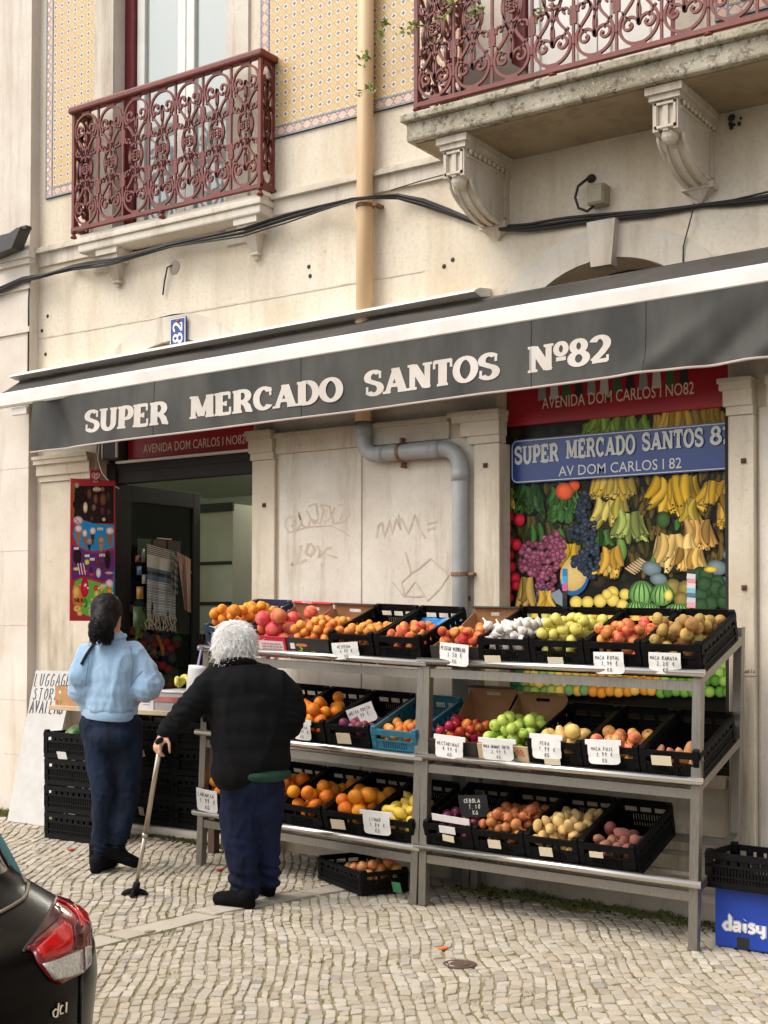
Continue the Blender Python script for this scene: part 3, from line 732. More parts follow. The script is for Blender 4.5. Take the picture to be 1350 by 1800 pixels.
# low crates of drinks inside, seen as dark coloured patches
for i, (c, x) in enumerate((('crimson', -7.3), ('dark green', -7.02), ('dark blue', -6.75))):
    b = MB(); 
    for k in range(6):
        for j in range(2): b.lathe([(.035,0),(.038,.02),(.038,.18),(.014,.24),(.014,.28),(.008,.285)], 8, (x+.03+k*.042, 1.08+j*.09, 1.15))
    b.bbox((x, 1.0, .9), (x+.26, 1.26, 1.15), .008)
    o = b.build('drinks_pack', M('drinks_'+c.replace(' ', '_'), S(*((90,26,30),(40,74,44),(44,54,96))[i]), None, .4)); tag(o, c+' pack of bottles by the cabinet inside the shop', 'bottle pack')
b = MB(); b.bbox((-7.4, .95, .16), (-6.4, 1.28, .9), .01); tag(b.build('counter', DWD), 'low dark counter just inside the shop door carrying bottle packs', 'counter')
# ------------------------------------------------------------------ things fixed to the wall
# awning, half rolled in
AWX0, AWX1, AY, BY = -7.80, -1.15, -.15, -.42
awn = thing('awning', 'dark grey shop awning with white front bar and lettered valance', 'awning', (-4.5, -.2, 3.2))
CLO = M('awning_canvas', S(66,64,60), S(84,80,74), .85, scale=2.2, spec=.2, bmp=.2, bscale=240, bdist=.001, stretch=(1,1,1))
VAL = M('valance_canvas', S(50,49,45), S(84,81,75), .7, scale=2.4, stretch=(1,1,.35), spec=.35, bmp=.2, bscale=240, bdist=.001)
BAR = M('white_enamel_bar', S(226,220,212), S(206,198,186), .45, scale=3)
ba0 = P(0, 692, BY); ba1 = P(1350, 461.5, BY); bb0 = P(0, 718, BY); bb1 = P(1350, 498, BY)
def lerpx(p, q, x): return p.z+(q.z-p.z)*(x-p.x)/(q.x-p.x)
ztop = lambda x: lerpx(ba0, ba1, x)
zbot = lambda x: lerpx(bb0, bb1, x)
def fbar(b):
    n = 8
    for i in range(n):
        a = AWX0+(AWX1-AWX0)*i/n; c = AWX0+(AWX1-AWX0)*(i+1)/n
    x0, x1 = AWX0, AWX1
    sec = lambda x: [(x, BY, zbot(x)), (x, BY-.012, zbot(x)+.012), (x, BY-.012, ztop(x)-.02), (x, BY, ztop(x)), (x, BY+.05, ztop(x)-.005), (x, BY+.06, zbot(x)+.01)]
    b.prism(sec(x0), (0,0,0)); b.v.clear(); b.f.clear(); b.mi.clear(); b.c.clear(); b.sm.clear()
    A, Bq = sec(x0), sec(x1); k = 6
    b.add(A+Bq, [tuple(range(k)), tuple(range(2*k-1, k-1, -1))]+[(i, k+i, k+(i+1) % k, (i+1) % k) for i in range(k)])
    b.box((x0, BY-.0145, (zbot(x0)+ztop(x0))/2-.2), (x0+.001, BY-.014, (zbot(x0)+ztop(x0))/2-.199))
part('front_bar', BAR, fbar, awn)
ca0 = P(30, 668, AY); ca1 = P(845, 520, AY)
zc = lambda x: lerpx(ca0, ca1, x)
def cassette(b):
    sec = lambda x: [(x, -.001, zc(x)+.075), (x, -.13, zc(x)+.055), (x, -.185, zc(x)+.03), (x, -.19, zc(x)+.02), (x, -.12, zc(x)+.005), (x, -.001, zc(x)+.03)]
    A, Bq = sec(AWX0), sec(-3.84); k = 6
    b.add(A+Bq, [tuple(range(k)), tuple(range(2*k-1, k-1, -1))]+[(i, k+i, k+(i+1) % k, (i+1) % k) for i in range(k)])
    b.box((AWX0, -.1, zc(AWX0)-.1), (AWX0+.01, -.001, zc(AWX0)+.07))
part('hood', BAR, cassette, awn)
part('roller', M('grey_steel_tube', S(120,118,112), None, .4, metal=.6), lambda b: b.tube([(AWX0+.01, -.085, zc(AWX0)-.04), (AWX1, -.085, zc(AWX1)-.04)], .04, 12), awn)
def cloth(b):
    n, mm = 60, 8; vs = []
    for i in range(n+1):
        x = AWX0+.01+(AWX1-AWX0-.02)*i/n; za = zc(x)-.0; zb = ztop(x)-.002
        for j in range(mm+1):
            t = j/mm; y = -.095+(BY+.02+.095)*t
            sag = .012*sin(pi*t)*(1+.5*sin(x*3.1)); wr = .006*sin(x*7+t*4)*sin(pi*t)
            if x > -3.0: wr += .03*sin(pi*t)*max(0, sin((x+3.0)*4.5))*(1-t)
            vs.append((x, y, za+(zb-za)*t-sag+wr))
    b.add(vs, [(i*(mm+1)+j, (i+1)*(mm+1)+j, (i+1)*(mm+1)+j+1, i*(mm+1)+j+1) for i in range(n) for j in range(mm)])
part('canvas', CLO, cloth, awn, True)
VX0 = P(53, 795, BY).x
v0 = P(53, 795, BY); v1 = P(1350, 628, BY)
zval = lambda x: lerpx(v0, v1, x)
def vfold(x, t):
    """how far the valance bellies out of its plane (t = 0 top, 1 hem)"""
    d = .006*sin(x*5+t*2)*t+.010*sin(x*1.9+1)*t
    u = (x-VX0)-.22*(1-t)-.34*t
    d -= .05*math.exp(-(u/.085)**2)*math.sin(pi*min(1, .12+t*.75))
    u = (x+2.28)+.55*t-.1; d += .03*math.exp(-(u/.10)**2)*t
    u = (x+2.05)+.42*t-.1; d -= .03*math.exp(-(u/.08)**2)*t
    u = (x+3.9)-.25*t; d += .008*math.exp(-(u/.1)**2)*t
    u = (x+1.75)+.5*t-.1; d += .03*math.exp(-(u/.09)**2)*t
    return d
VY = BY-.002
def vpos(x, z, off=0.0):
    zt = zbot(x)+.012; t = max(0, min(1, (zt-z)/(zt-zval(x)))); return Vector((x, VY-.004-vfold(x, t)-off, z))
def valance(b):
    n, mm = 320, 14; vs = []
    for i in range(n+1):
        x = VX0+(AWX1-VX0)*i/n; zt = zbot(x)+.012; zb = zval(x)
        for j in range(mm+1):
            t = j/mm; z = zt+(zb-zt)*t
            xx = x
            if i < 60: xx = x+(.03*(1-t))*max(0, 1-i/30)**1.2
            p = vpos(x, z); p.x = xx; vs.append(p)
    b.m = 0; b.add(vs, [(i*(mm+1)+j, i*(mm+1)+j+1, (i+1)*(mm+1)+j+1, (i+1)*(mm+1)+j) for i in range(n) for j in range(mm)])
    b.m = 1; hv = []
    for i in range(n+1):
        x = VX0+(AWX1-VX0)*i/n; z = zval(x); p = vpos(x, z, .002); q = vpos(x, z, .0); hv += [(p.x, p.y, z+.004), (p.x, p.y-.001, z-.007), (q.x, q.y+.008, z-.007)]
    b.add(hv, [(i*3+j, (i+1)*3+j, (i+1)*3+j+1, i*3+j+1) for i in range(n) for j in (0, 1)])
val = part('valance', [VAL, M('pale_hem', S(206,190,180), None, .7)], valance, awn, True)
for xs_ in (-6.1, -4.9, -3.35, -2.7):
    part('seam', M('canvas_seam', S(44,43,40), None, .8), lambda b: b.tube([vpos(xs_, zbot(xs_)+.01-(zbot(xs_)+.01-zval(xs_))*t/8, .0) for t in range(9)], .0028, 5), val)
LET = M('white_screenprint', S(206,197,186), S(190,180,168), .8, scale=4)
def awn_words():
    for s, (bx0, by0), (bx1, by1), (tx0, ty0) in (('SUPER', (150,760.6), (300,745.4), (154,722)), ('MERCADO', (334,737), (603,703.5), (337,698)), ('SANTOS', (640,697), (880,665), (645,653)), ('No82', (929,656.5), (1076,634.5), (930,611))):
        ink = Ink(None); A = P(bx0, by0, VY); Bq = P(bx1, by1, VY); T_ = P(tx0, ty0, VY); H = T_.z-A.z
        ink.place = lambda u, v, d, A=A, Bq=Bq: vpos(A.x+u, A.z+(Bq.z-A.z)*u/(Bq.x-A.x)+v, .0014+d)
        serif_word(ink, s, 0, Bq.x-A.x, 0, H, .132, .076); ink.mb.build('lettering', LET, val)
awn_words()
def arms(b):
    for x in (-7.45, -3.4, -1.6):
        z = zc(x)-.1; b.bar((x, -.06, z), (x+.55, -.22, z-.06), .05, .035); b.bar((x+.55, -.22, z-.06), (x+.12, BY+.05, zbot(x)+.03), .045, .03); b.bbox((x-.05, -.12, z-.06), (x+.05, -.002, z+.06), .006)
part('folding_arm', BAR, arms, awn)
part('wall_plate', BAR, lambda b: (b.bbox((-7.52, BY+.02, zbot(-7.5)-.06), (-7.36, BY+.05, zbot(-7.5)-.005), .005),), awn)
# house number plate
npl = thing('house_number_plate', 'small blue enamel plate with 82 written sideways above the awning', 'number plate', (-6.26, -.02, 3.5))
BLU = M('blue_enamel', S(36,56,120), S(44,64,128), .35, scale=20); ENW = M('white_enamel', S(222,220,214), None, .4)
part('plate', BLU, lambda b: b.bbox((-6.345, -.03, 3.40), (-6.195, -.018, 3.595), .004), npl)
part('plate_rim', ENW, lambda b: [b.box(p, q) for p, q in (((-6.34, -.0312, 3.405), (-6.334, -.0295, 3.59)), ((-6.206, -.0312, 3.405), (-6.2, -.0295, 3.59)), ((-6.334, -.0312, 3.584), (-6.206, -.0295, 3.59)))], npl)
part('nail', M('rust', S(150,92,60), None, .8), lambda b: b.ell((-6.27, -.033, 3.57), (.016, .006, .010), 8, 6), npl)
ik = Ink(lambda u, v, d: Vector((-6.228-v, -.0312-d, 3.415+u))); serif_word(ik, '82', 0, .15, 0, .085, .10, .07); ik.mb.build('numerals', ENW, npl)

# red fascia boards under the awning
REDS = M('red_fascia_print', S(176,32,44), S(160,26,38), .4, scale=3); CRM = M('cream_print', S(232,214,190), None, .5)
GREYB = [M('can_print_'+n, S(*c), None, .5) for n, c in (('grey',(150,150,146)),('dark',(50,44,46)),('green',(60,100,64)),('pale',(206,200,190)))]
def fascia(lab, x0, x1, y, z0, z1, ta, tb, H, cans):
    f = thing('shop_sign', lab, 'shop sign', ((x0+x1)/2, y, z0))
    part('board', REDS, lambda b: b.bbox((x0, y, z0), (x1, y+.02, z1), .006), f)
    text('lettering', 'AVENIDA DOM CARLOS I NO82', CRM, f, ta, tb, (0,0,1), H, (0,-.0015,0), .003)
    if cans:
        n = 12
        for k in range(n):
            x = x0+.20+(x1-x0-.42)*k/n; b = MB(); b.prism([(x, y-.0012, z0+.135), (x+.055, y-.0012, z0+.135), (x+.05, y-.0012, z0+.21), (x+.038, y-.0012, z0+.25), (x+.017, y-.0012, z0+.25), (x+.005, y-.0012, z0+.21)], (0, .0008, 0)); b.build('printed_can', GREYB[(k*3) % 4], f)
    return f
LY = .10
a = P(252, 797, LY); c = P(431, 778, LY)
fs1 = fascia('red sign with cream street address over the shop door', -6.87, -5.64, LY, a.z-.035, a.z+.2, a, (c.x, c.y, a.z), .062, False)
part('strip_light', M('white_tube', S(216,206,188), None, .4), lambda b: b.box((P(210,817,LY).x, .06, a.z-.062), (-5.64, .085, a.z-.045)), fs1)
a = P(953, 719, LY); c = P(1220, 689, LY)
fascia('red sign with cream address and row of printed cans over the poster', -3.79, -2.44, LY, a.z-.085, a.z+.22, a, (c.x, c.y, a.z), .066, True)
part('sign_backing', BLK, lambda b: (b.box((-3.80, .125, 2.60), (-2.43, .22, 2.95)), b.box((-3.8, .125, 2.949), (-2.43, .2, 3.2))))
part('sign_backing', BLK, lambda b: b.box((-7.08, .125, 2.67), (-5.62, .19, 3.3)))
hb = thing('electric_box', 'dark box with pale edges hanging under the awning beside the red sign', 'electric box', (-6.95, .05, 2.7))
part('box_body', M('brown_box', S(70,58,46), None, .6), lambda b: b.bbox((-7.04, .02, 2.68), (-6.90, .12, 2.86), .006), hb)
part('box_edge', ENW, lambda b: (b.box((-7.045, .015, 2.69), (-7.035, .03, 2.86)), b.box((-6.905, .015, 2.69), (-6.893, .03, 2.86))), hb)
b = MB(); b.tube([(-7.02, -.03, 2.78), (-7.03, -.035, 2.68), (-6.99, -.03, 2.58), (-6.93, .0, 2.5), (-6.9, .05, 2.47)], .004, 6); tag(b.build('hanging_wire', ENW), 'thin white wire looping down beside the ice cream poster', 'wire')
# ------------------------------------------------------------------ printed sheets
class Print:
    """a flat printed picture: coloured shapes, each a hair in front of the one below; coordinates are mapped by pos(u, v, d)"""
    def __init__(s, pos): s.mb = MB(); s.pos = pos; s.k = 0; s.rr = random.Random(3)
    def lay(s): s.k += 1; return s.k*.000006
    def c(s, rgb, f=1.0): return tuple(min(1, a*f*s.dim) for a in S(*rgb)[:3])+(1,)
    dim = 1.12
    def poly(s, pts, rgb, f=1):
        d = s.lay(); s.mb.col = s.c(rgb, f); s.mb.add([s.pos(u, v, d) for u, v in pts], [tuple(range(len(pts)))])
    def ball(s, u, v, ru, rv=None, rgb=(200,0,0), rot=0, n=12, hl=1.5, lo=.45):
        d = s.lay(); rv = rv or ru; ca, sa = cos(rot), sin(rot)
        def q(a, b): return s.pos(u+a*ca-b*sa, v+a*sa+b*ca, d)
        s.mb.col = s.c(rgb, hl); o = s.mb.add([q(-ru*.25, -rv*.28)], [])
        ring = lambda k, f: s._ring(q, ru, rv, k, f, rgb, n)
        i1 = ring(.62, 1.0); i2 = ring(1.0, lo)
        fs = [(o, i1+j, i1+(j+1) % n) for j in range(n)]+[(i1+j, i2+j, i2+(j+1) % n, i1+(j+1) % n) for j in range(n)]
        for f in fs: s.mb.f.append(list(f)); s.mb.mi.append(s.mb.m); s.mb.sm.append(False)
    def _ring(s, q, ru, rv, k, f, rgb, n):
        s.mb.col = s.c(rgb, f); return s.mb.add([q(ru*k*cos(2*pi*j/n), rv*k*sin(2*pi*j/n)) for j in range(n)], [])
    def finger(s, u, v, L, w, ang, rgb, bend=.25, n=7):
        """one banana: from (u,v), length L, direction ang (0 = down the sheet)"""
        d = s.lay(); rows = []
        for i in range(n+1):
            t = i/n; a = ang+bend*(t-.5); x = u+L*t*sin(ang)+bend*L*.3*sin(pi*t); y = v+L*t*cos(ang)
            hw = w*(.32+.68*sin(pi*min(1, max(0, t*.9+.08)))**.6)*.5; rows.append((x, y, hw, a))
        s.tip = rows[-1][:2]
        ids = []
        for x, y, hw, a in rows:
            for k, f in ((-1, .38), (-.35, 1.15), (.3, .95), (1, .34)):
                s.mb.col = s.c(rgb, f); ids.append(s.mb.add([s.pos(x+hw*k*cos(a), y-hw*k*sin(a), d)], []))
        for i in range(n):
            for k in range(3):
                s.mb.f.append([ids[i*4+k], ids[i*4+k+1], ids[i*4+5+k], ids[i*4+4+k]]); s.mb.mi.append(s.mb.m); s.mb.sm.append(False)
    def bunch(s, x0, y0, x1, y1, L, w, rgb, rows=3, var=20):
        """an overlapping mass of bananas; the lower ones lie behind"""
        L *= 1.08; w *= 1.22; n = int((x1-x0)*(y1-y0)/(w*L)*3.8)+5; it = []
        s.ball((x0+x1)/2, (y0+y1)/2, (x1-x0)*.5, (y1-y0)*.5, tuple(int(c*.22) for c in rgb), 0, 14, 1, .7)
        for i in range(n):
            t = s.rr.uniform(-.5, .5); v = s.rr.random(); it.append((y0+(y1-y0-L)*v-abs(t)*10, t, v))
        it.sort(key=lambda q: -q[0])
        for y, t, v in it:
            k = s.rr.uniform(-var, var); dk = s.rr.choice((1, 1, .86, .7)); c = tuple(max(10, min(250, q*dk+k)) for q in rgb)
            s.finger((x0+x1)/2+t*(x1-x0-w)*(.8+.2*v), y, L*s.rr.uniform(.8, 1.1), w*s.rr.uniform(.85, 1.1), t*.55+s.rr.gauss(0, .16), c, -.5*t*2+s.rr.uniform(-.25, .25)); u_, v_ = s.tip
            s.ball(u_, v_, w*.11, None, (60,50,30), 0, 6, 1, 1)
    def cluster(s, shape, r, n, rgb, var=20):
        for i in range(n):
            x0, y0, x1, y1 = s.rr.choice(shape); a = s.rr.random()*2*pi; q = math.sqrt(s.rr.random()); k = s.rr.uniform(-var, var)
            s.ball((x0+x1)/2+(x1-x0)/2*q*cos(a), (y0+y1)/2+(y1-y0)/2*q*sin(a), r*s.rr.uniform(.85, 1.15), None, tuple(max(10, c+k) for c in rgb), 0, 9, 1.9, .35)
PRT = M('glossy_print', (1,1,1,1), None, .3, attr='Col', spec=.12)
PYY = .115
fp = Print(lambda u, v, d: P(870+u/3.214, 830+v/3.214, PYY) + Vector((0, -d, 0)))
def fruit_print(p):
    a = P(885, 700, PYY); q = P(1290, 1330, PYY)
    p.mb.col = p.c((26,22,16)); p.mb.add([(-3.80,PYY,.72),(-2.43,PYY,.72),(-2.43,PYY,2.66),(-3.80,PYY,2.66)], [(0,1,2,3)])
    for i in range(160): p.ball(p.rr.uniform(40, 1330), p.rr.uniform(-240, 780), p.rr.uniform(20, 60), None, p.rr.choice([(36,34,22),(44,34,22),(26,36,20),(50,40,26)]), 0, 10, 1.3, .6)
    for i in range(420):
        u, v = p.rr.uniform(40, 1330), p.rr.uniform(-80, 520); c = p.rr.choice([(70,84,34),(56,78,34),(96,92,40),(120,104,44),(44,60,30)]) if u < 700 else p.rr.choice([(130,108,44),(104,92,40),(80,78,36),(150,120,50),(66,56,36)])
        p.finger(u, v, p.rr.uniform(60, 110), p.rr.uniform(24, 40), p.rr.gauss(0, .3), tuple(int(q*.7) for q in c), p.rr.uniform(-.3, .3), 5)
    p.bunch(60, -180, 420, -40, 90, 30, (80,110,40), 2); p.bunch(480, -330, 900, -150, 90, 32, (120,150,50), 2); p.bunch(880, -360, 1330, -190, 110, 36, (190,150,50), 2)
    p.bunch(60, 90, 118, 235, 80, 26, (196,164,60), 2)
    p.bunch(110, 60, 285, 250, 70, 26, (50,92,40), 5); p.bunch(300, 55, 490, 300, 74, 28, (62,110,44), 5); p.finger(215, 300, 120, 34, 0, (56,104,44)); p.finger(255, 290, 100, 30, .1, (50,96,40)); p.finger(370, 320, 110, 36, .1, (70,116,48))
    p.ball(450, 75, 34, None, (214,84,44)); p.ball(395, 108, 50, None, (226,92,52), 0, 16)
    p.bunch(530, 20, 810, 165, 100, 40, (206,172,70), 2); p.bunch(545, 150, 775, 340, 120, 40, (196,178,84), 2); p.bunch(670, 220, 860, 400, 130, 42, (158,172,84), 1, 10); p.bunch(570, 330, 660, 420, 80, 30, (64,100,44), 1)
    p.finger(715, 380, 150, 62, -.1, (110,146,66))
    p.bunch(870, 10, 1180, 260, 150, 50, (216,172,52), 2); p.bunch(1170, 50, 1335, 200, 120, 42, (210,166,56), 1); p.bunch(1250, 120, 1335, 330, 100, 34, (206,156,52), 2); p.bunch(1070, 160, 1150, 290, 120, 36, (196,170,66), 1)
    p.finger(1030, 270, 60, 34, 0, (60,110,50)); p.ball(955, 270, 40, 50, (60,84,40))
    p.bunch(1035, 270, 1250, 450, 150, 44, (208,160,84), 1); p.bunch(890, 350, 1150, 570, 150, 46, (222,186,112), 1); p.bunch(1010, 430, 1190, 570, 110, 36, (212,168,84), 1); p.finger(895, 480, 60, 28, .1, (84,124,50))
    p.bunch(590, 420, 730, 610, 130, 40, (214,168,72), 2); p.bunch(385, 400, 500, 560, 120, 36, (206,166,52), 2)
    p.ball(455, 590, 82, 110, (40,96,150), .2, 18, 1.2, .8); p.ball(450, 575, 76, 98, (200,168,100), .2, 18, 1.2, .8)
    for i in range(40): p.finger(p.rr.uniform(400, 490), p.rr.uniform(520, 610), 40, 5, p.rr.uniform(.6, 1.6), (218,190,120), 0, 3)
    for i in range(7): p.finger(740+i*13, 540-i*9, 70, 14, 1.0, (186,160,116), 0, 3)
    p.cluster([(140,400,260,600), (200,360,400,560), (200,560,370,750), (290,340,400,480)], 17, 190, (122,62,82))
    p.cluster([(210,640,320,750)], 16, 30, (84,64,90))
    p.cluster([(420,280,560,390), (470,110,540,300), (490,360,590,620), (440,440,540,560), (480,240,580,420)], 15, 170, (44,52,66), 12)
    for x, y, r in ((85,255,28),(145,270,32),(75,320,30),(85,390,32),(128,410,30),(90,470,26),(95,535,30),(120,600,30),(70,610,26),(80,660,26),(85,710,28),(125,640,26),(60,470,20)): p.ball(x, y, r, r*1.15, (186,32,52), 0, 12, 2.2, .4)
    p.bunch(135, 600, 240, 760, 150, 44, (206,168,84), 1); p.bunch(240, 680, 340, 770, 90, 30, (196,158,60), 1)
    p.poly([(320,690),(370,660),(395,700),(390,760),(350,740)], (120,132,138))
    for x, y, r in ((890,545,58),(930,605,50),(1260,540,60),(1330,470,40),(1300,620,40)): p.ball(x, y, r, r*.72, (106,122,124), .2, 14, 1.4, .5)
    for x, y, r in ((1010,650,48),(1085,660,50),(1060,720,44),(1180,720,50)): p.ball(x, y, r, None, (128,112,58), 0, 14)
    for i in range(16): p.ball(p.rr.uniform(1160, 1320), p.rr.uniform(570, 780), 44, None, (48,74,44), 0, 12, 1.4)
    p.ball(1225, 550, 40, 18, (200,170,60))
    for x, y, r in ((670,680,36),(740,690,32),(465,735,36),(530,735,35),(600,728,38),(672,722,38),(725,750,34),(640,690,30)): p.ball(x, y, r, None, (212,184,86), 0, 14, 1.3, .5)
    for x, y, ru, rv in ((835,685,72,72),(950,692,66,64),(805,765,62,36),(880,775,60,36),(1040,772,70,30)):
        p.ball(x, y, ru, rv, (116,156,84), 0, 18, 1.5, .4)
        for k in (-.75, -.45, -.15, .15, .45, .75): p.finger(x+ru*k*.55, y-rv*.9, rv*1.75, 8, k*.35, (44,88,48), k*.9, 6)
    p.ball(985, 695, 26, 34, (206,190,90))
    for i, c in enumerate(((40,120,180),(60,150,200),(200,90,130),(60,50,50),(40,44,48))): p.poly([(388,545+i*42),(414,545+i*42),(414,590+i*42),(388,590+i*42)], c)
    for i, c in enumerate(((60,60,56),(196,200,196),(206,140,150),(206,196,190),(120,180,190),(90,110,130),(190,190,190),(210,150,160))): p.poly([(1092,545+i*27),(1140,550+i*27),(1138,580+i*27),(1088,575+i*27)], c)
    # lower half of the sheet, between the shelves
    for r in range(9):
        y = 820+r*52
        for i in range(28):
            x = 50+i*47+(r % 2)*23+p.rr.uniform(-8, 8)
            if x < 150: c = p.rr.choice([(170,70,120),(190,90,110),(60,130,90)])
            elif x < 420: c = p.rr.choice([(190,184,100),(150,170,80),(204,176,80),(120,150,80)])
            elif x < 560: c = p.rr.choice([(110,150,90),(196,160,70)])
            elif x < 930: c = p.rr.choice([(220,160,60),(214,140,50),(226,176,80)])
            else: c = p.rr.choice([(96,146,56),(110,160,66),(80,130,50),(140,176,80)])
            p.ball(x, y+p.rr.uniform(-8, 8), 33, 33, c, 0, 12, 1.35, .35)
    p.poly([(930,905),(1030,900),(1060,925),(930,930)], (206,200,190)); p.poly([(1090,830),(1180,850),(1090,860)], (196,70,40))
    return p.mb.build('fruit_print', PRT, pst)
pst = thing('window_poster', 'large printed poster of fruit filling the shop window behind the right rack', 'poster', (-3.1, .12, 1.6))
fruit_print(fp)
part('window_frame', DWD, lambda b: (b.box((-3.80, .06, .722), (-3.772, .14, 2.6)), b.box((-2.47, .06, .722), (-2.43, .14, 2.6)), b.box((-3.772, .06, .722), (-2.47, .14, .76))), pst)

# blue sign
bs = thing('shop_sign', 'blue sign with SUPER MERCADO SANTOS 82 in pale letters over the fruit poster', 'shop sign', (-3.1, .09, 2.45))
a = P(898, 779, .08); c = P(900, 855, .08); d_ = P(1281, 735.5, .08); e_ = P(1281, 821, .08)
SX0 = a.x; SZ0 = (c.z+e_.z)/2; SZ1 = (a.z+d_.z)/2
def rrect(x0, z0, x1, z1, r, y, n=5):
    o = []
    for cx, cz, a0 in ((x1-r, z0+r, -90), (x1-r, z1-r, 0), (x0+r, z1-r, 90), (x0+r, z0+r, 180)):
        for i in range(n+1): t = radians(a0+90*i/n); o.append((cx+r*cos(t), y, cz+r*sin(t)))
    return o
part('board', M('blue_sign_film', S(20,50,116), S(26,60,126), .3, scale=3), lambda b: b.prism(rrect(SX0, SZ0, -2.35, SZ1, .04, .082), (0, .01, 0)), bs)
def rim(b):
    o = rrect(SX0+.006, SZ0+.006, -2.356, SZ1-.006, .036, .0808); i = rrect(SX0+.011, SZ0+.011, -2.361, SZ1-.011, .031, .0808); n = len(o)
    b.add(o+i, [(j, (j+1) % n, n+(j+1) % n, n+j) for j in range(n)])
PLT = M('pale_sign_film', S(206,206,198), None, .5)
part('border_line', PLT, rim, bs)
t0 = P(903, 815, .08); t1 = P(1240, 785, .08); h0 = P(903, 787, .08)
ik = Ink(lambda u, v, d: Vector((u, .0805-d, v)))
Lx = P(904,817,.08); 
def sw(s, xa, ya, xb, yb, ht):
    ik.mb = MB()
    A = P(xa, ya, .08); Bq = P(xb, yb, .08); T_ = P(xa, ht, .08); serif_word(ik, s, A.x, Bq.x, (A.z+Bq.z)/2, T_.z-A.z, .105, .10); ik.mb.build('lettering', PLT, bs)
sw('SUPER', 904, 817, 983, 809, 787); sw('MERCADO', 995, 808, 1118, 795, 776.5); sw('SANTOS', 1129, 794, 1238, 782.5, 763.5); sw('82', 1249, 782, 1292, 777.5, 752)
A = P(982, 839, .08); Bq = P(1198, 820.5, .08); text('lettering', 'AV DOM CARLOS I 82', PLT, bs, (A.x, A.y, (A.z+Bq.z)/2), (Bq.x, A.y, (A.z+Bq.z)/2), (0,0,1), .057, (0,-.0006,0), .003)

# ice cream poster on a board that juts out from the door jamb
ND = Vector((.41, .91, 0)).normalized(); NN = Vector((ND.y, -ND.x, 0))
IPR = P(203, 1000, -.03)
def ipl(px, py):
    d = ray(px, py); return CAM+d*((IPR-CAM).dot(NN)/d.dot(NN))
ice = thing('poster_board', 'tall ice cream poster in red, blue and green beside the shop door', 'poster', ipl(165, 1090))
c4_ = [ipl(124.5, 841), ipl(203, 845), ipl(203, 1093), ipl(126, 1090)]
zt = (c4_[0].z+c4_[1].z)/2; zb = (c4_[2].z+c4_[3].z)/2
cor = [Vector((c4_[0].x, c4_[0].y, zt)), Vector((c4_[1].x, c4_[1].y, zt)), Vector((c4_[1].x, c4_[1].y, zb)), Vector((c4_[0].x, c4_[0].y, zb))]
part('board', M('red_poster_card', S(176,24,36), None, .35), lambda b: (b.prism(cor, -NN*.014), b.prism([ipl(158.5,826), ipl(177,826), ipl(177,847), ipl(158.5,847)], -NN*.012)), ice)
ip = Print(lambda u, v, d: ipl(120+u/5, 760+v/5)+NN*(.0006+d))
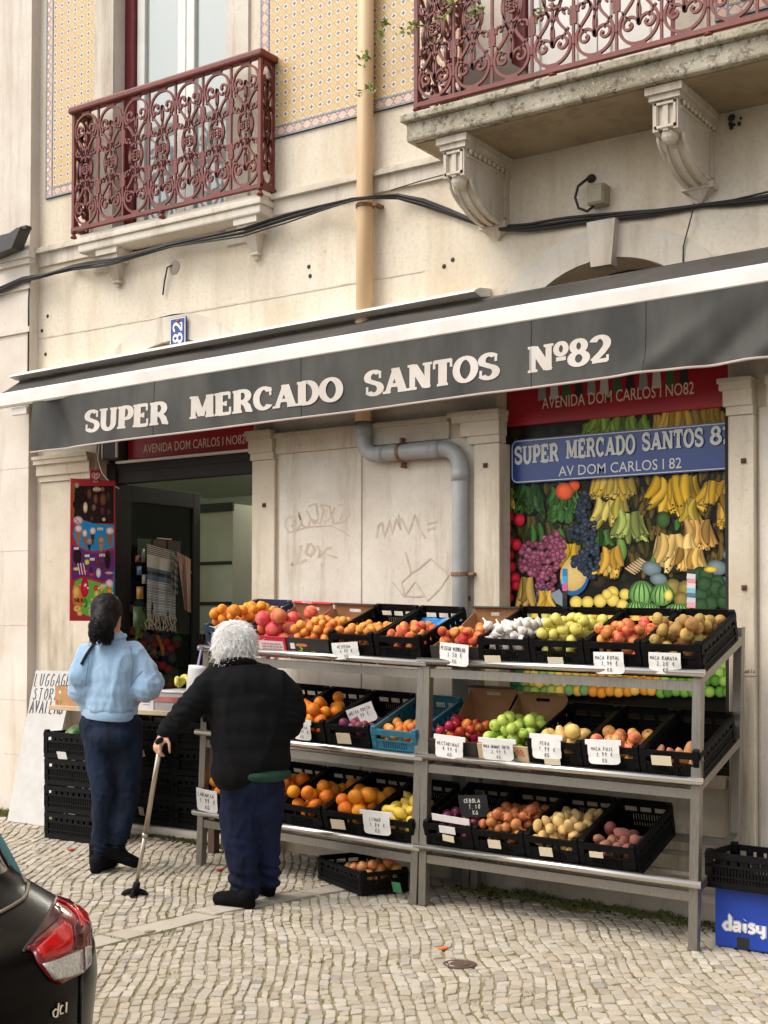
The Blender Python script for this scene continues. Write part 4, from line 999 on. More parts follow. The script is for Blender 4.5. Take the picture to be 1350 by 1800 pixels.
def icep(p):
    r = p.rr
    p.poly([(45,470),(398,470),(400,800),(220,800),(120,765),(45,760)], (44,26,22))
    p.poly([(30,440),(60,440),(50,760),(30,740)], (150,84,34))
    for i in range(7): p.ball(r.uniform(70,130), r.uniform(500,660), 34, 36, (34,18,16), 0, 10, 1.6, .5)
    for x, y, rx, ry, c in ((75,465,22,26,(176,140,110)),(185,540,20,46,(106,60,44)),(240,585,20,44,(120,70,50)),(305,590,28,58,(120,66,48)),(350,560,18,50,(60,54,34)),(150,660,20,50,(222,196,150)),(225,660,20,30,(120,90,70)),(250,500,36,26,(176,140,90)),(300,500,20,22,(140,96,70)),(300,690,20,40,(92,44,50)),(355,700,18,30,(80,50,40)),(312,765,17,17,(200,170,130)),(205,760,12,24,(90,60,44))): p.ball(x, y, rx, ry, c, 0, 10, 1.4, .5)
    p.poly([(38,900),(60,810),(120,770),(220,800),(400,815),(400,1010),(330,1030),(230,1042),(150,1030),(80,990)], (40,132,184))
    for x, y, w_, h, c in ((90,860,28,140,(176,104,60)),(145,900,18,110,(150,90,60)),(215,880,22,110,(60,44,40)),(290,960,28,90,(176,120,80)),(365,880,30,140,(150,96,64)),(185,970,22,70,(36,34,40))):
        p.poly([(x-w_,y),(x+w_,y),(x+4,y+h),(x-4,y+h)], c); p.ball(x, y-14, w_*1.25, 34, (226,196,186) if h > 100 else (160,130,100), 0, 10)
    p.ball(85, 775, 44, 40, (224,180,184), 0, 12)
    for x0, x1, z in ((60,90,770),(70,110,790),(50,80,800)): p.finger(x0, z-10, 40, 7, .9, (190,30,50), .4, 4)
    p.poly([(30,990),(90,1010),(160,1050),(250,1062),(340,1050),(400,1035),(408,1210),(380,1290),(300,1310),(200,1275),(110,1265),(34,1300)], (98,44,110))
    for x, y, rx, ry, c in ((80,1090,38,70,(40,24,24)),(345,1120,30,84,(60,34,32)),(345,1130,18,60,(30,20,20)),(255,1140,28,26,(110,50,44)),(165,1140,22,26,(210,200,60)),(265,1235,22,44,(216,206,196)),(200,1210,16,26,(60,40,44)),(150,1220,22,14,(206,60,50)),(300,1180,20,30,(90,50,40)),(205,1250,26,14,(200,50,50)),(360,1235,40,14,(200,150,130)),(70,1200,28,16,(210,200,70))): p.ball(x, y, rx, ry, c, 0, 10, 1.4, .6)
    for k in range(5): p.poly([(80+k*12,1150),(87+k*12,1150),(105+k*12,1250),(98+k*12,1250)], (226,220,214) if k % 2 == 0 else (190,40,50))
    for x, y in ((70,1020),(165,1085),(210,1115),(300,1070)): p.poly([(x-22,y-10),(x+22,y-12),(x+20,y+12),(x-20,y+10)], (222,214,206) if x < 290 else (120,70,120))
    p.poly([(40,1370),(60,1310),(110,1285),(200,1300),(300,1330),(400,1310),(408,1500),(398,1600),(200,1625),(120,1590),(50,1520)], (112,170,66))
    p.poly([(400,1200),(410,1200),(410,1440),(392,1420)], (40,100,150))
    for x, y, rx, ry, c in ((85,1450,52,108,(228,122,40)),(70,1400,34,60,(232,170,90)),(145,1365,36,88,(200,30,60)),(245,1370,22,30,(214,60,40)),(250,1420,24,34,(216,190,90)),(360,1330,34,40,(224,190,190)),(360,1400,26,34,(226,140,50)),(300,1360,30,26,(210,200,70)),(230,1490,22,30,(196,60,50)),(190,1540,30,60,(120,190,90)),(150,1500,20,40,(60,130,60)),(80,1550,36,30,(230,190,110)),(210,1590,40,30,(190,200,110)),(100,1590,26,26,(220,170,90)),(280,1500,40,60,(90,150,60)),(350,1520,34,60,(150,190,80))): p.ball(x, y, rx, ry, c, 0, 12, 1.4, .6)
    for i in range(26): p.ball(r.uniform(50, 390), r.uniform(1330, 1600), r.uniform(6, 12), None, r.choice([(226,214,190),(200,50,50),(230,180,80),(240,230,210)]), 0, 8)
    p.mb.build('printed_picture', PRT, ice)
icep(ip)
ik = Ink(lambda u, v, d: ipl(120+u/5, 760+v/5)+NN*(.004+d))
WOF = M('white_print', S(222,206,196), None, .5)
hp = [(242,412),(216,396),(206,376),(214,362),(228,360),(240,372),(252,360),(268,362),(276,376),(266,396),(242,412)]
ik.stroke([(a, b_) for a, b_ in hp], 4, 4); ik.stroke([(242+(a-242)*.5, 384+(b_-384)*.5) for a, b_ in hp], 3.4, 3.4)
def up_(s, x0, x1, yb, H, pen): 
    k0 = ik.place; ik.place = lambda u, v, d: k0(u, -v, d); hand(ik, s, x0, x1, -yb, H, pen, .02); ik.place = k0
up_('OLA', 218, 262, 438, 12, 1.8); up_('NOVO', 272, 322, 1092, 22, 3.2); up_('NOVO', 254, 306, 862, 26, 3.2); up_('NOVO', 278, 330, 1362, 24, 3.4); up_('NOVO', 218, 285, 512, 22, 3); 
ik.mb.build('lettering', WOF, ice)
ik = Ink(lambda u, v, d: ipl(120+u/5, 760+v/5)+NN*(.005+d)); up_('SOLO', 52, 128, 1490, 30, 4); ik.mb.build('lettering', M('dark_print', S(60,40,36), None, .6), ice)

# ------------------------------------------------------------------ drainpipe, cables and other fixtures
pipe = thing('drainpipe', 'ochre painted drainpipe that turns grey and bends round below the awning', 'drainpipe', (-4.69, -.1, 0))
OCH = M('ochre_pipe_paint', S(216,186,144), S(200,166,122), .5, scale=3, stretch=(1,1,.2)); GRP = M('grey_pvc', S(166,168,166), S(146,147,143), .45, scale=4)
px_ = -4.69; py_ = -.075
part('upper_pipe', OCH, lambda b: (b.tube([(px_+.02, py_, WZ1), (px_+.006, py_, 4), (px_, py_, 2.70)], .051, 18), b.tube([(px_+.004, py_, 3.3), (px_+.004, py_, 3.36)], .058, 18)), pipe, True)
def gp(b):
    pts = [(px_, py_, 2.73), (px_, py_, 2.64)]+[(px_+.10-.10*cos(radians(a)), py_, 2.635-.10*sin(radians(a))) for a in range(15, 91, 15)]
    pts += [(px_+.3, py_, 2.535), (-4.13, py_, 2.535)]+[(-4.12+.115*sin(radians(a)), py_, 2.42+.115*cos(radians(a))) for a in range(10, 91, 16)]+[(-4.005, py_, 2.3), (-4.0, py_, .03)]
    b.tube(pts, .048, 18)
    for c0, c1 in (((px_, py_, 2.74), (px_, py_, 2.65)), ((px_+.11, py_, 2.535), (px_+.16, py_, 2.535)), ((-4.20, py_, 2.535), (-4.13, py_, 2.535)), ((-4.005, py_, 2.42), (-4.005, py_, 2.34))): b.tube([c0, c1], .052, 18)
part('lower_pipe', GRP, gp, pipe, True)
CLM = M('rusty_steel', S(140,110,84), S(120,80,54), .6, metal=.3, scale=30)
def clamp(b, x, z, v):
    if v: b.tube([(x, py_, z-.01), (x, py_, z+.01)], (.0555 if z < 3 else .058), 18); b.box((x+.055, py_-.006, z-.008), (x+.09, .0, z+.008))
    else: b.tube([(x-.01, py_, z), (x+.01, py_, z)], (.0555 if z < 3 else .058), 18); b.box((x-.006, py_, z+.055), (x+.006, 0, z+.09)); b.box((x-.006, py_, z-.09), (x+.006, 0, z-.055))
for q_ in ((-4.42, 2.535, 0), (-4.003, 1.80, 1), (px_+.008, 4.06, 1)): part('pipe_clamp', CLM, lambda b: clamp(b, *q_), pipe)

CAB = M('black_cable', S(42,38,34), None, .6)
cpts = [(-60,532,-.12),(0,510,-.12),(40,492,-.12),(80,484,-.12),(130,470,-.03),(200,459,-.19),(300,432,-.12),(430,408,-.19),(475,393,-.1),(560,368,-.06),(622,351,-.145),(655,347,-.145),(700,346,-.05),(745,357,-.03),(790,373,-.02),(840,393,-.035),(880,402,-.05),(930,401,-.03),(1000,391,-.02),(1060,384,-.02),(1150,374,-.02),(1235,361,-.02),(1290,356,-.02),(1350,346,-.02),(1480,330,-.02)]
cabs = thing('cable_bundle', 'sagging bundle of black cables running along the wall above the awning', 'cable', (-5, -.07, 4))
for k in range(6):
    pts = []
    for i in range(len(cpts)):
        A = P(*cpts[i]); B_ = P(*cpts[min(i+1, len(cpts)-1)])
        for t in ((0, .34, .67) if i < len(cpts)-1 else (0,)):
            q = A+(B_-A)*t; px0 = cpts[i][0]+(cpts[min(i+1, len(cpts)-1)][0]-cpts[i][0])*t
            tight = min(1, .15+abs(px0-640)/160, .15+abs(px0-850)/160, .2+abs(px0-1235)/150, .2+abs(px0-90)/120)
            pts.append((q.x, q.y-.003*k, q.z+.02*sin(k*2.4+q.x*.9)*(1+.6*sin(q.x*1.7+k))*tight))
    part('cable', CAB, lambda b: b.tube(pts, .0085 if k < 3 else .0055, 6), cabs, True)
def loose(name, lab, pts, r=.004):
    b = MB(); b.tube(pts, r, 6); return tag(b.build(name, CAB, None, True), lab, 'wire')
loose('wire', 'black wire dropping down the corner pilaster edge from the cable bundle', [(-7.68,-.1,4.06),(-7.70,-.095,3.9),(-7.705,-.09,3.4),(-7.71,-.09,3.32)], .006)
loose('wire', 'thin wire dropping from the cables to the awning at the far right', [(-2.60,-.03,3.72),(-2.61,-.035,3.66),(-2.66,-.03,3.5),(-2.665,-.02,3.36)])
loose('wire', 'loose wires fanning from the pipe to the balcony bracket', [(-4.5,-.06,4.13),(-4.3,-.05,4.15),(-4.05,-.03,4.17),(-3.9,-.1,4.1)])
loose('wire', 'stub of loose wire hanging from a grey patch above the number plate', [(-6.34,-.01,3.965),(-6.37,-.03,3.95),(-6.40,-.025,3.86),(-6.42,-.02,3.77)], .006)
loose('wire', 'black wires bent round the foot of the balcony bracket', [(-3.9,-.02,3.95),(-3.885,-.03,3.86),(-3.84,-.03,3.80),(-3.75,-.03,3.78)], .006)
b = MB(); b.lathe([(.045,0),(.045,.004),(.02,.01)], 12); b.xf = None
pm = MB(); pm.xf = Matrix.Translation((-6.33,-.001,3.95)) @ Matrix.Rotation(pi/2, 4, 'X'); pm.lathe([(.05,0),(.046,.004),(.012,.012)], 10)
tag(pm.build('wall_patch', M('grey_mortar', S(166,156,140), None, .9)), 'round grey mortar patch with a wire stub on the pale wall', 'patch')
jb = thing('junction_box', 'small grey junction box with curled cable under the long balcony', 'junction box', (-3.13, -.03, 3.86))
part('box_body', M('grey_box_plastic', S(166,154,130), S(146,134,110), .6, scale=12), lambda b: (b.bbox((-3.19, -.085, 3.80), (-3.09, -.001, 3.91), .006), b.bbox((-3.182, -.093, 3.808), (-3.098, -.084, 3.902), .003)), jb)
part('cable', CAB, lambda b: (b.tube([(-3.2, 0, 3.965), (-3.2, -.05, 3.96), (-3.25, -.07, 3.92), (-3.268, -.07, 3.86), (-3.25, -.065, 3.80), (-3.2, -.06, 3.775), (-3.165, -.05, 3.80)], .008, 8), b.ell((-3.2, -.01, 3.97), (.028, .02, .024), 10, 6)), jb, True)
b = MB()
for i in range(8): b.ell((-2.38+R.uniform(-.03,.03), -.01+R.uniform(-.02, .005), 4.11+R.uniform(-.03,.03)), R.uniform(.008,.02), 6, 4)
tag(b.build('wall_hole', BLK), 'ragged black hole in the wall right of the right bracket', 'hole')
lm = thing('floodlight', 'black floodlight on a bracket at the far left edge', 'floodlight', (-7.75, -.2, 4.3))
part('lamp_head', M('black_lamp_metal', S(48,46,44), S(62,58,54), .45, scale=9), lambda b: b.prism([(-8.0,-.24,4.22),(-7.72,-.24,4.25),(-7.63,-.24,4.385),(-7.66,-.24,4.39),(-7.74,-.24,4.365),(-8.0,-.24,4.36)], (0,.1,0)), lm)
part('bracket', CAB, lambda b: (b.box((-7.83, -.15, 4.28), (-7.79, -.08, 4.32)), b.box((-7.66, -.22, 4.375), (-7.585, -.17, 4.40))), lm)
# small holes left by plugs
for i, (x, z) in enumerate(((-4.16,3.63),(-4.10,3.66),(-7.60,3.78),(-7.66,3.68),(-7.62,3.5),(-5.17,3.78),(-5.16,3.72))):
    b = MB(); b.ell((x, -.002 if x > -7.7 else -.086, z), (.014,.006,.014), 8, 5); tag(b.build('plug_hole', BLK), 'small dark plug hole in the pale plaster above the awning', 'hole', 'plug holes in the wall')
for i, (px0, py0, yy) in enumerate(((464, 888, -.033), (1307, 810, -.063), (1308, 1033, -.063), (823, 1052, -.048), (853, 818, -.05))):
    p = P(px0, py0, yy); b = MB(); b.box((p.x-.013, p.y-.004, p.z-.013), (p.x+.013, p.y+.006, p.z+.013)); b.lathe([(.007,0),(.007,.006)], 8, (p.x, p.y-.008, p.z-.003)); tag(b.build('iron_stub', M('rusty_iron', S(84,60,44), None, .8)), 'small rusty iron stub let into the stone pilaster', 'iron stub', 'iron stubs in the pilasters')
# faint scrawled graffiti on the wall panel
gr = Ink(lambda u, v, d: P(440+u/2.935, 720+v/2.935, -.0125)+Vector((0, -.0004-d, 0)))
def scr(pts, w_=3.0):
    w_ *= 1.7
    q = []
    for j in range(len(pts)-1):
        for t in (0, .34, .67): q.append((pts[j][0]+(pts[j+1][0]-pts[j][0])*t, pts[j][1]+(pts[j+1][1]-pts[j][1])*t))
    q.append(pts[-1]); gr.stroke(q, w_, w_)
scr([(205,640),(178,600),(190,560),(225,550),(235,590),(210,600),(240,625),(262,590),(250,530),(270,600),(300,610),(310,560),(290,520)]); scr([(300,500),(340,485),(350,560),(330,590),(310,560),(360,590),(380,520),(360,490),(410,500),(415,560),(380,580)]); scr([(440,500),(420,540),(430,590),(470,580),(515,540),(500,495),(450,492)]); scr([(475,540),(465,565),(480,585),(495,560),(475,540)]); scr([(200,635),(300,605),(420,600),(480,630),(515,655)], 2.2)
scr([(262,700),(246,770),(212,800),(290,775)], 4); scr([(300,690),(285,740),(310,755),(335,720),(310,690)], 4); scr([(345,700),(360,730),(350,765),(372,740),(395,715),(420,712)], 3); scr([(390,745),(450,765)], 2.5)
scr([(650,660),(660,600),(680,580),(690,660),(720,570),(730,640),(755,560),(775,620),(765,540)], 3); scr([(780,560),(815,640),(850,540),(870,610),(905,665)], 3); scr([(915,590),(965,575)], 3); scr([(910,620),(955,608)], 3)
scr([(800,735),(830,845),(870,820),(930,768),(1025,850),(980,920),(915,985),(850,885),(795,960),(780,890),(830,845)], 2.5); scr([(735,890),(790,960),(860,965),(900,960)], 2.5)
tag(gr.mb.build('graffiti', M('faded_marker', S(198,184,165), S(178,161,141), .9, scale=14)), 'faded grey graffiti scrawls on the stone panel behind the left rack', 'graffiti')
g2 = Ink(lambda u, v, d: P(1180+u/7.5, 1060+v/7.5, -.0615)+Vector((0, -.0004-d, 0)))
k0 = g2.place; g2.place = lambda u, v, d: k0(u, -v, d); hand(g2, 'MARTA', 935, 1115, -925, 45, 3.2, .1); g2.stroke([(930,-965),(1030,-962),(1135,-966)], 4, 4)
tag(g2.mb.build('graffiti', M('black_marker', S(70,60,52), None, .8)), 'small name MARTA scratched in black on the right pilaster', 'graffiti')

# weeds on the pipe and the long balcony
LEAF = M('young_leaf', S(120,142,60), S(150,160,80), .6, scale=20, rnd=.2)
def sprig(name, lab, base, n, L, drop, rr, grp=None):
    b = MB(); base = Vector(base)
    for i in range(n):
        a = rr.uniform(0, 2*pi); d = Vector((cos(a), -abs(sin(a))*.8, rr.uniform(-1, .7)*drop)).normalized(); l = L*rr.uniform(.5, 1)
        pts = [base, base+d*l*.5+Vector((0,0,-.01)), base+d*l+Vector((0,0,-.04*drop))]; b.tube(pts, .002, 3)
        for k in range(5):
            t = .3+.7*k/4; q = base+d*l*t+Vector((0,0,-.03*drop*t*t)); s = Vector((rr.uniform(-1,1), rr.uniform(-1,1), rr.uniform(-.4,.6))).normalized()
            u = s.cross(Vector((rr.random(), rr.random(), rr.random()))).normalized()*.011; s *= rr.uniform(.025, .045)
            b.add([q, q+s*.5+u, q+s, q+s*.5-u], [(0,1,2,3)])
    return tag(b.build(name, LEAF), lab, 'weed', grp)
for i, (x, y, yy, lab) in enumerate(((672,50,-.13,'topmost green weed sprouting from the joint of the drainpipe'),(650,100,-.14,'middle weed hanging on the ochre drainpipe'),(647,150,-.14,'lowest small weed on the ochre drainpipe'),(798,12,-.5,'leafy weed trailing over the long balcony rail near its middle scroll'),(722,50,-.5,'green weed climbing the left corner of the long balcony'),(760,70,-.4,'weed tangled inside the left end of the long balcony railing'),(850,20,-.5,'small weed growing through the long balcony scrolls'),(960,15,-.45,'thin weed at the red frame of the long balcony'))):
    sprig('weed', lab, P(x, y, yy), 4 if i > 2 else 4, .11 if i > 2 else .08, 1, R)
gc = thing('folded_cover', 'grey folded cover leaning behind the long balcony railing', 'cover', (-3.95, -.2, 4.33))
def fc(b):
    q = [(-3.95,4.33),(-3.55,4.33),(-3.52,4.42),(-3.56,4.62),(-3.7,4.72),(-3.95,4.75)]; b.prism([(x,-.12,z) for x, z in q], (0,.12,0))
part('cover_cloth', M('grey_cover', S(130,118,104), S(112,100,88), .8, scale=5), fc, gc)
# ------------------------------------------------------------------ ground
KERB = -3.95
def mat_joint():
    m, t, b = newmat('joint_soil'); co = coords(t)
    f = nz(t, co, 3.5, 6, .7); g = nz(t, co, 40, 4, .7)
    c = mix(t, ramp(t, g, .3, .7), S(158,146,124), S(140,127,104)); c = mix(t, ramp(t, f, .46, .62), c, S(108,106,58)); c = mix(t, mth(t, 'MULTIPLY', ramp(t, nz(t, co, 14, 4), .55, .7), .6), c, S(134,128,84))
    t.links.new(c, b.inputs['Base Color']); b.inputs['Roughness'].default_value = 1; bump(t, b, g, .8, .01); return m
def mat_cobble():
    m, t, b = newmat('limestone_cobbles'); co = coords(t); a = N(t, 'Attribute', attribute_name='Col').outputs['Color']
    g = nz(t, co, 55, 5, .7); h = nz(t, co, 7, 4, .6)
    c = mix(t, mth(t, 'MULTIPLY', ramp(t, g, .5, .75), .35), a, S(150,132,104)); c = mix(t, mth(t, 'MULTIPLY', ramp(t, h, .5, .75), .3), c, S(166,148,118))
    t.links.new(c, b.inputs['Base Color']); b.inputs['Roughness'].default_value = .75; b.inputs['Specular IOR Level'].default_value = .3; bump(t, b, g, .45, .004); return m
def gsheet(b):
    xsn = [-60, -20]+[-9+.5*i for i in range(23)]+[5, 20, 60]
    for i in range(len(xsn)-1):
        x0, x1 = xsn[i], xsn[i+1]; f = lambda x: gz(max(-12, min(4, x)))-.0055
        b.add([(x0, KERB, f(x0)), (x1, KERB, f(x1)), (x1, .02, f(x1)), (x0, .02, f(x0))], [(0,1,2,3)])
b = MB(); gsheet(b); tag(b.build('pavement', mat_joint()), kind='structure')
STRIP = [((-4.33,-.30), (-4.45,-.92)), ((-4.46,-.95), (-4.58,-1.62)), ((-4.52,-1.66), (-4.55,-2.25)), ((-4.55,-2.28), (-4.56,-2.8)), ((-4.56,-2.83), (-4.57,-3.4))]
def stripx(y):
    for (xa, ya), (xb, yb) in STRIP:
        if yb-.03 <= y <= ya+.03: return xa+(xb-xa)*(ya-y)/(ya-yb)
    return None
def cobbles(b):
    rr = random.Random(11); e1 = Vector((.80, .60)).normalized(); e2 = Vector((-e1.y, e1.x))
    tones = [(204,192,174),(200,188,168),(208,198,181),(196,182,162),(208,198,182),(203,191,172),(194,180,160),(204,190,168)]
    def warp(u, v):
        q = .10*mnoise.noise(Vector((u*.42, v*.55, 1.7)))+.05*mnoise.noise(Vector((u*1.7, v*2.2, 5))); s_ = .08*mnoise.noise(Vector((u*.9, v*.6, 9)))
        p = e1*(u+q)+e2*(v+s_); return p+Vector((-4.2, -1.9))
    u = -7.5
    while u < 5:
        wd = rr.uniform(.044, .060); v = -5+rr.random()*.1
        while v < 5.5:
            dp = rr.uniform(.050, .088); v0, v1 = v, v+dp; v = v1
            c0 = warp(u+wd/2, (v0+v1)/2)
            if not (-9.2 < c0.x < .6 and KERB+.13 < c0.y < .03): continue
            if c0.y > -.12 and c0.x > -3.93: continue
            sx = stripx(c0.y)
            if sx is not None and abs(c0.x-sx) < .10: continue
            g = rr.uniform(.0005, .003); h = rr.uniform(.0005, .0025); j = lambda: rr.uniform(0, .0045)
            if rr.random() < .05: g += .005
            sk = rr.uniform(-.012, .012)
            ju = rr.uniform(-.0045, .0045); q = [warp(u+g+j()+ju, v0+h+j()-sk), warp(u+wd-g-j()+ju, v0+h+j()+sk), warp(u+wd-g-j()+ju, v1-h-j()+sk), warp(u+g+j()+ju, v1-h-j()-sk)]
            cc = sum(q, Vector((0, 0)))/4; z = gz(cc.x)+rr.uniform(-.003, .002); tx, ty = rr.uniform(-.035, .035), rr.uniform(-.035, .035)
            ring = []
            for k in range(4):
                a, p, n = q[k-1], q[k], q[(k+1) % 4]; ring.append(p+(a-p)*rr.uniform(.04, .20)); ring.append(p+(n-p)*rr.uniform(.04, .20))
            tn = rr.choice(tones); f = rr.uniform(.63, .83)
            if rr.random() < .02: tn = (168,162,150)
            if rr.random() < .02: tn = (200,186,164)
            col = S(*tn); b.col = tuple(x*f for x in col[:3])+(1,)
            zz = lambda p, hh: z+hh+(p.x-cc.x)*tx+(p.y-cc.y)*ty
            lo = [(p.x, p.y, gz(p.x)-.02) for p in ring]; mid = [(p.x, p.y, zz(p, -.0035)) for p in ring]; tp = [(cc+(p-cc)*.90) for p in ring]; tp = [(p.x, p.y, zz(p, rr.uniform(-.001, .0008))) for p in tp]
            n = 8; b.add(lo+mid+tp+[(cc.x, cc.y, z+.0005)], [(k, (k+1) % n, n+(k+1) % n, n+k) for k in range(n)]+[(n+k, n+(k+1) % n, 2*n+(k+1) % n, 2*n+k) for k in range(n)]+[(2*n+k, 2*n+(k+1) % n, 3*n) for k in range(n)])
        u += wd
b = MB(); cobbles(b); tag(b.build('cobble_paving', mat_cobble()), kind='structure')
GRS = mat_stone('grey_kerbstone', (186,177,160), (166,157,140), (140,128,106), .5)
def strip(b):
    rr = random.Random(4)
    for (xa, ya), (xb, yb) in STRIP:
        h = .075; n = 7; L_ = []; Rr = []
        for i in range(n+1):
            t = i/n; x = xa+(xb-xa)*t; y = ya+(yb-ya)*t; L_.append((x-h+rr.uniform(-.008,.008), y, gz(x)+.002)); Rr.append((x+h+rr.uniform(-.008,.008), y, gz(x)+rr.uniform(-.001,.002)))
        b.prism(L_+Rr[::-1], (0, 0, -.05))
b = MB(); strip(b); tag(b.build('kerb_strip', GRS, recalc=True), kind='structure')
b = MB(); b.bbox((-30, KERB-.14, -.4), (12, KERB, .0), .012)
def kerb(b):
    for i in range(30):
        x0 = -14+i*.9; z = gz(max(-9, min(3, x0))); b.bbox((x0, KERB, -.5), (x0+.89, KERB+.13, z), .012)
b = MB(); kerb(b); tag(b.build('kerb', GRS), kind='structure')
b = MB(); b.add([(-60, -60, -.13), (60, -60, -.13), (60, KERB+.01, -.13), (-60, KERB+.01, -.13)], [(0,1,2,3)])
tag(b.build('road', M('asphalt', S(84,82,80), S(70,68,66), .9, scale=3, bmp=.6, bscale=120)), kind='structure')
# manhole, litter, weeds in the joints and along the wall foot
p = PG(808, 1695); b = MB(); b.xf = Matrix.Translation((p.x, p.y, p.z)); b.lathe([(.075, -.02), (.075, .003), (.062, .004), (.06, .001), (.045, .001), (.043, .004), (.0, .004)], 24)
tag(b.build('valve_cover', M('rusty_cast_iron', S(110,88,72), S(84,68,58), .7, metal=.3, scale=40)), 'small round rusty iron cover set in the cobbles', 'valve cover')
for i, (x, y, c) in enumerate(((778,1669,(214,120,60)),(385,1530,(196,80,60)),(126,1495,(190,80,56)),(262,1640,(150,124,100)))):
    p = PG(x, y); b = MB(); n = 7; b.prism([(p.x+.022*cos(2*pi*k/n)*R.uniform(.6,1.1), p.y+.035*sin(2*pi*k/n)*R.uniform(.6,1.1), p.z+.004) for k in range(n)], (0,0,.006))
    tag(b.build('litter', M('litter_%s' % ('orange','red','brick','brown')[i], S(*c), None, .8)), ('orange peel scrap on the cobbles in front of the racks', 'red scrap on the cobbles beside the white haired shopper', 'red scrap on the cobbles by the stacked crates', 'brown dead leaf on the cobbles by the car')[i], 'litter')
GRASS = M('weed_grass', S(92,102,44), S(126,122,62), .8, scale=6)
MOSS = M('dark_moss', S(44,48,26), S(34,33,20), 1, scale=10)
def tuft(b, x, y, n, L, sp):
    for k in range(n):
        a = R.uniform(0, 2*pi); r = sp*math.sqrt(R.random()); px, pyy = x+r*cos(a), y+r*sin(a); z = gz(px)-.012; l = L*R.uniform(.4, 1); d = Vector((R.uniform(-.7,.7), R.uniform(-.7,.7), 1)).normalized(); w_ = Vector((R.uniform(-1,1), R.uniform(-1,1), 0)).normalized()*.0035
        q = Vector((px, pyy, z)); b.add([q-w_, q+w_, q+d*l*.6+w_*.7, q+d*l+Vector((d.x,d.y,-.3))*l*.3, q+d*l*.6-w_*.7], [(0,1,2,3,4)])
def weeds(b):
    for i in range(1500):
        x = R.uniform(-6.2, -1.4); y = R.uniform(-3.2, -.3); tuft(b, x, y, 5, .020, .018)
    for i in range(60):
        p = PG(R.uniform(180, 1340), R.uniform(1560, 1790)); tuft(b, p.x, p.y, 22, .022, .035)
    for i in range(80):
        x = R.uniform(-6.35, -5.5); tuft(b, x, -.22+R.uniform(-.05,.03), 24, .035, .04)
    for i in range(90):
        x = R.uniform(-3.9, -2.0); tuft(b, x, -.18+R.uniform(-.15,.05), 26, .05, .06)
    for i in range(60):
        x = R.uniform(-8.2, -7.62); tuft(b, x, -.16+R.uniform(-.05,.03), 20, .08, .05)
    for x, y in ((300,1640),(480,1470),(680,1600),(760,1560),(300,1535),(255,1520),(275,1538)):
        p = PG(x, y); tuft(b, p.x, p.y, 40, .03, .05)
b = MB(); weeds(b); tag(b.build('joint_weeds', GRASS), kind='stuff')
def mossm(b):
    for i in range(900):
        x = R.uniform(-3.95, -1.9); y = -.14-abs(R.gauss(0, .09)); b.ell((x, y, gz(x)-.003), (R.uniform(.006,.02), R.uniform(.006,.018), R.uniform(.002,.007)), 6, 4)
    for i in range(300):
        x = R.uniform(-6.3, -5.4); y = -.22-abs(R.gauss(0, .04)); b.ell((x, y, gz(x)-.003), (R.uniform(.008,.02), R.uniform(.008,.02), R.uniform(.004,.012)), 6, 4)
b = MB(); mossm(b); tag(b.build('moss', MOSS), kind='stuff')
# ------------------------------------------------------------------ steel racks
STL = M('brushed_steel', S(150,144,134), S(128,122,112), .38, metal=.75, scale=30, stretch=(8,8,.5), bmp=.05)
RAILM = M('polished_tube', S(206,200,190), None, .22, metal=.9)
TILT = math.atan(.19/.55)
class Rack:
    def __init__(s, lab, x0, z0, slope, W):
        s.W = W; s.mat = Matrix.Translation((x0, -.765, z0)) @ Matrix.Rotation(math.atan(slope), 4, 'Y')
        s.t = thing('display_rack', lab, 'rack', (0,0,0)); s.t.matrix_basis = s.mat.copy()
        def pt(name, m_, fn, smooth=None):
            b = MB(); b.xf = s.mat; fn(b); return b.build(name, m_, s.t, smooth)
        L = .045
        for u in (0, W-L):
            pt('leg', STL, lambda b: b.bbox((u, 0, 0), (u+L, L, 1.262), .003)); pt('leg', STL, lambda b: b.bbox((u, .535, 0), (u+L, .535+L, 1.50), .003))
        for h in (1.285, .785, .31):
            pt('rail', RAILM, lambda b: b.tube([(-.02, -.012, h), (W+.02, -.012, h)], .0185, 12), True)
            pt('shelf_beam', STL, lambda b: (b.box((L, .006, h-.085), (W-L, .036, h-.04)), b.box((L, .54, h+.09), (W-L, .57, h+.13)), b.bar((L, .22, h-.0), (W-L, .22, h-.0), .03, .02), b.bar((L, .40, h+.06), (W-L, .40, h+.06), .03, .02)))
            for u in (0, W-L):
                pt('side_bar', STL, lambda b: b.bar((u+L/2, .02, h-.03), (u+L/2, .56, h+.155), .0448, .038))
    def crate(s, u, h, v=.035, dz=0): return s.mat @ Matrix.Translation((u, v, h-.028+dz)) @ Matrix.Rotation(TILT, 4, 'X')
r1 = Rack('left steel fruit rack of three shelves behind the white haired shopper', -5.415, .084, .0405, 1.56)
r2 = Rack('right steel fruit rack of three shelves in front of the fruit poster', -3.845, .031, .0215, 1.535)

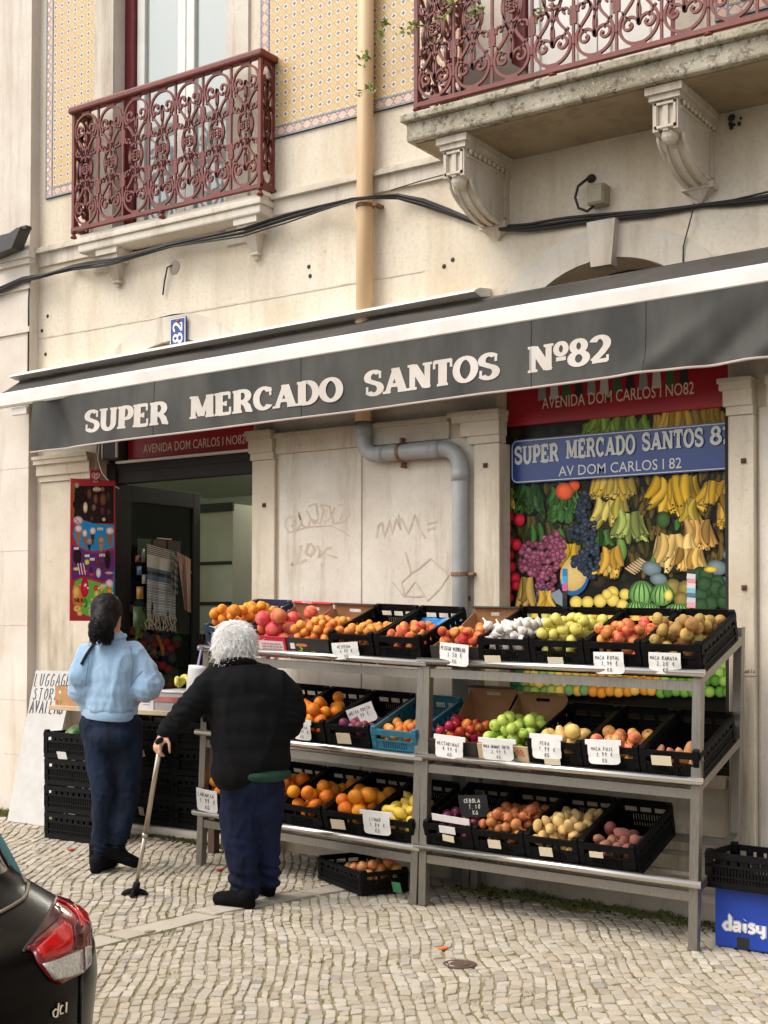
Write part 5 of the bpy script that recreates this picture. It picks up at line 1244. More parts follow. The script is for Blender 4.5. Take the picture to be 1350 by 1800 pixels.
# ------------------------------------------------------------------ crates and cartons
CW, CD, CH = .292, .49, .165
PLB = M('black_crate_plastic', S(9,9,9), S(17,17,16), .6, scale=20, spec=.14)
PLN = M('navy_crate_plastic', S(34,48,72), S(40,56,80), .45, scale=20)
PLT2 = M('teal_crate_plastic', S(36,98,120), S(44,110,130), .45, scale=20)
def wall_panel(b, L, h, end):
    """one lattice wall along +x, outside towards -y, thickness .008"""
    t = .008
    b.box((0, -.004, h-.026), (L, t+.002, h)); b.box((0, -.006, h-.03), (L, -.004, h-.006)); b.box((0, 0, 0), (L, t, .03)); b.box((0, -.004, .052), (L, t, .06)); b.box((0, -.004, .1), (L, t, .112) if not end else (L, t, .108))
    for x in (0, L-.028): b.box((x, -.004, .03), (x+.028, t, h-.026))
    if end:
        n = 3; w_ = (L-.056)/n
        for i in range(1, n): b.box((.028+w_*i-.008, 0, .108), (.028+w_*i+.008, t, h-.026))
        for x in (.028, L-.068): b.box((x, 0, .03), (x+.04, t, .1))
        m_ = 11
        for i in range(m_+1): x = .068+(L-.136)*i/m_; b.box((x-.0045, .001, .03), (x+.0045, t-.001, .1))
    else:
        m_ = 26
        for i in range(1, m_): x = .028+(L-.056)*i/m_; b.box((x-.005, .001, .03), (x+.005, t-.001, .1))
        for i in range(1, 8): x = .028+(L-.056)*i/8; b.box((x-.017, .0, .112), (x+.017, t, h-.026))
def crate_meshes(m_, nm):
    o = {}
    b = MB(); b.box((.008, .008, 0), (CW-.008, CD-.008, .004))
    for i in range(9): x = .02+(CW-.04)*i/8; b.box((x-.004, .008, .004), (x+.004, CD-.008, .008))
    o['base'] = b.mesh('base', m_)
    b = MB(); wall_panel(b, CW, CH, True); [b.bbox((x, -.001, CH-.035), (x+.03, .03, CH+.014), .004) for x in (0, CW-.03)]; o['front'] = b.mesh('end_wall', m_)
    b = MB(); b.xf = Matrix.Translation((CW, CD, 0)) @ Matrix.Rotation(pi, 4, 'Z'); wall_panel(b, CW, CH, True)
    [b.bbox((x, -.001, CH-.035), (x+.03, .03, CH+.014), .004) for x in (0, CW-.03)]; b.box((.03, -.003, CH-.001), (CW-.03, .006, CH+.012)); o['back'] = b.mesh('end_wall', m_)
    for k, x, a in (('l', 0, -pi/2), ('r', CW, pi/2)):
        b = MB(); b.xf = Matrix.Translation((x, CD-.008 if k == 'l' else .008, 0)) @ Matrix.Rotation(a, 4, 'Z'); wall_panel(b, CD-.016, CH, False); o[k] = b.mesh('side_wall', m_)
    return o
CM = {'black': crate_meshes(PLB, 'black'), 'navy': crate_meshes(PLN, 'navy'), 'teal': crate_meshes(PLT2, 'teal')}
GRP_C = 'plastic crates of produce'
def crate(mat, kind, lab, group=None):
    t = thing('plastic_crate', lab, 'crate', (0,0,0), group); t.matrix_basis = mat
    for nm, k in (('crate_base','base'),('end_wall','front'),('end_wall','back'),('side_wall','l'),('side_wall','r')):
        o = bpy.data.objects.new(nm, CM[kind][k]); COL.objects.link(o); o.parent = t
    return t
KRAFT = M('kraft_board', S(178,136,94), S(164,120,80), .85, scale=12)
def mat_card(nm, c, c2): return M(nm, S(*c), S(*c2), .55, scale=6)
CARD = {'dark': mat_card('dark_printed_card', (36,32,30), (48,42,36)), 'red': mat_card('crimson_printed_card', (190,36,60), (176,30,52)), 'pale': mat_card('pale_printed_card', (196,172,138), (186,160,124)), 'brown': mat_card('brown_printed_card', (150,108,72), (136,96,62))}
def carton(mat, kind, lab, h=.13, hb=.19):
    t = thing('carton', lab, 'carton', (0,0,0)); t.matrix_basis = mat
    def pt(nm, ms, fn):
        b = MB(); b.xf = mat; fn(b); return b.build(nm, ms, t)
    w_, d, e = CW, CD, .006
    pt('carton_base', KRAFT, lambda b: b.box((.003, .003, 0), (w_-.003, d-.003, .005)))
    def wall(fn2):
        def f(b): fn2(b)
        return f
    O = CARD[kind]
    def front(b):
        b.m = 0; b.box((0, 0, 0), (w_, .003, h-.01)); b.m = 1; b.box((.003, .0031, .001), (w_-.003, .006, h-.0105)); b.m = 0; b.box((0, .0, h-.0099), (w_, .012, h-.006))
    pt('end_wall', [O, KRAFT], front)
    def back(b):
        b.m = 1; z1 = hb
        b.box((0, d-.006, 0), (w_, d-.003, z1-.05)); b.box((0, d-.006, z1-.05), (w_*.36, d-.003, z1-.03)); b.box((w_*.64, d-.006, z1-.05), (w_, d-.003, z1-.03)); b.box((0, d-.006, z1-.03), (w_, d-.003, z1))
        b.m = 0; b.box((0, d-.0029, 0), (w_, d, z1-.051)); b.box((0, d-.03, z1), (w_, d, z1+.003))
    pt('end_wall', [O, KRAFT], back)
    for x0, x1, x2, x3 in ((0, .003, .0031, .006), (w_-.003, w_, w_-.006, w_-.0031)):
        def side(b):
            def pr(a, c): return [(a, .0065, 0), (a, d-.0065, 0), (a, d-.0065, hb-.03), (a, d*.6, h-.01), (a, .0065, h-.012)]
            b.m = 0; b.prism(pr(x0, 0), (x1-x0, 0, 0)); b.m = 1; b.prism(pr(x2, 0), (x3-x2, 0, 0))
        o = pt('side_wall', [O, KRAFT], side)
    return t

# ------------------------------------------------------------------ produce
def bumpy(me, amp, sc, sd):
    for v in me.vertices:
        n = v.co.normalized(); v.co += n*amp*mnoise.noise(v.co*sc+Vector((sd, sd*2, 0)))
    return me
def fm(fn, mats, name='fruit'):
    b = MB(); fn(b); return b.mesh(name, mats, True)
def fmat(n, c, c2, rough=.4, scale=8, bmp=.1, bs=150, rnd=.12, lo=.4, hi=.62, spec=.3): return M(n, S(*c), S(*c2), rough, scale=scale, spec=spec, bmp=bmp, bscale=bs, bdist=.0015, rnd=rnd*1.25, lo=lo, hi=hi)
STEM = M('stem_brown', S(92,70,44), None, .8)
def ball(r, sq=1.0, dim=0, stem=0, nu=16, nv=12):
    def f(b):
        b.m = 0; b.ell((0,0,0), (r, r, r*sq), nu, nv, None, dim)
        if stem: b.m = 1; b.tube([(0,0,r*sq*(1-dim)-.002), (.002,.001,r*sq*(1-dim)+stem)], .0022, 5)
    return f
def apple(r):
    def f(b):
        b.m = 0; b.ell((0,0,0), (r, r, r*.93), 16, 12, None, .22); b.m = 1; b.tube([(0,0,r*.66), (.003,0,r*.98)], .0022, 5); b.ell((0,0,-r*.8), (.006,.006,.004), 6, 4)
    return f
def pear(b):
    b.m = 0; b.lathe([(.002,-.052),(.02,-.05),(.036,-.035),(.041,-.015),(.037,.005),(.027,.025),(.019,.04),(.014,.05),(.004,.054)], 16); b.m = 1; b.tube([(0,0,.052),(.006,0,.07)], .0022, 5)
def garlic(b):
    prof = [(.002,-.022),(.016,-.022),(.026,-.014),(.029,-.002),(.024,.012),(.012,.022),(.0065,.03),(.005,.045),(.004,.055)]; n = 20; vs = []; fs = []
    for r, z in prof:
        for j in range(n): a = 2*pi*j/n; k = 1+.10*cos(7*a)*(1 if z < .02 else 0); vs.append((r*k*cos(a), r*k*sin(a), z))
    for i in range(len(prof)-1):
        for j in range(n): fs.append((i*n+j, i*n+(j+1) % n, (i+1)*n+(j+1) % n, (i+1)*n+j))
    fs.append(tuple((len(prof)-1)*n+j for j in range(n))); b.add(vs, fs)
def pome(b):
    b.ell((0,0,0), (.048,.048,.045), 16, 12)
    for k in range(6):
        a = 2*pi*k/6; b.prism([(.008*cos(a), .008*sin(a), .042), (.013*cos(a+.5), .013*sin(a+.5), .042), (.016*cos(a+.25), .016*sin(a+.25), .058)], (-.003*cos(a), -.003*sin(a), .001))
def lemon(b):
    b.lathe([(.001,-.05),(.006,-.048),(.012,-.04),(.024,-.026),(.031,-.008),(.031,.008),(.024,.026),(.011,.04),(.007,.047),(.002,.05)], 16)
def onion(b):
    b.m = 0; b.lathe([(.002,-.034),(.012,-.033),(.03,-.02),(.037,-.002),(.032,.016),(.018,.028),(.007,.036),(.0045,.05),(.002,.054)], 16)
def fig_potato(r, l, sd):
    me = fm(lambda b: b.ell((0,0,0), (l, r, r*.86), 16, 12), [None]); me.materials.clear(); return bumpy(me, r*.16, 28, sd)
MT = {
 'orange': fmat('orange_peel', (232,140,36), (226,126,28), .42, 10, .35, 420, .08),
 'mandarin': fmat('mandarin_peel', (236,150,44), (228,132,34), .4, 10, .3, 400, .08),
 'apricot': fmat('apricot_skin', (232,160,74), (226,128,58), .6, 14, .05, 200, .08),
 'loquat': fmat('loquat_skin', (226,158,66), (206,130,56), .55, 22, .1, 200, .10),
 'peach': fmat('peach_skin', (224,150,80), (188,60,50), .65, 16, .05, 300, .15, .38, .6, .25),
 'nectarine': fmat('nectarine_skin', (160,34,32), (214,120,48), .25, 16, .03, 200, .2, .5, .68),
 'redapple': fmat('red_apple_skin', (200,76,56), (222,160,86), .3, 20, .05, 200, .15, .42, .68),
 'fuji': fmat('rosy_apple_skin', (214,120,74), (226,176,96), .32, 16, .05, 200, .15, .4, .65),
 'greenapple': fmat('green_apple_skin', (160,184,72), (178,198,96), .28, 14, .03, 240, .08),
 'yellowapple': fmat('yellow_apple_skin', (200,190,88), (214,196,104), .35, 20, .05, 200, .10),
 'pear': fmat('pear_skin', (214,178,108), (196,150,84), .5, 30, .1, 200, .10),
 'russet': fmat('russet_apple_skin', (164,124,68), (182,144,82), .7, 20, .2, 240, .18),
 'tomato': fmat('tomato_skin', (206,62,30), (214,90,40), .22, 8, .02, 100, .10),
 'plum': fmat('plum_skin', (110,40,54), (140,66,84), .4, 14, .05, 200, .2),
 'pome': fmat('pomegranate_skin', (204,66,60), (226,128,92), .4, 18, .1, 120, .12),
 'garlic': fmat('garlic_skin', (226,218,208), (212,198,190), .6, 30, .1, 120, .05),
 'lemon': fmat('lemon_peel', (232,196,70), (238,206,92), .42, 12, .3, 380, .07),
 'onion': fmat('onion_skin', (180,112,64), (150,84,46), .4, 22, .15, 90, .07),
 'redonion': fmat('red_onion_skin', (110,36,60), (80,26,44), .35, 22, .15, 90, .15),
 'potato': fmat('potato_skin', (206,172,112), (184,148,90), .75, 20, .2, 160, .05),
 'redpotato': fmat('red_potato_skin', (150,96,80), (126,76,66), .8, 20, .2, 160, .12),
 'sweet': fmat('sweet_potato_skin', (196,136,94), (172,110,76), .8, 24, .2, 160, .10),
}
CALYX = M('calyx_green', S(80,104,48), None, .7)
def two(fn, k, second=STEM): return [fm(fn, [MT[k], second])]
FR = {
 'orange': ([bumpy(fm(lambda b: (ball(.038, .96)(b), setattr(b, 'm', 1), b.ell((0,0,.0362), (.0045,.0045,.002), 7, 4)), [MT['orange'], CALYX]), .002, 40, 1)], .037), 'mandarin': ([bumpy(fm(lambda b: (ball(.034, .88, .06)(b), setattr(b, 'm', 1), b.ell((0,0,.0285), (.0042,.0042,.002), 7, 4)), [MT['mandarin'], CALYX]), .002, 50, 1)], .0325),
 'grapefruit': ([bumpy(fm(ball(.043, .94), [MT['orange']]), .002, 40, 2)], .042),
 'apricot': ([fm(ball(.0255, .95, .08), [MT['apricot']])], .025), 'loquat': ([fm(lambda b: (ball(.021, 1.2)(b), setattr(b, 'm', 1), b.ell((0,0,.0255), (.006,.006,.004), 7, 4)), [MT['loquat'], STEM])], .0215),
 'peach': ([fm(ball(.034, .95, .14), [MT['peach']])], .033), 'nectarine': ([fm(ball(.029, .95, .1), [MT['nectarine']])], .028),
 'redapple': (two(apple(.033), 'redapple'), .032), 'fuji': (two(apple(.037), 'fuji'), .036), 'greenapple': (two(apple(.036), 'greenapple'), .035), 'yellowapple': (two(apple(.036), 'yellowapple'), .035),
 'pear': (two(pear, 'pear'), .037), 'russet': (two(apple(.038), 'russet'), .037), 'tomato': ([fm(lambda b: (ball(.033, .85, .08)(b), setattr(b, 'm', 1), [b.tube([(0,0,.027), (.012*cos(a), .012*sin(a), .030), (.022*cos(a), .022*sin(a), .026)], [.003,.0025,.001], 4) for a in (0,1.25,2.5,3.8,5)]), [MT['tomato'], CALYX])], .032),
 'plum': ([fm(ball(.026, 1.12), [MT['plum']])], .0255), 'pome': ([fm(pome, [MT['pome']])], .046), 'garlic': ([fm(garlic, [MT['garlic']])], .025), 'lemon': ([fm(lemon, [MT['lemon']])], .033),
 'onion': ([bumpy(fm(onion, [MT['onion']]), .002, 60, 3)], .033), 'redonion': ([fm(onion, [MT['redonion']])], .033),
}
for k_, f_ in (('peach',.86),('redapple',.93),('russet',.86),('fuji',.87),('greenapple',.92),('yellowapple',.92),('onion',.80),('redonion',.84),('tomato',.92),('garlic',.93)):
    for me in FR[k_][0]:
        for v in me.vertices: v.co *= f_
    FR[k_] = (FR[k_][0], FR[k_][1]*f_)
MULT = {'peach':1.5,'redapple':1.15,'russet':1.4,'fuji':1.4,'greenapple':1.2,'yellowapple':1.2,'onion':1.7,'redonion':1.5,'tomato':1.2,'garlic':1.2}
def pots(k, r, l):
    o = []
    for sd in (1, 2, 3):
        me = fig_potato(r, l*(1+.1*sd), sd*7.3); me.materials.append(MT[k]); me.polygons.foreach_set('use_smooth', [True]*len(me.polygons)); o.append(me)
    return o
FR['potato'] = (pots('potato', .026, .030), .026); FR['redpotato'] = (pots('redpotato', .030, .038), .031); FR['sweet'] = (pots('sweet', .026, .066), .028)
def heap(n, w_, y0, y1, r, zb, rr, bias=0, side=.012):
    P_ = []
    for i in range(n):
        best = None
        for k in range(24):
            x = rr.uniform(r+side, w_-r-side); y = rr.uniform(y0+r, max(y0+r+.001, y1-r)); z = zb+r
            for q in P_:
                d2 = (q[0]-x)**2+(q[1]-y)**2; D_ = (2*r*.97)**2
                if d2 < D_: z = max(z, q[2]+math.sqrt(D_-d2))
            s = z+bias*y
            if best is None or s < best[0]: best = (s, x, y, z)
        P_.append(best[1:])
    return P_
nfruit = 0
def fill(mat, kind, nm, cat, lab, n, y0=.012, y1=CD-.02, bias=.3, zb=.05, up=False, sd=None):
    global nfruit
    mes, r = FR[kind]; rr = random.Random(sd or (len(lab)*31+n))
    n = int(n*MULT.get(kind, 1))
    for x, y, z in heap(n, CW, y0, y1, r, zb, rr, bias):
        o = bpy.data.objects.new(nm, rr.choice(mes)); COL.objects.link(o)
        e = Euler((rr.uniform(0, 6.3), rr.uniform(0, 6.3), rr.uniform(0, 6.3))) if not up else Euler((rr.uniform(-.7, .7), rr.uniform(-.7, .7), rr.uniform(0, 6.3)))
        s = rr.uniform(.86, 1.1); o.matrix_basis = mat @ Matrix.Translation((x, y, z)) @ e.to_matrix().to_4x4() @ Matrix.Diagonal((s*rr.uniform(.94,1.05), s, s*rr.uniform(.93,1.05), 1))
        tag(o, lab, cat, lab+' heap'); nfruit += 1

PAP = M('white_paper', S(226,222,216), S(214,210,204), .8, scale=10); INK = M('ink', S(64,60,62), None, .8); SLATE = M('black_card', S(24,24,24), None, .8); CHALK = M('chalk', S(216,212,204), None, .9)
CARDP = M('buff_card', S(214,200,170), None, .8)
def ptag(x0, y0, x1, y1, Y, lines, lab, rot=0, clip=True, board=PAP, ink_m=INK, sizes=None, holder=None):
    a = P(x0, y0, Y); q = P(x1, y1, Y); c = P((x0+x1)/2, (y0+y1)/2, Y); w_ = abs(P(x1, (y0+y1)/2, Y).x-P(x0, (y0+y1)/2, Y).x); h = abs(P((x0+x1)/2, y0, Y).z-P((x0+x1)/2, y1, Y).z)
    t = thing('price_tag', lab, 'price tag', c)
    rr = random.Random(int(x0*7+y0)); tip = rr.uniform(-.15, .12)
    Mx = Matrix.Translation(c) @ Matrix.Rotation(rot, 4, 'Y') @ Matrix.Rotation(tip, 4, 'Z') @ Matrix.Rotation(rr.uniform(.05, .22), 4, 'X'); t.matrix_basis = Mx
    cur = rr.uniform(.004, .012)
    def pos(u, v, d): return Mx @ Vector((u, -d+cur*((u/w_*2)**2)*(1 if v < 0 else .5)-.0, v))
    b = MB(); n = 8; vs = []
    for i in range(n+1):
        for j in range(n+1):
            u = w_*(i/n-.5); v = h*(j/n-.5); k = 1
            if j == 0 and i in (0, n): u *= .90; v += h*.03
            vs.append(pos(u, v, 0))
    b.add(vs, [(i*(n+1)+j, (i+1)*(n+1)+j, (i+1)*(n+1)+j+1, i*(n+1)+j+1) for i in range(n) for j in range(n)])
    b.build('paper', board, t, True)
    ik = Ink(lambda u, v, d: pos(u, v, .0007+d)); nl = len(lines); rr2 = random.Random(3)
    for i, s in enumerate(lines):
        H = h*(.17 if i != 1 else .19); z = h*(.5-.34-.27*i); wd = min(w_*.86, len(s)*H*.78); x = -wd/2+(.06*w_ if i else -.02*w_); hand(ik, s, x, x+wd, z, H, max(.001, h*.0125), .05, rr2)
    ik.mb.build('handwriting', ink_m, t)
    if holder:
        b = MB(); b.xf = Mx; b.bbox((-w_*.5-holder, .004, h*.5-.008), (w_*.5+holder, .008, h*.5+.018), .002); b.build('tag_holder', PAP, t)
    return t
def slip(x0, y0, x1, y1, Y, lab, m_=CARDP, rot=0):
    c = P((x0+x1)/2, (y0+y1)/2, Y); w_ = P(x1, y0, Y).x-P(x0, y0, Y).x; h = P(x0, y0, Y).z-P(x0, y1, Y).z
    b = MB(); b.xf = Matrix.Translation(c) @ Matrix.Rotation(rot, 4, 'Y') @ Matrix.Rotation(TILT, 4, 'X'); b.box((-w_/2, -.001, -h/2), (w_/2, .001, h/2)); return tag(b.build('crate_card', m_), lab, 'card')

H1, H2, H3 = 1.285, .785, .31
def xu(rk, x): return x-rk.mat.translation.x
sp = .2985
# right rack -----------------------------------------------------
u0 = [.045+i*sp for i in range(5)]
mt = r2.crate(u0[0], H1); carton(mt, 'dark', 'dark printed carton of peaches at the left end of the right rack top shelf', .12, .17); fill(mt, 'peach', 'peach', 'peach', 'small blushed peach in the carton at the left of the right rack top shelf', 24, .02, .4)
mt = r2.crate(u0[1], H1); crate(mt, 'black', 'black crate full of white garlic on the right rack top shelf'); fill(mt, 'garlic', 'garlic_bulb', 'garlic', 'white garlic bulb in the crate on the right rack top shelf', 92, .015, .44)
mt = r2.crate(u0[2], H1); crate(mt, 'black', 'black crate of yellow green apples between the garlic and the red apples'); fill(mt, 'yellowapple', 'apple', 'apple', 'yellow green apple in the middle crate of the right rack top shelf', 42, .015, .46)
mt = r2.crate(u0[3], H1); crate(mt, 'black', 'black crate of red apples on the right rack top shelf'); fill(mt, 'redapple', 'apple', 'apple', 'red streaked apple in the crate on the right rack top shelf', 46, .015, .46)
mt = r2.crate(u0[4], H1); crate(mt, 'black', 'black crate of brown russet apples at the right end of the top shelf'); fill(mt, 'russet', 'apple', 'apple', 'brown russet apple in the crate at the right end of the top shelf', 40, .015, .47)
mt = r2.crate(u0[0], H2); carton(mt, 'dark', 'open dark carton of nectarines at the left of the right rack middle shelf', .13, .24); fill(mt, 'nectarine', 'nectarine', 'nectarine', 'dark red nectarine in the carton on the right rack middle shelf', 36, .015, .30)
mt = r2.crate(u0[1], H2); ct_ga = carton(mt, 'pale', 'pale printed carton of green apples on the right rack middle shelf', .13, .22); fill(mt, 'greenapple', 'apple', 'apple', 'bright green apple in the pale carton on the middle shelf', 34, .012, .40)
mt = r2.crate(u0[2], H2); crate(mt, 'black', 'black crate of yellow pears on the right rack middle shelf'); fill(mt, 'pear', 'pear', 'pear', 'yellow russeted pear in the crate on the middle shelf', 14, .012, .26)
mt = r2.crate(u0[3], H2); crate(mt, 'black', 'black crate of rosy apples right of the pears on the middle shelf'); fill(mt, 'fuji', 'apple', 'apple', 'rosy yellow apple in the crate right of the pears', 19, .012, .30)
mt = r2.crate(u0[4], H2); crate(mt, 'black', 'nearly empty black crate of sweet potatoes at the right end of the middle shelf'); fill(mt, 'sweet', 'sweet_potato', 'sweet potato', 'sweet potato in the nearly empty crate at the right of the middle shelf', 7, .03, .22, .12)
mt = r2.crate(u0[0]-.01, H3); crate(mt, 'black', 'black crate of red onions at the left of the right rack bottom shelf'); fill(mt, 'redonion', 'red_onion', 'onion', 'dark red onion in the crate at the left of the right rack bottom shelf', 26, .012, .42)
mt = r2.crate(u0[1]-.01, H3); crate(mt, 'black', 'black crate of brown onions on the right rack bottom shelf'); fill(mt, 'onion', 'onion', 'onion', 'brown skinned onion in the crate on the right rack bottom shelf', 46, .012, .46)
mt = r2.crate(u0[2]-.01, H3); crate(mt, 'black', 'black crate of pale potatoes on the right rack bottom shelf'); fill(mt, 'potato', 'potato', 'potato', 'pale yellow potato in the crate on the right rack bottom shelf', 74, .012, .46)
mt = r2.crate(u0[3]-.01, H3); crate(mt, 'black', 'black crate of reddish potatoes at the right end of the bottom shelf'); fill(mt, 'redpotato', 'potato', 'potato', 'reddish potato in the crate at the right end of the bottom shelf', 20, .012, .34)
# left rack ------------------------------------------------------
v0 = [.02+i*.305 for i in range(5)]
mt = r1.crate(v0[0], H1); crate(mt, 'navy', 'navy blue crate of oranges at the left end of the left rack top shelf'); fill(mt, 'mandarin', 'orange', 'orange', 'orange in the navy crate at the left end of the top shelf', 52, .015, .47)
mt = r1.crate(v0[1], H1); ct_po = carton(mt, 'red', 'crimson carton of pomegranates on the left rack top shelf', .13, .17); fill(mt, 'pome', 'pomegranate', 'pomegranate', 'pomegranate in the crimson carton on the left rack top shelf', 17, .012, .45, zb=.03)
mt = r1.crate(v0[2], H1); ct_ap = carton(mt, 'dark', 'dark printed carton of apricots on the left rack top shelf', .13, .17); fill(mt, 'apricot', 'apricot', 'apricot', 'apricot in the dark carton on the left rack top shelf', 72, .015, .44)
mt = r1.crate(v0[3], H1); crate(mt, 'black', 'black crate of loquats on the left rack top shelf'); fill(mt, 'loquat', 'loquat', 'loquat', 'small orange loquat in the black crate on the left rack top shelf', 94, .015, .40)
mt = r1.crate(v0[4], H1); crate(mt, 'black', 'black crate of peaches with blue paper at the right of the left rack top shelf'); fill(mt, 'peach', 'peach', 'peach', 'red peach in the black crate lined with blue paper', 27, .015, .38)
bp = MB(); bp.xf = mt; n = 14; vs = []
for i in range(n+1):
    for j in range(n+1): u = .014+(CW-.028)*i/n; v = .10+(CD-.12)*j/n; vs.append((u, v, .012+.10*(j/n)**1.4+.012*mnoise.noise(Vector((u*22, v*22, 0)))))
bp.add(vs, [(i*(n+1)+j, (i+1)*(n+1)+j, (i+1)*(n+1)+j+1, i*(n+1)+j+1) for i in range(n) for j in range(n)])
tag(bp.build('tray_liner', M('blue_liner_film', S(36,110,180), S(60,140,200), .25, scale=20), None, False), 'crumpled blue liner film under the peaches', 'liner')
mt = r1.crate(v0[0], H2); crate(mt, 'black', 'black crate of tomatoes hidden behind the white haired shopper'); fill(mt, 'tomato', 'tomato', 'tomato', 'tomato in the crate behind the white haired shopper', 20, .012, .4)
mt = r1.crate(v0[1], H2); crate(mt, 'black', 'black crate of red tomatoes beside the shopper right shoulder'); fill(mt, 'tomato', 'tomato', 'tomato', 'red vine tomato in the crate beside the shopper right shoulder', 32, .012, .47)
mt = r1.crate(v0[2], H2); crate(mt, 'black', 'black crate of oranges on the left rack middle shelf'); fill(mt, 'orange', 'orange', 'orange', 'orange in the black crate on the left rack middle shelf', 27, .012, .38)
mt = r1.crate(v0[3], H2); crate(mt, 'black', 'black crate of dark plums on the left rack middle shelf'); fill(mt, 'plum', 'plum', 'plum', 'dark plum in the black crate on the middle shelf', 34, .012, .32)
mt = r1.crate(v0[4], H2); crate(mt, 'teal', 'teal crate of apricots at the right of the left rack middle shelf'); fill(mt, 'apricot', 'apricot', 'apricot', 'apricot in the teal crate on the middle shelf', 44, .012, .36)
mt = r1.crate(v0[0], H3); crate(mt, 'black', 'black crate of oranges at the far left of the bottom shelf'); fill(mt, 'orange', 'orange', 'orange', 'orange in the crate at the far left of the left rack bottom shelf', 22, .012, .4)
mt = r1.crate(v0[1], H3); crate(mt, 'black', 'black crate of oranges behind the shopper knees'); fill(mt, 'grapefruit', 'orange', 'orange', 'large orange in the bottom crate behind the shopper knees', 22, .012, .46)
mt = r1.crate(v0[2], H3); crate(mt, 'black', 'black crate of oranges in the middle of the left rack bottom shelf'); fill(mt, 'grapefruit', 'orange', 'orange', 'large orange in the middle crate of the left rack bottom shelf', 19, .012, .44)
mt = r1.crate(v0[3], H3); crate(mt, 'black', 'black crate of oranges left of the lemons'); fill(mt, 'grapefruit', 'orange', 'orange', 'large orange in the crate left of the lemons', 18, .012, .42)
mt = r1.crate(v0[4], H3); crate(mt, 'black', 'black crate of lemons at the right of the left rack bottom shelf'); fill(mt, 'lemon', 'lemon', 'lemon', 'yellow lemon in the crate on the left rack bottom shelf', 30, .012, .40)
# printing on cartons
def onfront(t): 
    mt = t.matrix_basis; return lambda u, v, d: mt @ Vector((u, -.0006-d, v))
pos = onfront(ct_ga); ik = Ink(pos); serif_word(ik, 'RONA', .14, .285, .018, .03, .12, .09); ik.mb.build('lettering', BLK, ct_ga)
ik = Ink(pos)
for i in range(5):
    for j in range(4):
        if (i+j) % 2 == 0: ik.rect(.222+i*.009, .075+j*.009, .231+i*.009, .084+j*.009)
ik.mb.build('printed_check', M('red_print', S(190,60,36), None, .5), ct_ga)
ik = Ink(pos); ik.disc(.205, .085, .018, .013); ik.disc(.215, .07, .014, .010); ik.mb.build('printed_leaf', M('green_print', S(70,120,50), None, .5), ct_ga)
mt = ct_ga.matrix_basis; text('lettering', 'GIRONA FRUITS', BLK, ct_ga, mt @ Vector((.04, CD-.0315, .2205)), mt @ Vector((.25, CD-.0315, .2205)), (mt.to_3x3() @ Vector((0,.3,1))), .012, mt.to_3x3() @ Vector((0,-.002,0)))
pos = onfront(ct_ap); mt = ct_ap.matrix_basis
text('lettering', 'Castillo', M('lime_print', S(150,200,50), None, .5), ct_ap, mt @ Vector((.07, 0, .028)), mt @ Vector((.22, 0, .028)), mt.to_3x3() @ Vector((0,0,1)), .026, mt.to_3x3() @ Vector((0,-.001,0)), .012)
ik = Ink(pos); ik.disc(.10, .062, .008, .008); ik.disc(.092, .07, .006, .006); ik.mb.build('printed_leaf', M('lime_leaf_print', S(110,180,50), None, .5), ct_ap)
ik = Ink(pos); ik.rect(.02, .06, .052, .095); ik.mb.build('printed_label', PAP, ct_ap)
ik = Ink(pos); ik.poly([(.10+.03*cos(a)*1.0+(.012 if cos(a) > 0 else -.012), .085+.009*sin(a)) for a in [2*pi*i/16 for i in range(16)]]); ik.mb.build('hand_hole', M('orange_showing', S(206,116,50), None, .6), ct_ap)
pos = onfront(ct_po); ik = Ink(pos); ik.rect(.012, .015, .275, .10); ik.mb.build('printed_label', M('pink_white_label', S(226,200,196), S(214,180,180), .5, scale=20), ct_po)
rr = random.Random(5); ik = Ink(pos); ik.k = 6
for r_ in range(4):
    x = .12
    while x < .25: w_ = rr.uniform(.01, .03); ik.rect(x, .03+r_*.016, x+w_, .038+r_*.016); x += w_+.006
ik.mb.build('fine_print', M('grey_print', S(150,130,130), None, .6), ct_po)
ik = Ink(pos); ik.k = 6; ik.stroke([(.03,.09),(.05,.06),(.03,.05),(.06,.03)], .006, .006); ik.stroke([(.09,.09),(.08,.05),(.10,.03)], .005, .005); ik.mb.build('red_scroll', CARD['red'], ct_po)
mt = ct_po.matrix_basis; text('lettering', 'Bela Lady', PAP, ct_po, mt @ Vector((.09, CD-.0335, .1735)), mt @ Vector((.16, CD-.0335, .1735)), mt.to_3x3() @ Vector((0,.4,1)), .012, mt.to_3x3() @ Vector((0,-.002,.0)))

# price tags -----------------------------------------------------
YF = -.80
ptag(584, 1129, 628, 1159, YF, ('NESPERA', '4.99 €', 'KG'), 'white tag reading NESPERA 4.99 on the left rack top shelf', -.06)
ptag(515, 1270, 545, 1301, YF, ('LARANJA', '2,99 €', 'KG'), 'white tag reading 2,99 beside the shopper right elbow', .06, holder=.006)
ptag(610, 1240, 660, 1274, -.62, ('AMEIXA PRETA', '4,99 €'), 'tilted white tag reading AMEIXA PRETA lying on the plums', -.32)
ptag(345, 1387, 381, 1428, YF, ('LARANJA', '1.99 €', 'KG'), 'white tag reading LARANJA 1.99 at the left leg of the left rack', .10)
ptag(638, 1431, 684, 1468, YF, ('LIMAO', '1.89 €', 'KG'), 'white tag reading LIMAO 1.89 under the lemons', .02, holder=.02)
ptag(769, 1131, 825, 1170, YF, ('PESSEGO VERMELHO', '3.50 €', 'KG'), 'white tag reading PESSEGO VERMELHO 3.50 under the peach carton', .08)
ptag(1041, 1146, 1097, 1185, YF, ('MACA ROYAL', '1,99 €', 'KG'), 'white tag reading MACA ROYAL 1,99 under the red apples', -.01)
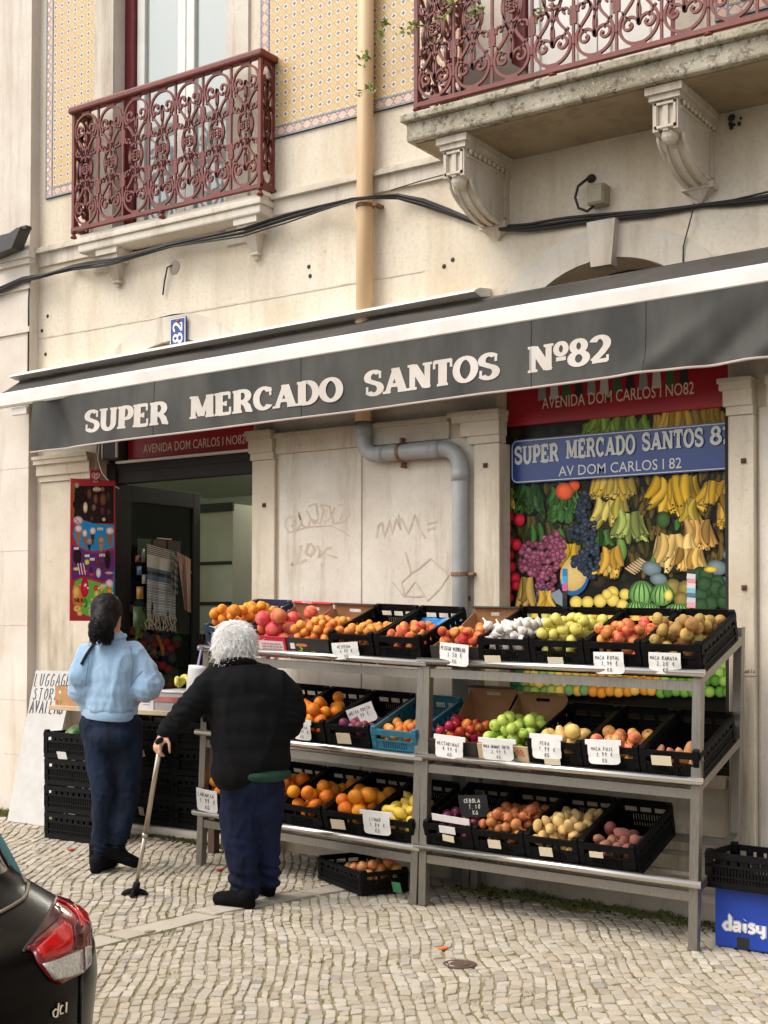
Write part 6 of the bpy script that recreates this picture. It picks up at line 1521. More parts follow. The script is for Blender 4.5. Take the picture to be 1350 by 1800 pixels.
ptag(1140, 1147, 1195, 1185, YF, ('MACA RANATA', '2,20 €', 'KG'), 'white tag reading MACA RANATA 2,20 under the russet apples', .02)
ptag(765, 1299, 812, 1333, YF, ('NECTARINAS', '4.99 €', 'KG'), 'white tag reading NECTARINAS 4.99 under the nectarine carton', .07, holder=.012)
ptag(848, 1304, 900, 1337, YF, ('MACA GRANNY SMITH', '2,49 €', 'KG'), 'white tag reading MACA GRANNY SMITH 2,49 under the green apples', .02, holder=.02)
ptag(933, 1297, 985, 1335, YF, ('PERA', '1,99 €', 'KG'), 'white tag reading PERA 1,99 under the pears', .02, holder=.012)
ptag(1032, 1307, 1088, 1344, YF, ('MACA FUJI', '2.99 €', 'KG'), 'white tag reading MACA FUJI 2.99 under the rosy apples', -.02, holder=.012)
ptag(808, 1397, 856, 1437, -.70, ('CEBOLA', '1.10', 'KG'), 'black card reading CEBOLA 1.10 in chalk between the onion crates', -.08, board=SLATE, ink_m=CHALK)
slip(759, 1434, 825, 1447, -.785, 'long white strip on the red onion crate', PAP, .06); slip(772, 1452, 800, 1466, -.79, 'white sticker on the front of the red onion crate', PAP, .05); slip(778, 1468, 798, 1480, -.79, 'torn pale sticker low on the red onion crate', CARDP, .1)
for a in (((858,1476,880,1492), 'buff card on the front of the brown onion crate'), ((948,1489,971,1506), 'buff card on the front of the pale potato crate'), ((1036,1497,1060,1508), 'torn white label on the reddish potato crate'), ((1145,1328,1180,1346), 'buff card on the front of the sweet potato crate'), ((582,1440,606,1458), 'pale card on the orange crate left of the lemons'), ((592,1288,616,1308), 'torn pale card on the plum crate'), ((852,1152,880,1166), 'pale card on the front of the garlic crate'), ((963,1155,990,1168), 'pale card on the front of the yellow green apple crate'), ((957,1333,985,1345), 'pale card below the pear tag')):
    slip(*a[0], -.795, a[1])
# crate of fruit on the ground under the left rack
GM = Matrix.Translation(PG(636, 1577)+Vector((0,0,.006))) @ Matrix.Rotation(.035, 4, 'Y') @ Matrix.Rotation(radians(66), 4, 'Z')
crate(GM @ Matrix.Diagonal((1,1,.74,1)), 'black', 'black crate of mixed fruit standing on the cobbles under the left rack'); fill(GM, 'fuji', 'apple', 'apple', 'reddish apple in the crate on the cobbles under the left rack', 18, .012, .4, zb=.03); fill(GM, 'fuji', 'apple', 'apple', 'rosy apple lying on the heap in the crate under the left rack', 8, .05, .35, zb=.06)
slip(690, 1550, 705, 1570, -.70, 'green and white label on the crate under the left rack', M('green_label', S(70,130,80), None, .6))
# ------------------------------------------------------------------ table, stacked crates and signs left of the racks
WOOD = M('raw_table_board', S(190,168,136), S(170,146,112), .7, scale=6, stretch=(1,10,10))
tb = thing('table', 'narrow pale wooden table in front of the shop door behind the woman', 'table', (-6.0, -.6, .11))
part('table_top', WOOD, lambda b: b.bbox((-6.66, -.80, .955), (-5.40, -.28, .985), .004), tb)
for x in (-6.52, -5.60):
    for y in (-.45, -.33): part('leg', M('dark_leg_wood', S(84,64,46), None, .8), lambda b: b.box((x, y, .09), (x+.05, y+.05, .954)), tb)
def stack(x0, n, lab, ztop=None, yf=-.70, zb=None):
    for i in range(n):
        Mx = Matrix.Translation((x0+R.uniform(-.008,.008), yf+CW+R.uniform(-.008,.008), (zb or gz(x0)+.004)+i*.174)) @ Matrix.Rotation(-pi/2+R.uniform(-.015,.015), 4, 'Z') @ Matrix.Diagonal((1, 1, 1.02, 1))
        crate(Mx, 'black', lab[i])
    return Mx
top = stack(-6.80, 4, ['bottom black crate of the stack beside the luggage board', 'second black crate from the ground beside the luggage board', 'third black crate from the ground beside the luggage board', 'topmost black crate beside the luggage board holding a watermelon'])
XB = dict(yf=-.185, zb=.169)
stack(-6.63, 4, ['bottom black crate of the stack behind the woman legs', 'second black crate from the ground behind the woman legs', 'third black crate from the ground behind the woman legs', 'topmost black crate of the stack behind the woman'], **XB)
stack(-6.13, 4, ['bottom black crate under the table near the cane', 'second black crate from the ground under the table near the cane', 'third black crate from the ground under the table near the cane', 'topmost black crate under the table near the cane'], **XB)
MEL = M('watermelon_rind', S(96,138,66), S(40,84,46), .35, scale=9, lo=.45, hi=.55, stretch=(3,3,.35), rnd=.05)
b = MB(); b.ell((0,0,0), (.115,.115,.13), 20, 14); me = b.mesh('watermelon', MEL, True)
for i, (x, y, r) in enumerate(((-6.62, -.56, .2), (-6.41, -.55, 1.3))):
    o = link('watermelon', me); o.matrix_basis = Matrix.Translation((x, y, .735)) @ Euler((1.4, r, .4)).to_matrix().to_4x4(); tag(o, ('striped green watermelon in the crate beside the luggage board', 'second watermelon half hidden behind the woman hip')[i], 'watermelon')
for x0, y0, x1, y1, Y, lab, m_, rot in ((101,1321,117,1335,-.712,'white sticker on the topmost crate beside the luggage board',PAP,0),(196,1338,204,1356,-.196,'small white label on a crate between the woman legs',PAP,.1),(192,1404,209,1424,-.196,'tilted white card on a crate between the woman knees',PAP,.4),(244,1418,253,1434,-.196,'pale torn label on a dark crate left of the cane',CARDP,.1),(247,1318,254,1330,-.196,'pale label high on the dark crates left of the cane',CARDP,.05)):
    slip(x0, y0, x1, y1, Y, lab, m_, rot)
# goods on the table
def boxthing(nm, lab, cat, a, c, m_):
    t = thing(nm, lab, cat, ((a[0]+c[0])/2, (a[1]+c[1])/2, a[2])); b = MB()
    x0,y0,z0 = a; x1,y1,z1 = c; e = .004
    b.box((x0,y0,z0),(x1,y1,z0+e)); b.box((x0,y0,z0+e),(x1,y0+e,z1)); b.box((x0,y1-e,z0+e),(x1,y1,z1)); b.box((x0,y0+e,z0+e),(x0+e,y1-e,z1)); b.box((x1-e,y0+e,z0+e),(x1,y1-e,z1))
    b.build('box_wall', m_, t); return t
zt_ = .985
kb = boxthing('cardboard_box', 'open brown cardboard box on the left end of the table', 'box', (-6.62,-.78,zt_), (-6.30,-.45,zt_+.125), KRAFT)
ik = Ink(lambda u, v, d: Vector((-6.62+u, -.7806-d, zt_+v))); ik.rect(.012,.008,.03,.035); ik.mb.build('printed_mark', M('red_box_print', S(190,70,50), None, .6), kb)
ik = Ink(lambda u, v, d: Vector((-6.62+u, -.7806-d, zt_+v))); ik.rect(.045,.008,.06,.035); ik.mb.build('printed_mark', M('green_box_print', S(90,140,60), None, .6), kb)
ik = Ink(lambda u, v, d: Vector((-6.62+u, -.7806-d, zt_+v))); ik.poly([(.03,.085),(.045,.07),(.06,.085),(.045,.1)]); ik.mb.build('printed_mark', M('pale_box_print', S(214,196,170), None, .6), kb)
cb = boxthing('fruit_box', 'white carton printed with cherries on the table', 'box', (-5.93,-.79,zt_), (-5.74,-.5,zt_+.1), M('white_carton', S(214,208,204), S(196,190,188), .6, scale=12))
ik = Ink(lambda u, v, d: Vector((-5.93+u, -.7906-d, zt_+v)))
for u, v in ((.02,.06),(.04,.05),(.055,.07),(.03,.03),(.06,.04),(.075,.055),(.05,.02)): ik.disc(u, v, .014)
ik.mb.build('printed_cherries', M('cherry_print', S(110,36,40), S(70,24,30), .4, scale=60), cb)
ik = Ink(lambda u, v, d: Vector((-5.93+u, -.7906-d, zt_+v))); ik.rect(.1,.06,.15,.075); ik.rect(.1,.045,.17,.05); ik.rect(.1,.03,.16,.034); ik.mb.build('fine_print', M('grey_blue_print', S(120,120,140), None, .6), cb)
ik = Ink(lambda u, v, d: Vector((-5.93+u, -.7906-d, zt_+v))); ik.rect(.0,.09,.19,.1); ik.mb.build('pink_band', M('pink_print', S(214,120,140), None, .5), cb)
tr = boxthing('plastic_tray', 'clear plastic tub with pink lid band holding bananas on the table', 'tub', (-5.73,-.79,zt_), (-5.46,-.48,zt_+.105), M('cloudy_plastic', S(176,172,170), S(150,146,146), .3, scale=7))
part('tub_band', M('dusky_pink_plastic', S(170,84,84), S(190,120,110), .35, scale=14), lambda b: b.box((-5.733,-.7945,zt_+.055), (-5.457,-.7905,zt_+.085)), tr)
part('film', M('clear_film', S(214,210,206), S(190,186,184), .2, scale=16), lambda b: b.bbox((-5.735,-.795,zt_+.105), (-5.455,-.475,zt_+.125), .01), tr)
BAN = M('banana_peel', S(214,190,80), S(160,170,70), .45, scale=9, bmp=.05)
def banana(b, p, d, L, curve):
    p = Vector(p); d = Vector(d).normalized(); s = Vector((0,0,1)); pts = []; rr_ = []
    for i in range(9):
        t = i/8; pts.append(p+d*L*(t-.5)+s*curve*(1-(2*t-1)**2)); rr_.append(.0165*(.28+.72*sin(pi*min(1, max(.04, t*.96+.02)))**.5))
    b.tube(pts, rr_, 8)
for i, x in enumerate((-5.66, -5.56)):
    b = MB()
    for k in range(5): a = -.9+.45*k; banana(b, (x+.03*cos(a*2), -.66+.035*k, zt_+.145+.012*(k % 2)), (cos(a), sin(a), .1), .17, .045)
    tag(b.build('banana_bunch', BAN, None, True), ('bunch of yellow green bananas on the tub at the table right end', 'second bunch of bananas on the tub near the paper roll')[i], 'bananas')
# paper roll hung from the left rack
pr_ = thing('paper_roll', 'white paper towel roll hanging by a ribbon from the left rack', 'paper roll', P(346, 1205, -.84))
c = P(344, 1205, -.84)
b = MB(); b.xf = Matrix.Translation(c) @ Matrix.Rotation(.13, 4, 'Y'); b.lathe([(.018,-.12),(.052,-.12),(.053,-.1),(.053,.1),(.052,.115),(.018,.117)], 24); b.build('paper', PAP, pr_, True)
part('ribbon', M('lilac_ribbon', S(150,140,180), None, .6), lambda b: b.tube([c+Vector((.015,0,.1)), P(350,1160,-.82), P(354,1142,-.80)], .007, 6), pr_)
b = MB(); b.xf = None
part('knot', M('purple_knot', S(90,80,120), None, .7), lambda b: b.tube([P(352,1136,-.80), P(355,1142,-.805), P(358,1138,-.78)], .008, 6), pr_)
# luggage board
q = [P(62,1179,-.13), P(131,1179,-.10), P(12,1442,-.36), P(79,1452,-.36)]
q[2].z = max(q[2].z, gz(q[2].x)); 
def lb(u, v, d=0):
    top_ = q[0]+(q[1]-q[0])*u; bot = q[2]+(q[3]-q[2])*u; return top_+(bot-top_)*v+nb*d
nb = (q[1]-q[0]).cross(q[2]-q[0]).normalized(); nb = nb if nb.y < 0 else -nb
bd = thing('sign_board', 'white foam board reading LUGGAGE STORAGE leaning on the pale wall', 'sign board', q[2])
FOAM = M('white_foam_board', S(196,193,188), S(184,180,174), .8, scale=8, bmp=.2)
def fb(b):
    rng = random.Random(2); L_ = []; n = 16
    for i in range(n+1): L_.append((0+rng.uniform(0,.012), i/n))
    L_ += [(.2,1.003),(.5,1.0),(.8,1.004)]
    for i in range(n, -1, -1): L_.append((1-rng.uniform(0,.014)-.06*max(0, sin(i/n*pi*1.0))*.4, i/n))
    L_ += [(.7,.003),(.3,-.002)]
    b.prism([lb(u, v, 0) for u, v in L_], -nb*.02)
part('board', FOAM, fb, bd)
ik = Ink(lambda u, v, d: lb(u, -v, .0006+d)); rr = random.Random(8)
for s, u0_, u1_, v0_, H in (('LUGGAGE', .05, 1.0, .105, .085), ('STORAGE', .08, 1.05, .195, .075), ('AVAILABLE', .06, 1.2, .285, .085)):
    n = len(s); k = (u1_-u0_)/n
    for i, ch in enumerate(s):
        if u0_+i*k > .93: continue
        for st in _H[ch]:
            pts = [(u0_+(i+pp[0]*.85)*k, -(v0_)+pp[1]*H) for pp in st]; qq = []
            for j in range(len(pts)-1):
                for t in (0, .5): qq.append((pts[j][0]+(pts[j+1][0]-pts[j][0])*t, pts[j][1]+(pts[j+1][1]-pts[j][1])*t))
            ik.stroke(qq+[pts[-1]], .012, .0030)
ik.mb.build('handwriting', INK, bd)

# ------------------------------------------------------------------ cloths and goods hung on the open door
XD = -6.955
def dp(u, v, off=0): return PX(120+u/5, 760+v/5, XD+off)
def mat_towel(nm, bands, sc):
    return M(nm, (1,1,1,1), None, .95, attr='Col', bmp=.3, bscale=300, sheen=.3)
TWL = mat_towel('woven_cotton', None, 1)
def towel(lab, u0_, u1_, v0_, v1_, colf, fringe, skew=0, flare=0):
    t = thing('towel', lab, 'towel', dp((u0_+u1_)/2, v0_)); b = MB(); n, m_ = 28, 150
    rng = random.Random(int(u0_))
    for j in range(m_+1):
        for i in range(n+1):
            s = i/n; v = j/m_; uu = u0_+(u1_-u0_)*s+skew*v*(1-s); vv = v0_+(v1_-v0_)*v+(s*70*(1-v*.6))
            off = .02+.014*sin(s*11+v*2)*min(1, v*3)+.01*sin(s*23+1)*v
            b.col = colf(s, v); b.add([dp(uu, vv, off)], [])
    w_ = n+1
    for j in range(m_):
        for i in range(n):
            b.f.append([j*w_+i, (j+1)*w_+i, (j+1)*w_+i+1, j*w_+i+1]); b.mi.append(0); b.sm.append(True)
    b.build('cloth', TWL, t, True)
    if fringe:
        f = MB(); f.col = S(196,182,160)
        for k in range(26):
            s = k/25; u = u0_+(u1_-u0_)*s; v = v1_+s*28; pts = [dp(u, v-6, .02)]
            for i in range(1, 6): pts.append(dp(u+rng.uniform(-10,10)+i*rng.uniform(-4,4), v+i*fringe/5, .02+rng.uniform(-.01,.02)))
            f.tube(pts, [.003,.0028,.003,.0026,.0035,.002], 4)
        f.build('fringe', TWL, t, True)
    return t
def stripes(s, v):
    cream, blk, blu = S(206,194,174), S(46,44,44), S(84,104,116)
    if v < .16: return blk if int(v*75) % 2 == 0 else cream
    if v < .33: return cream
    if v < .375: return blu
    if v < .43: return blk
    if v < .50: return blu
    return S(96,100,104) if int(v*84) % 2 == 0 else S(206,200,188)
towel('cream, black and grey striped towel with fringe on the open door', 692, 942, 975, 1600, stripes, 130)
towel('narrow rust and cream pinstriped cloth hanging right of the towel', 955, 1078, 1045, 1560, lambda s, v: S(150,84,66) if int(s*22) % 2 else S(196,160,130), 0, 70)
towel('grey checked cloth half hidden behind the striped towel', 905, 965, 1010, 1400, lambda s, v: S(150,136,116) if int(v*12) % 2 else S(70,66,60), 0)
HK = [('hanging_packet', 'small red packet hung left of the striped towel', (610, 1110, 40, 60), (150,50,50)), ('hanging_packet', 'blue printed packet hung left of the striped towel', (625, 1215, 44, 80), (60,120,160)), ('hanging_packet', 'white toy packet hung beside the striped towel edge', (668, 1290, 40, 80), (196,190,184)), ('hanging_packet', 'yellow and red packet hung low on the door', (630, 1410, 60, 110), (200,140,50)), ('hanging_packet', 'grey bundle hung at the top left of the towel', (660, 1080, 36, 120), (110,108,100)), ('hanging_packet', 'green bag hung low on the door below the packets', (610, 1620, 80, 180), (80,110,56))]
for nm, lab, (u, v, ww, hh), c in HK:
    b = MB(); a = dp(u-ww/2, v-hh/2, .03); e = dp(u+ww/2, v+hh/2, .03); n = 6; vs = []
    for i in range(n+1):
        for j in range(n+1): s, t = i/n, j/n; vs.append(dp(u-ww/2+ww*s, v-hh/2+hh*t, .012+.03*sin(pi*s)*sin(pi*t)))
    b.add(vs, [(i*(n+1)+j, i*(n+1)+j+1, (i+1)*(n+1)+j+1, (i+1)*(n+1)+j) for i in range(n) for j in range(n)])
    tag(b.build(nm, M('packet_%d' % u, S(*c), S(*[min(255, int(x*.5+80)) for x in c]), .3, scale=24), None, True), lab, 'packet')
# dark printed fruit sheet on the lower door
dpz = Print(lambda u, v, d: dp(u, v, .006+d))
def dprint(p):
    for i in range(120): p.ball(p.rr.uniform(560, 960), p.rr.uniform(1500, 2250), p.rr.uniform(14, 50), None, p.rr.choice([(50,60,46),(44,64,56),(70,50,44),(90,40,40),(40,52,54),(56,70,40),(110,70,40)]), 0, 10, 1.3, .5)
    for x, y, a in ((640,1560,.2),(610,1650,-.1),(780,1780,.3)): p.finger(x, y, 190, 46, a, (84,112,54) if x < 700 else (150,90,44))
    for x, y in ((860,1840),(900,1900),(830,2050),(880,2080),(800,2180)): p.ball(x, y, 40, None, (120,40,36))
    return p.mb.build('door_print', PRT, dl)
dprint(dpz)
# lit tube lamps of the shop ceiling
lamp = thing('tube_lamp', 'lit fluorescent tube on the shop ceiling', 'lamp', (-7.4, 2.4, 2.9))
tm, tt, tbs = newmat('lit_tube'); tbs.inputs['Emission Color'].default_value = (1,.95,.82,1); tbs.inputs['Emission Strength'].default_value = 60
part('tube', tm, lambda b: b.tube([(-8.4, 2.0, 2.9), (-6.4, 2.0, 2.9)], .02, 8), lamp)
part('housing', WHT, lambda b: b.box((-8.45, 1.97, 2.93), (-6.35, 2.03, 2.975)), lamp)
# ------------------------------------------------------------------ people
class Blob:
    """overlapping tapered pieces that are fused into one continuous skin"""
    def __init__(s): s.b = MB()
    def cap(s, pts, rs, n=14):
        pts = [Vector(p) for p in pts]; s.b.tube(pts, list(rs), n)
        for p, r in zip(pts, rs): s.b.ell(p, r*.995, 14, 10)
    def ell(s, c, rx, ry, rz, X, Y, Z=None):
        X = Vector(X).normalized(); Y = Vector(Y); Y = (Y-X*Y.dot(X)).normalized(); Zv = X.cross(Y); s.b.ell(c, (rx, ry, rz), 20, 14, Matrix((X, Y, Zv)).transposed())
    def done(s, name, mats, parent, vox, sm=6, label=None):
        o = s.b.build(name, mats, parent, True)
        baked(o, [('REMESH', dict(mode='VOXEL', voxel_size=vox, use_smooth_shade=True)), ('SMOOTH', dict(factor=.5, iterations=sm))])
        if label: o['label'] = label
        return o
def folds(o, amp, sc, stretch=(1,1,.35), seed=0, fine=0):
    me = o.data; vn = [v.normal.copy() for v in me.vertices]
    for v, n in zip(me.vertices, vn):
        p = Vector((v.co.x*stretch[0], v.co.y*stretch[1], v.co.z*stretch[2]))*sc+Vector((seed, 0, 0))
        d = mnoise.noise(p)*amp+((1-min(1, abs(mnoise.noise(p*1.6+Vector((5,1,2)))*2.6)))**2-.3)*amp*.8
        if fine: d += mnoise.noise(v.co*140)*fine
        v.co += n*d
    me.update()
def crumple(o, zones):
    """ring folds round a leg or sleeve: (centre, radius of influence, amplitude, wave length)"""
    me = o.data; vn = [v.normal.copy() for v in me.vertices]
    for v, n in zip(me.vertices, vn):
        for c, r, a, wl in zones:
            q = (v.co-c).length/r
            if q < 1: v.co += n*a*(1-q*q)*sin(2*pi*((v.co.z-c.z)+.25*(v.co.x-c.x)+.02*mnoise.noise(v.co*14))/wl)
    me.update()
def hand(b, wrist, d, palm_n, L=.17, curl=.6, side=1, spread=.12):
    """palm, four fingers of different lengths and a thumb from the palm's edge; d points from wrist to fingers"""
    d = Vector(d).normalized(); nrm = Vector(palm_n); nrm = (nrm-d*nrm.dot(d)).normalized(); lat = d.cross(nrm)*side; w = Vector(wrist)
    pl = L*.52; b.ell(w+d*pl*.5, pl*.62, L*.235, L*.085, d, lat); b.cap([w-d*.02, w+d*pl*.3], (.026, .027), 10)
    for k, (o, ln) in enumerate(((-.33, .43), (-.11, .48), (.11, .46), (.32, .36))):
        p = w+d*pl*.92+lat*(L*.48*o); r = L*.047*(1 if k < 3 else .88); dr = (d+lat*spread*o*2).normalized(); pts = [p-dr*.02, p]; a = 0
        for s in (.45, .32, .25):
            a += curl*(1+.12*k); dd = dr*cos(a)+nrm*sin(a); pts.append(pts[-1]+dd*L*ln*s)
        b.cap(pts, (r*1.08, r*1.06, r, r*.92, r*.8), 8)
    p = w+d*pl*.22-lat*L*.2; t1 = (d*.55-lat*.7+nrm*.45).normalized(); t2 = (d*.8-lat*.1+nrm*.6).normalized()
    b.cap([p, p+t1*L*.22, p+t1*L*.22+t2*L*.17, p+t1*L*.22+t2*L*.17+(t2+nrm*.4).normalized()*L*.12], (L*.075, L*.062, L*.055, L*.045), 8)
SKIN = M('skin', S(196,146,116), S(184,128,100), .5, scale=8, spec=.35)
SKIN2 = M('older_skin', S(206,158,132), S(190,136,112), .5, scale=9, spec=.35)
EYE = M('eye', S(60,44,36), None, .2)
def strand_hair(b, pts, r0): b.tube(pts, [r0*.9, r0, r0*.9, r0*.55, r0*.15][:len(pts)], 4)
UPV = Vector((0,0,1))

# ---- woman in the pale blue sweatshirt
DW = 7.66
def W(x, y, o=0): return PD(x, y, DW+o)
Fw = Vector((.12, .99, 0)).normalized(); Sw = Vector((Fw.y, -Fw.x, 0))
wom = thing('person', 'woman with dark ponytail in pale blue sweatshirt and jeans at the table', 'person', (-5.6, -1.22, gz(-5.6)))
fl = gz(-5.62)+.004
# body: one skin from head to ankles, hands included
hc = W(190, 1080, .03)
b = Blob()
hd = (Fw*.9-Sw*.42).normalized(); hs = Vector((hd.y, -hd.x, 0))
b.ell(hc, .073, .092, .108, hs, hd); b.ell(hc+hd*.045-UPV*.055, .052, .052, .06, hs, hd)
b.ell(hc+hd*.098-UPV*.025, .011, .018, .02, hs, hd); b.ell(hc+hd*.088-UPV*.062, .022, .010, .007, hs, hd)
for s in (-1, 1): b.ell(hc+hs*s*.074-UPV*.012-hd*.005, .008, .017, .03, hs, hd)
nk = W(199, 1122, .05)
b.cap([hc-UPV*.06+hd*.005, nk, W(198, 1150, .05)], (.052, .054, .08))
LS, RS = W(155, 1152, .02), W(238, 1150, .06); RE = W(258, 1212, -.02); RW = W(262, 1180, .20); LE = W(142, 1215, .03); LW = W(170, 1222, .26)
b.ell(W(196, 1170, .05), .165, .10, .15, Sw, Fw); b.ell(W(194, 1240, .05), .145, .10, .13, Sw, Fw)
b.cap([RS, RE, RW], (.052, .042, .027)); b.cap([LS, LE, LW], (.052, .042, .027))
hw = (W(262, 1162, .24)-RW).normalized(); hand(b, RW, (hw+Fw*.3), -Sw+UPV*.2, .16, .5, 1)
hand(b, LW, Fw*.8+Sw*.3-UPV*.2, Sw, .16, .5, -1)
LH, RH = W(170, 1275, .05), W(220, 1275, .05); LK, RK = W(182, 1395, -.02), W(224, 1395, .02); LA, RA = W(178, 1500, .0), W(206, 1488, .0)
b.cap([LH, LK, LA], (.085, .055, .04)); b.cap([RH, RK, RA], (.085, .055, .04))
b.done('body', SKIN, wom, .0075, 3)
e = MB()
for s in (-1, 1): e.ell(hc+hs*s*.03+hd*.088+UPV*.008, (.009,.009,.006), 8, 6)
e.build('eyes', EYE, wom, True)
# sweatshirt
b = Blob()
b.ell(W(195, 1172, .05), .195, .125, .155, Sw, Fw); b.ell(W(192, 1146, .05), .155, .095, .075, Sw, Fw); b.ell(W(190, 1212, .05), .195, .135, .125, Sw, Fw)
b.ell(W(189, 1232, .05), .185, .135, .07, Sw, Fw)
b.cap([nk-UPV*.005, W(197, 1146, .05)], (.066, .09))
b.cap([W(160, 1152, .03), W(144, 1188, .0), LE, LW-(LW-LE)*.15], (.080, .084, .082, .05)); b.cap([W(233, 1152, .06), W(252, 1185, .02), RE+UPV*.01, W(266, 1200, .06), RW-(RW-RE)*.2], (.080, .083, .088, .078, .045))
b.cap([W(146, 1242, .03), W(232, 1248, .03)], (.035, .035))
SWT = M('blue_sweatshirt_fleece', S(150,178,202), S(136,166,192), .95, scale=3, bmp=.35, bscale=260, sheen=.35)
b.ell(W(190, 1190, .05), .192, .132, .14, Sw, Fw); b.ell(W(190, 1244, .05), .182, .136, .05, Sw, Fw)
o = b.done('sweatshirt', SWT, wom, .010, 14); folds(o, .014, 6, (1,1,.22), 3); folds(o, .006, 14, (1,1,.5), 11)
crumple(o, [(RE, .10, .004, .045), (LE, .10, .004, .045)])
hb_ = MB(); n = 40; vs = []
for i in range(n+1):
    a = 2*pi*i/n
    for k, (z, s) in enumerate(((.012, 1.0), (.0, 1.035), (-.03, 1.03), (-.045, .98))):
        vs.append(W(189.5, 1248.5, .05)+Sw*(.172*s*cos(a))+Fw*(.128*s*sin(a))+UPV*(z-.014*cos(a)))
hb_.add(vs, [(i*4+k, (i+1)*4+k, (i+1)*4+k+1, i*4+k+1) for i in range(n) for k in range(3)]); hb_.build('hem_band', SWT, wom, True)
cl = MB(); cl.tube([nk+Vector((.068*cos(2*pi*i/24), .066*sin(2*pi*i/24), .006+.012*sin(2*pi*i/24))) for i in range(24)], .013, 8, closed=True); cl.build('collar', SWT, wom, True)
# bag strap across the back
from mathutils.bvhtree import BVHTree
def bvh(o):
    me = o.data; return BVHTree.FromPolygons([v.co[:] for v in me.vertices], [p.vertices[:] for p in me.polygons])
def onto(t, px, py, off=.004):
    d = ray(px, py).normalized(); h = t.ray_cast(CAM, d)
    return (h[0]-d*off) if h[0] is not None else None
bt = bvh(o); st = MB(); pts = []
for i in range(16):
    t = i/15; p = onto(bt, 178-(178-143)*t-4*sin(pi*t), 1118+(1168-1118)*t+1*sin(pi*t), .010)
    if p: pts.append(p)
if len(pts) > 2: st.tube(pts, .012, 8, flat=.5)
st.build('bag_strap', M('dark_strap', S(38,40,46), None, .6), wom, True)
sm_ = MB()
for line in (((229,1136),(233,1160),(232,1190),(229,1214)), ((231,1203),(240,1190),(253,1176)), ((160,1136),(156,1160),(151,1190),(150,1212))):  # armhole seams, and the sleeve fold's shade drawn as a darker line
    q = []
    for i in range(len(line)-1):
        for t in (0, .25, .5, .75): q.append(onto(bt, line[i][0]+(line[i+1][0]-line[i][0])*t, line[i][1]+(line[i+1][1]-line[i][1])*t, .001))
    q = [x for x in q if x]
    if len(q) > 2: sm_.tube(q, .0028, 5)
sm_.build('seams', M('seam_and_fold_blue', S(118,146,172), None, .95), wom, True)
# jeans
JNS = M('dark_denim', S(22,34,54), S(13,18,29), .85, scale=5, bmp=.3, bscale=320, stretch=(2,2,.6), spec=.2)
b = Blob()
b.ell(W(193, 1268, .05), .165, .125, .10, Sw, Fw); b.ell(W(193, 1295, .03), .170, .135, .10, Sw, Fw)
b.cap([LH, W(178, 1335, .02), LK, W(180, 1450, -.03), LA], (.10, .088, .073, .062, .055)); b.cap([RH, W(224, 1335, .03), RK, W(215, 1450, -.02), RA+UPV*.02], (.10, .088, .073, .060, .052))
o = b.done('jeans', JNS, wom, .010, 4); folds(o, .006, 12, (1,1,.6), 9); crumple(o, [(LA, .13, .006, .03), (RA, .13, .006, .03), (LK, .1, .004, .04), (RK, .1, .004, .04)])
# boots
BOO = M('black_suede_boot', S(10,10,11), S(16,15,16), .85, scale=12, bmp=.2, bscale=200, spec=.12)
def shoe(nm, heel, toe, ankle, w_, parent, m_, hh=.03):
    b = Blob(); d = (toe-heel).normalized(); L = (toe-heel).length; s = d.cross(UPV).normalized()
    b.cap([ankle+UPV*.06, ankle-UPV*.02, heel+d*.045+UPV*.055], (.05, .05, .046)); b.cap([heel+d*.045+UPV*.042, heel+d*L*.55+UPV*.040, toe-d*.04+UPV*.033], (.042, w_*.92, w_*.78)); b.ell(heel+d*L*.7+UPV*.032, L*.28, w_, .032, d, s)
    b.cap([heel+d*.03+UPV*.018, heel+d*.035+UPV*.05], (.033, .036)); o = b.done(nm, m_, parent, .0065, 3)
    for v in o.data.vertices:
        q = (v.co-heel); hgt = q.dot(UPV) if abs(d.z) < .05 else q.dot((s.cross(d)).normalized())
        if hgt < 0: v.co -= UPV*hgt
    return o
h1 = PG(163, 1536); t1_ = PG(206, 1522); t1_ = h1+(t1_-h1).normalized()*.245; h1.z = gz(h1.x)+.002; t1_.z = h1.z
shoe('boot', h1, t1_, W(172, 1505, .0), .045, wom, BOO)
t2_ = PG(248, 1531); t2_.z += .004; h2 = t2_+(W(192, 1511, -.02)-t2_).normalized()*.245
shoe('boot', h2, t2_, W(207, 1490, .0), .045, wom, BOO)
# hair: dark, curly, tied at the nape
HR = M('dark_curly_hair', S(18,14,13), S(28,21,19), .6, scale=30, spec=.22)
b = Blob()
b.ell(hc-hd*.022+UPV*.02, .088, .097, .105, hs, hd); b.ell(hc-hd*.05-UPV*.03, .078, .066, .09, hs, hd)
PT = W(181, 1085, -.06)
b.cap([PT+UPV*.03, W(178, 1098, -.09), W(178, 1107, -.09), W(181, 1114, -.07)], (.050, .066, .056, .03))
o = b.done('hair', HR, wom, .009, 3); folds(o, .006, 30, (1,1,1), 4, .002)
hb2 = MB(); rr = random.Random(21)
for i in range(620):
    a = rr.uniform(0, 2*pi); z = rr.uniform(-.055, .06); c = W(178, 1100, -.09)+UPV*(z-.015); r0 = .062*(1-(abs(z)/.10)**2)
    p = c+Vector((cos(a), sin(a), 0))*r0; tw = rr.uniform(.007, .014); ph = rr.uniform(0, 6.3)
    hb2.tube([p+Vector((tw*cos(ph+k*1.5), tw*sin(ph+k*1.5), -.012*k+.015)) for k in range(6)], [.0022]*5+[.0008], 3)
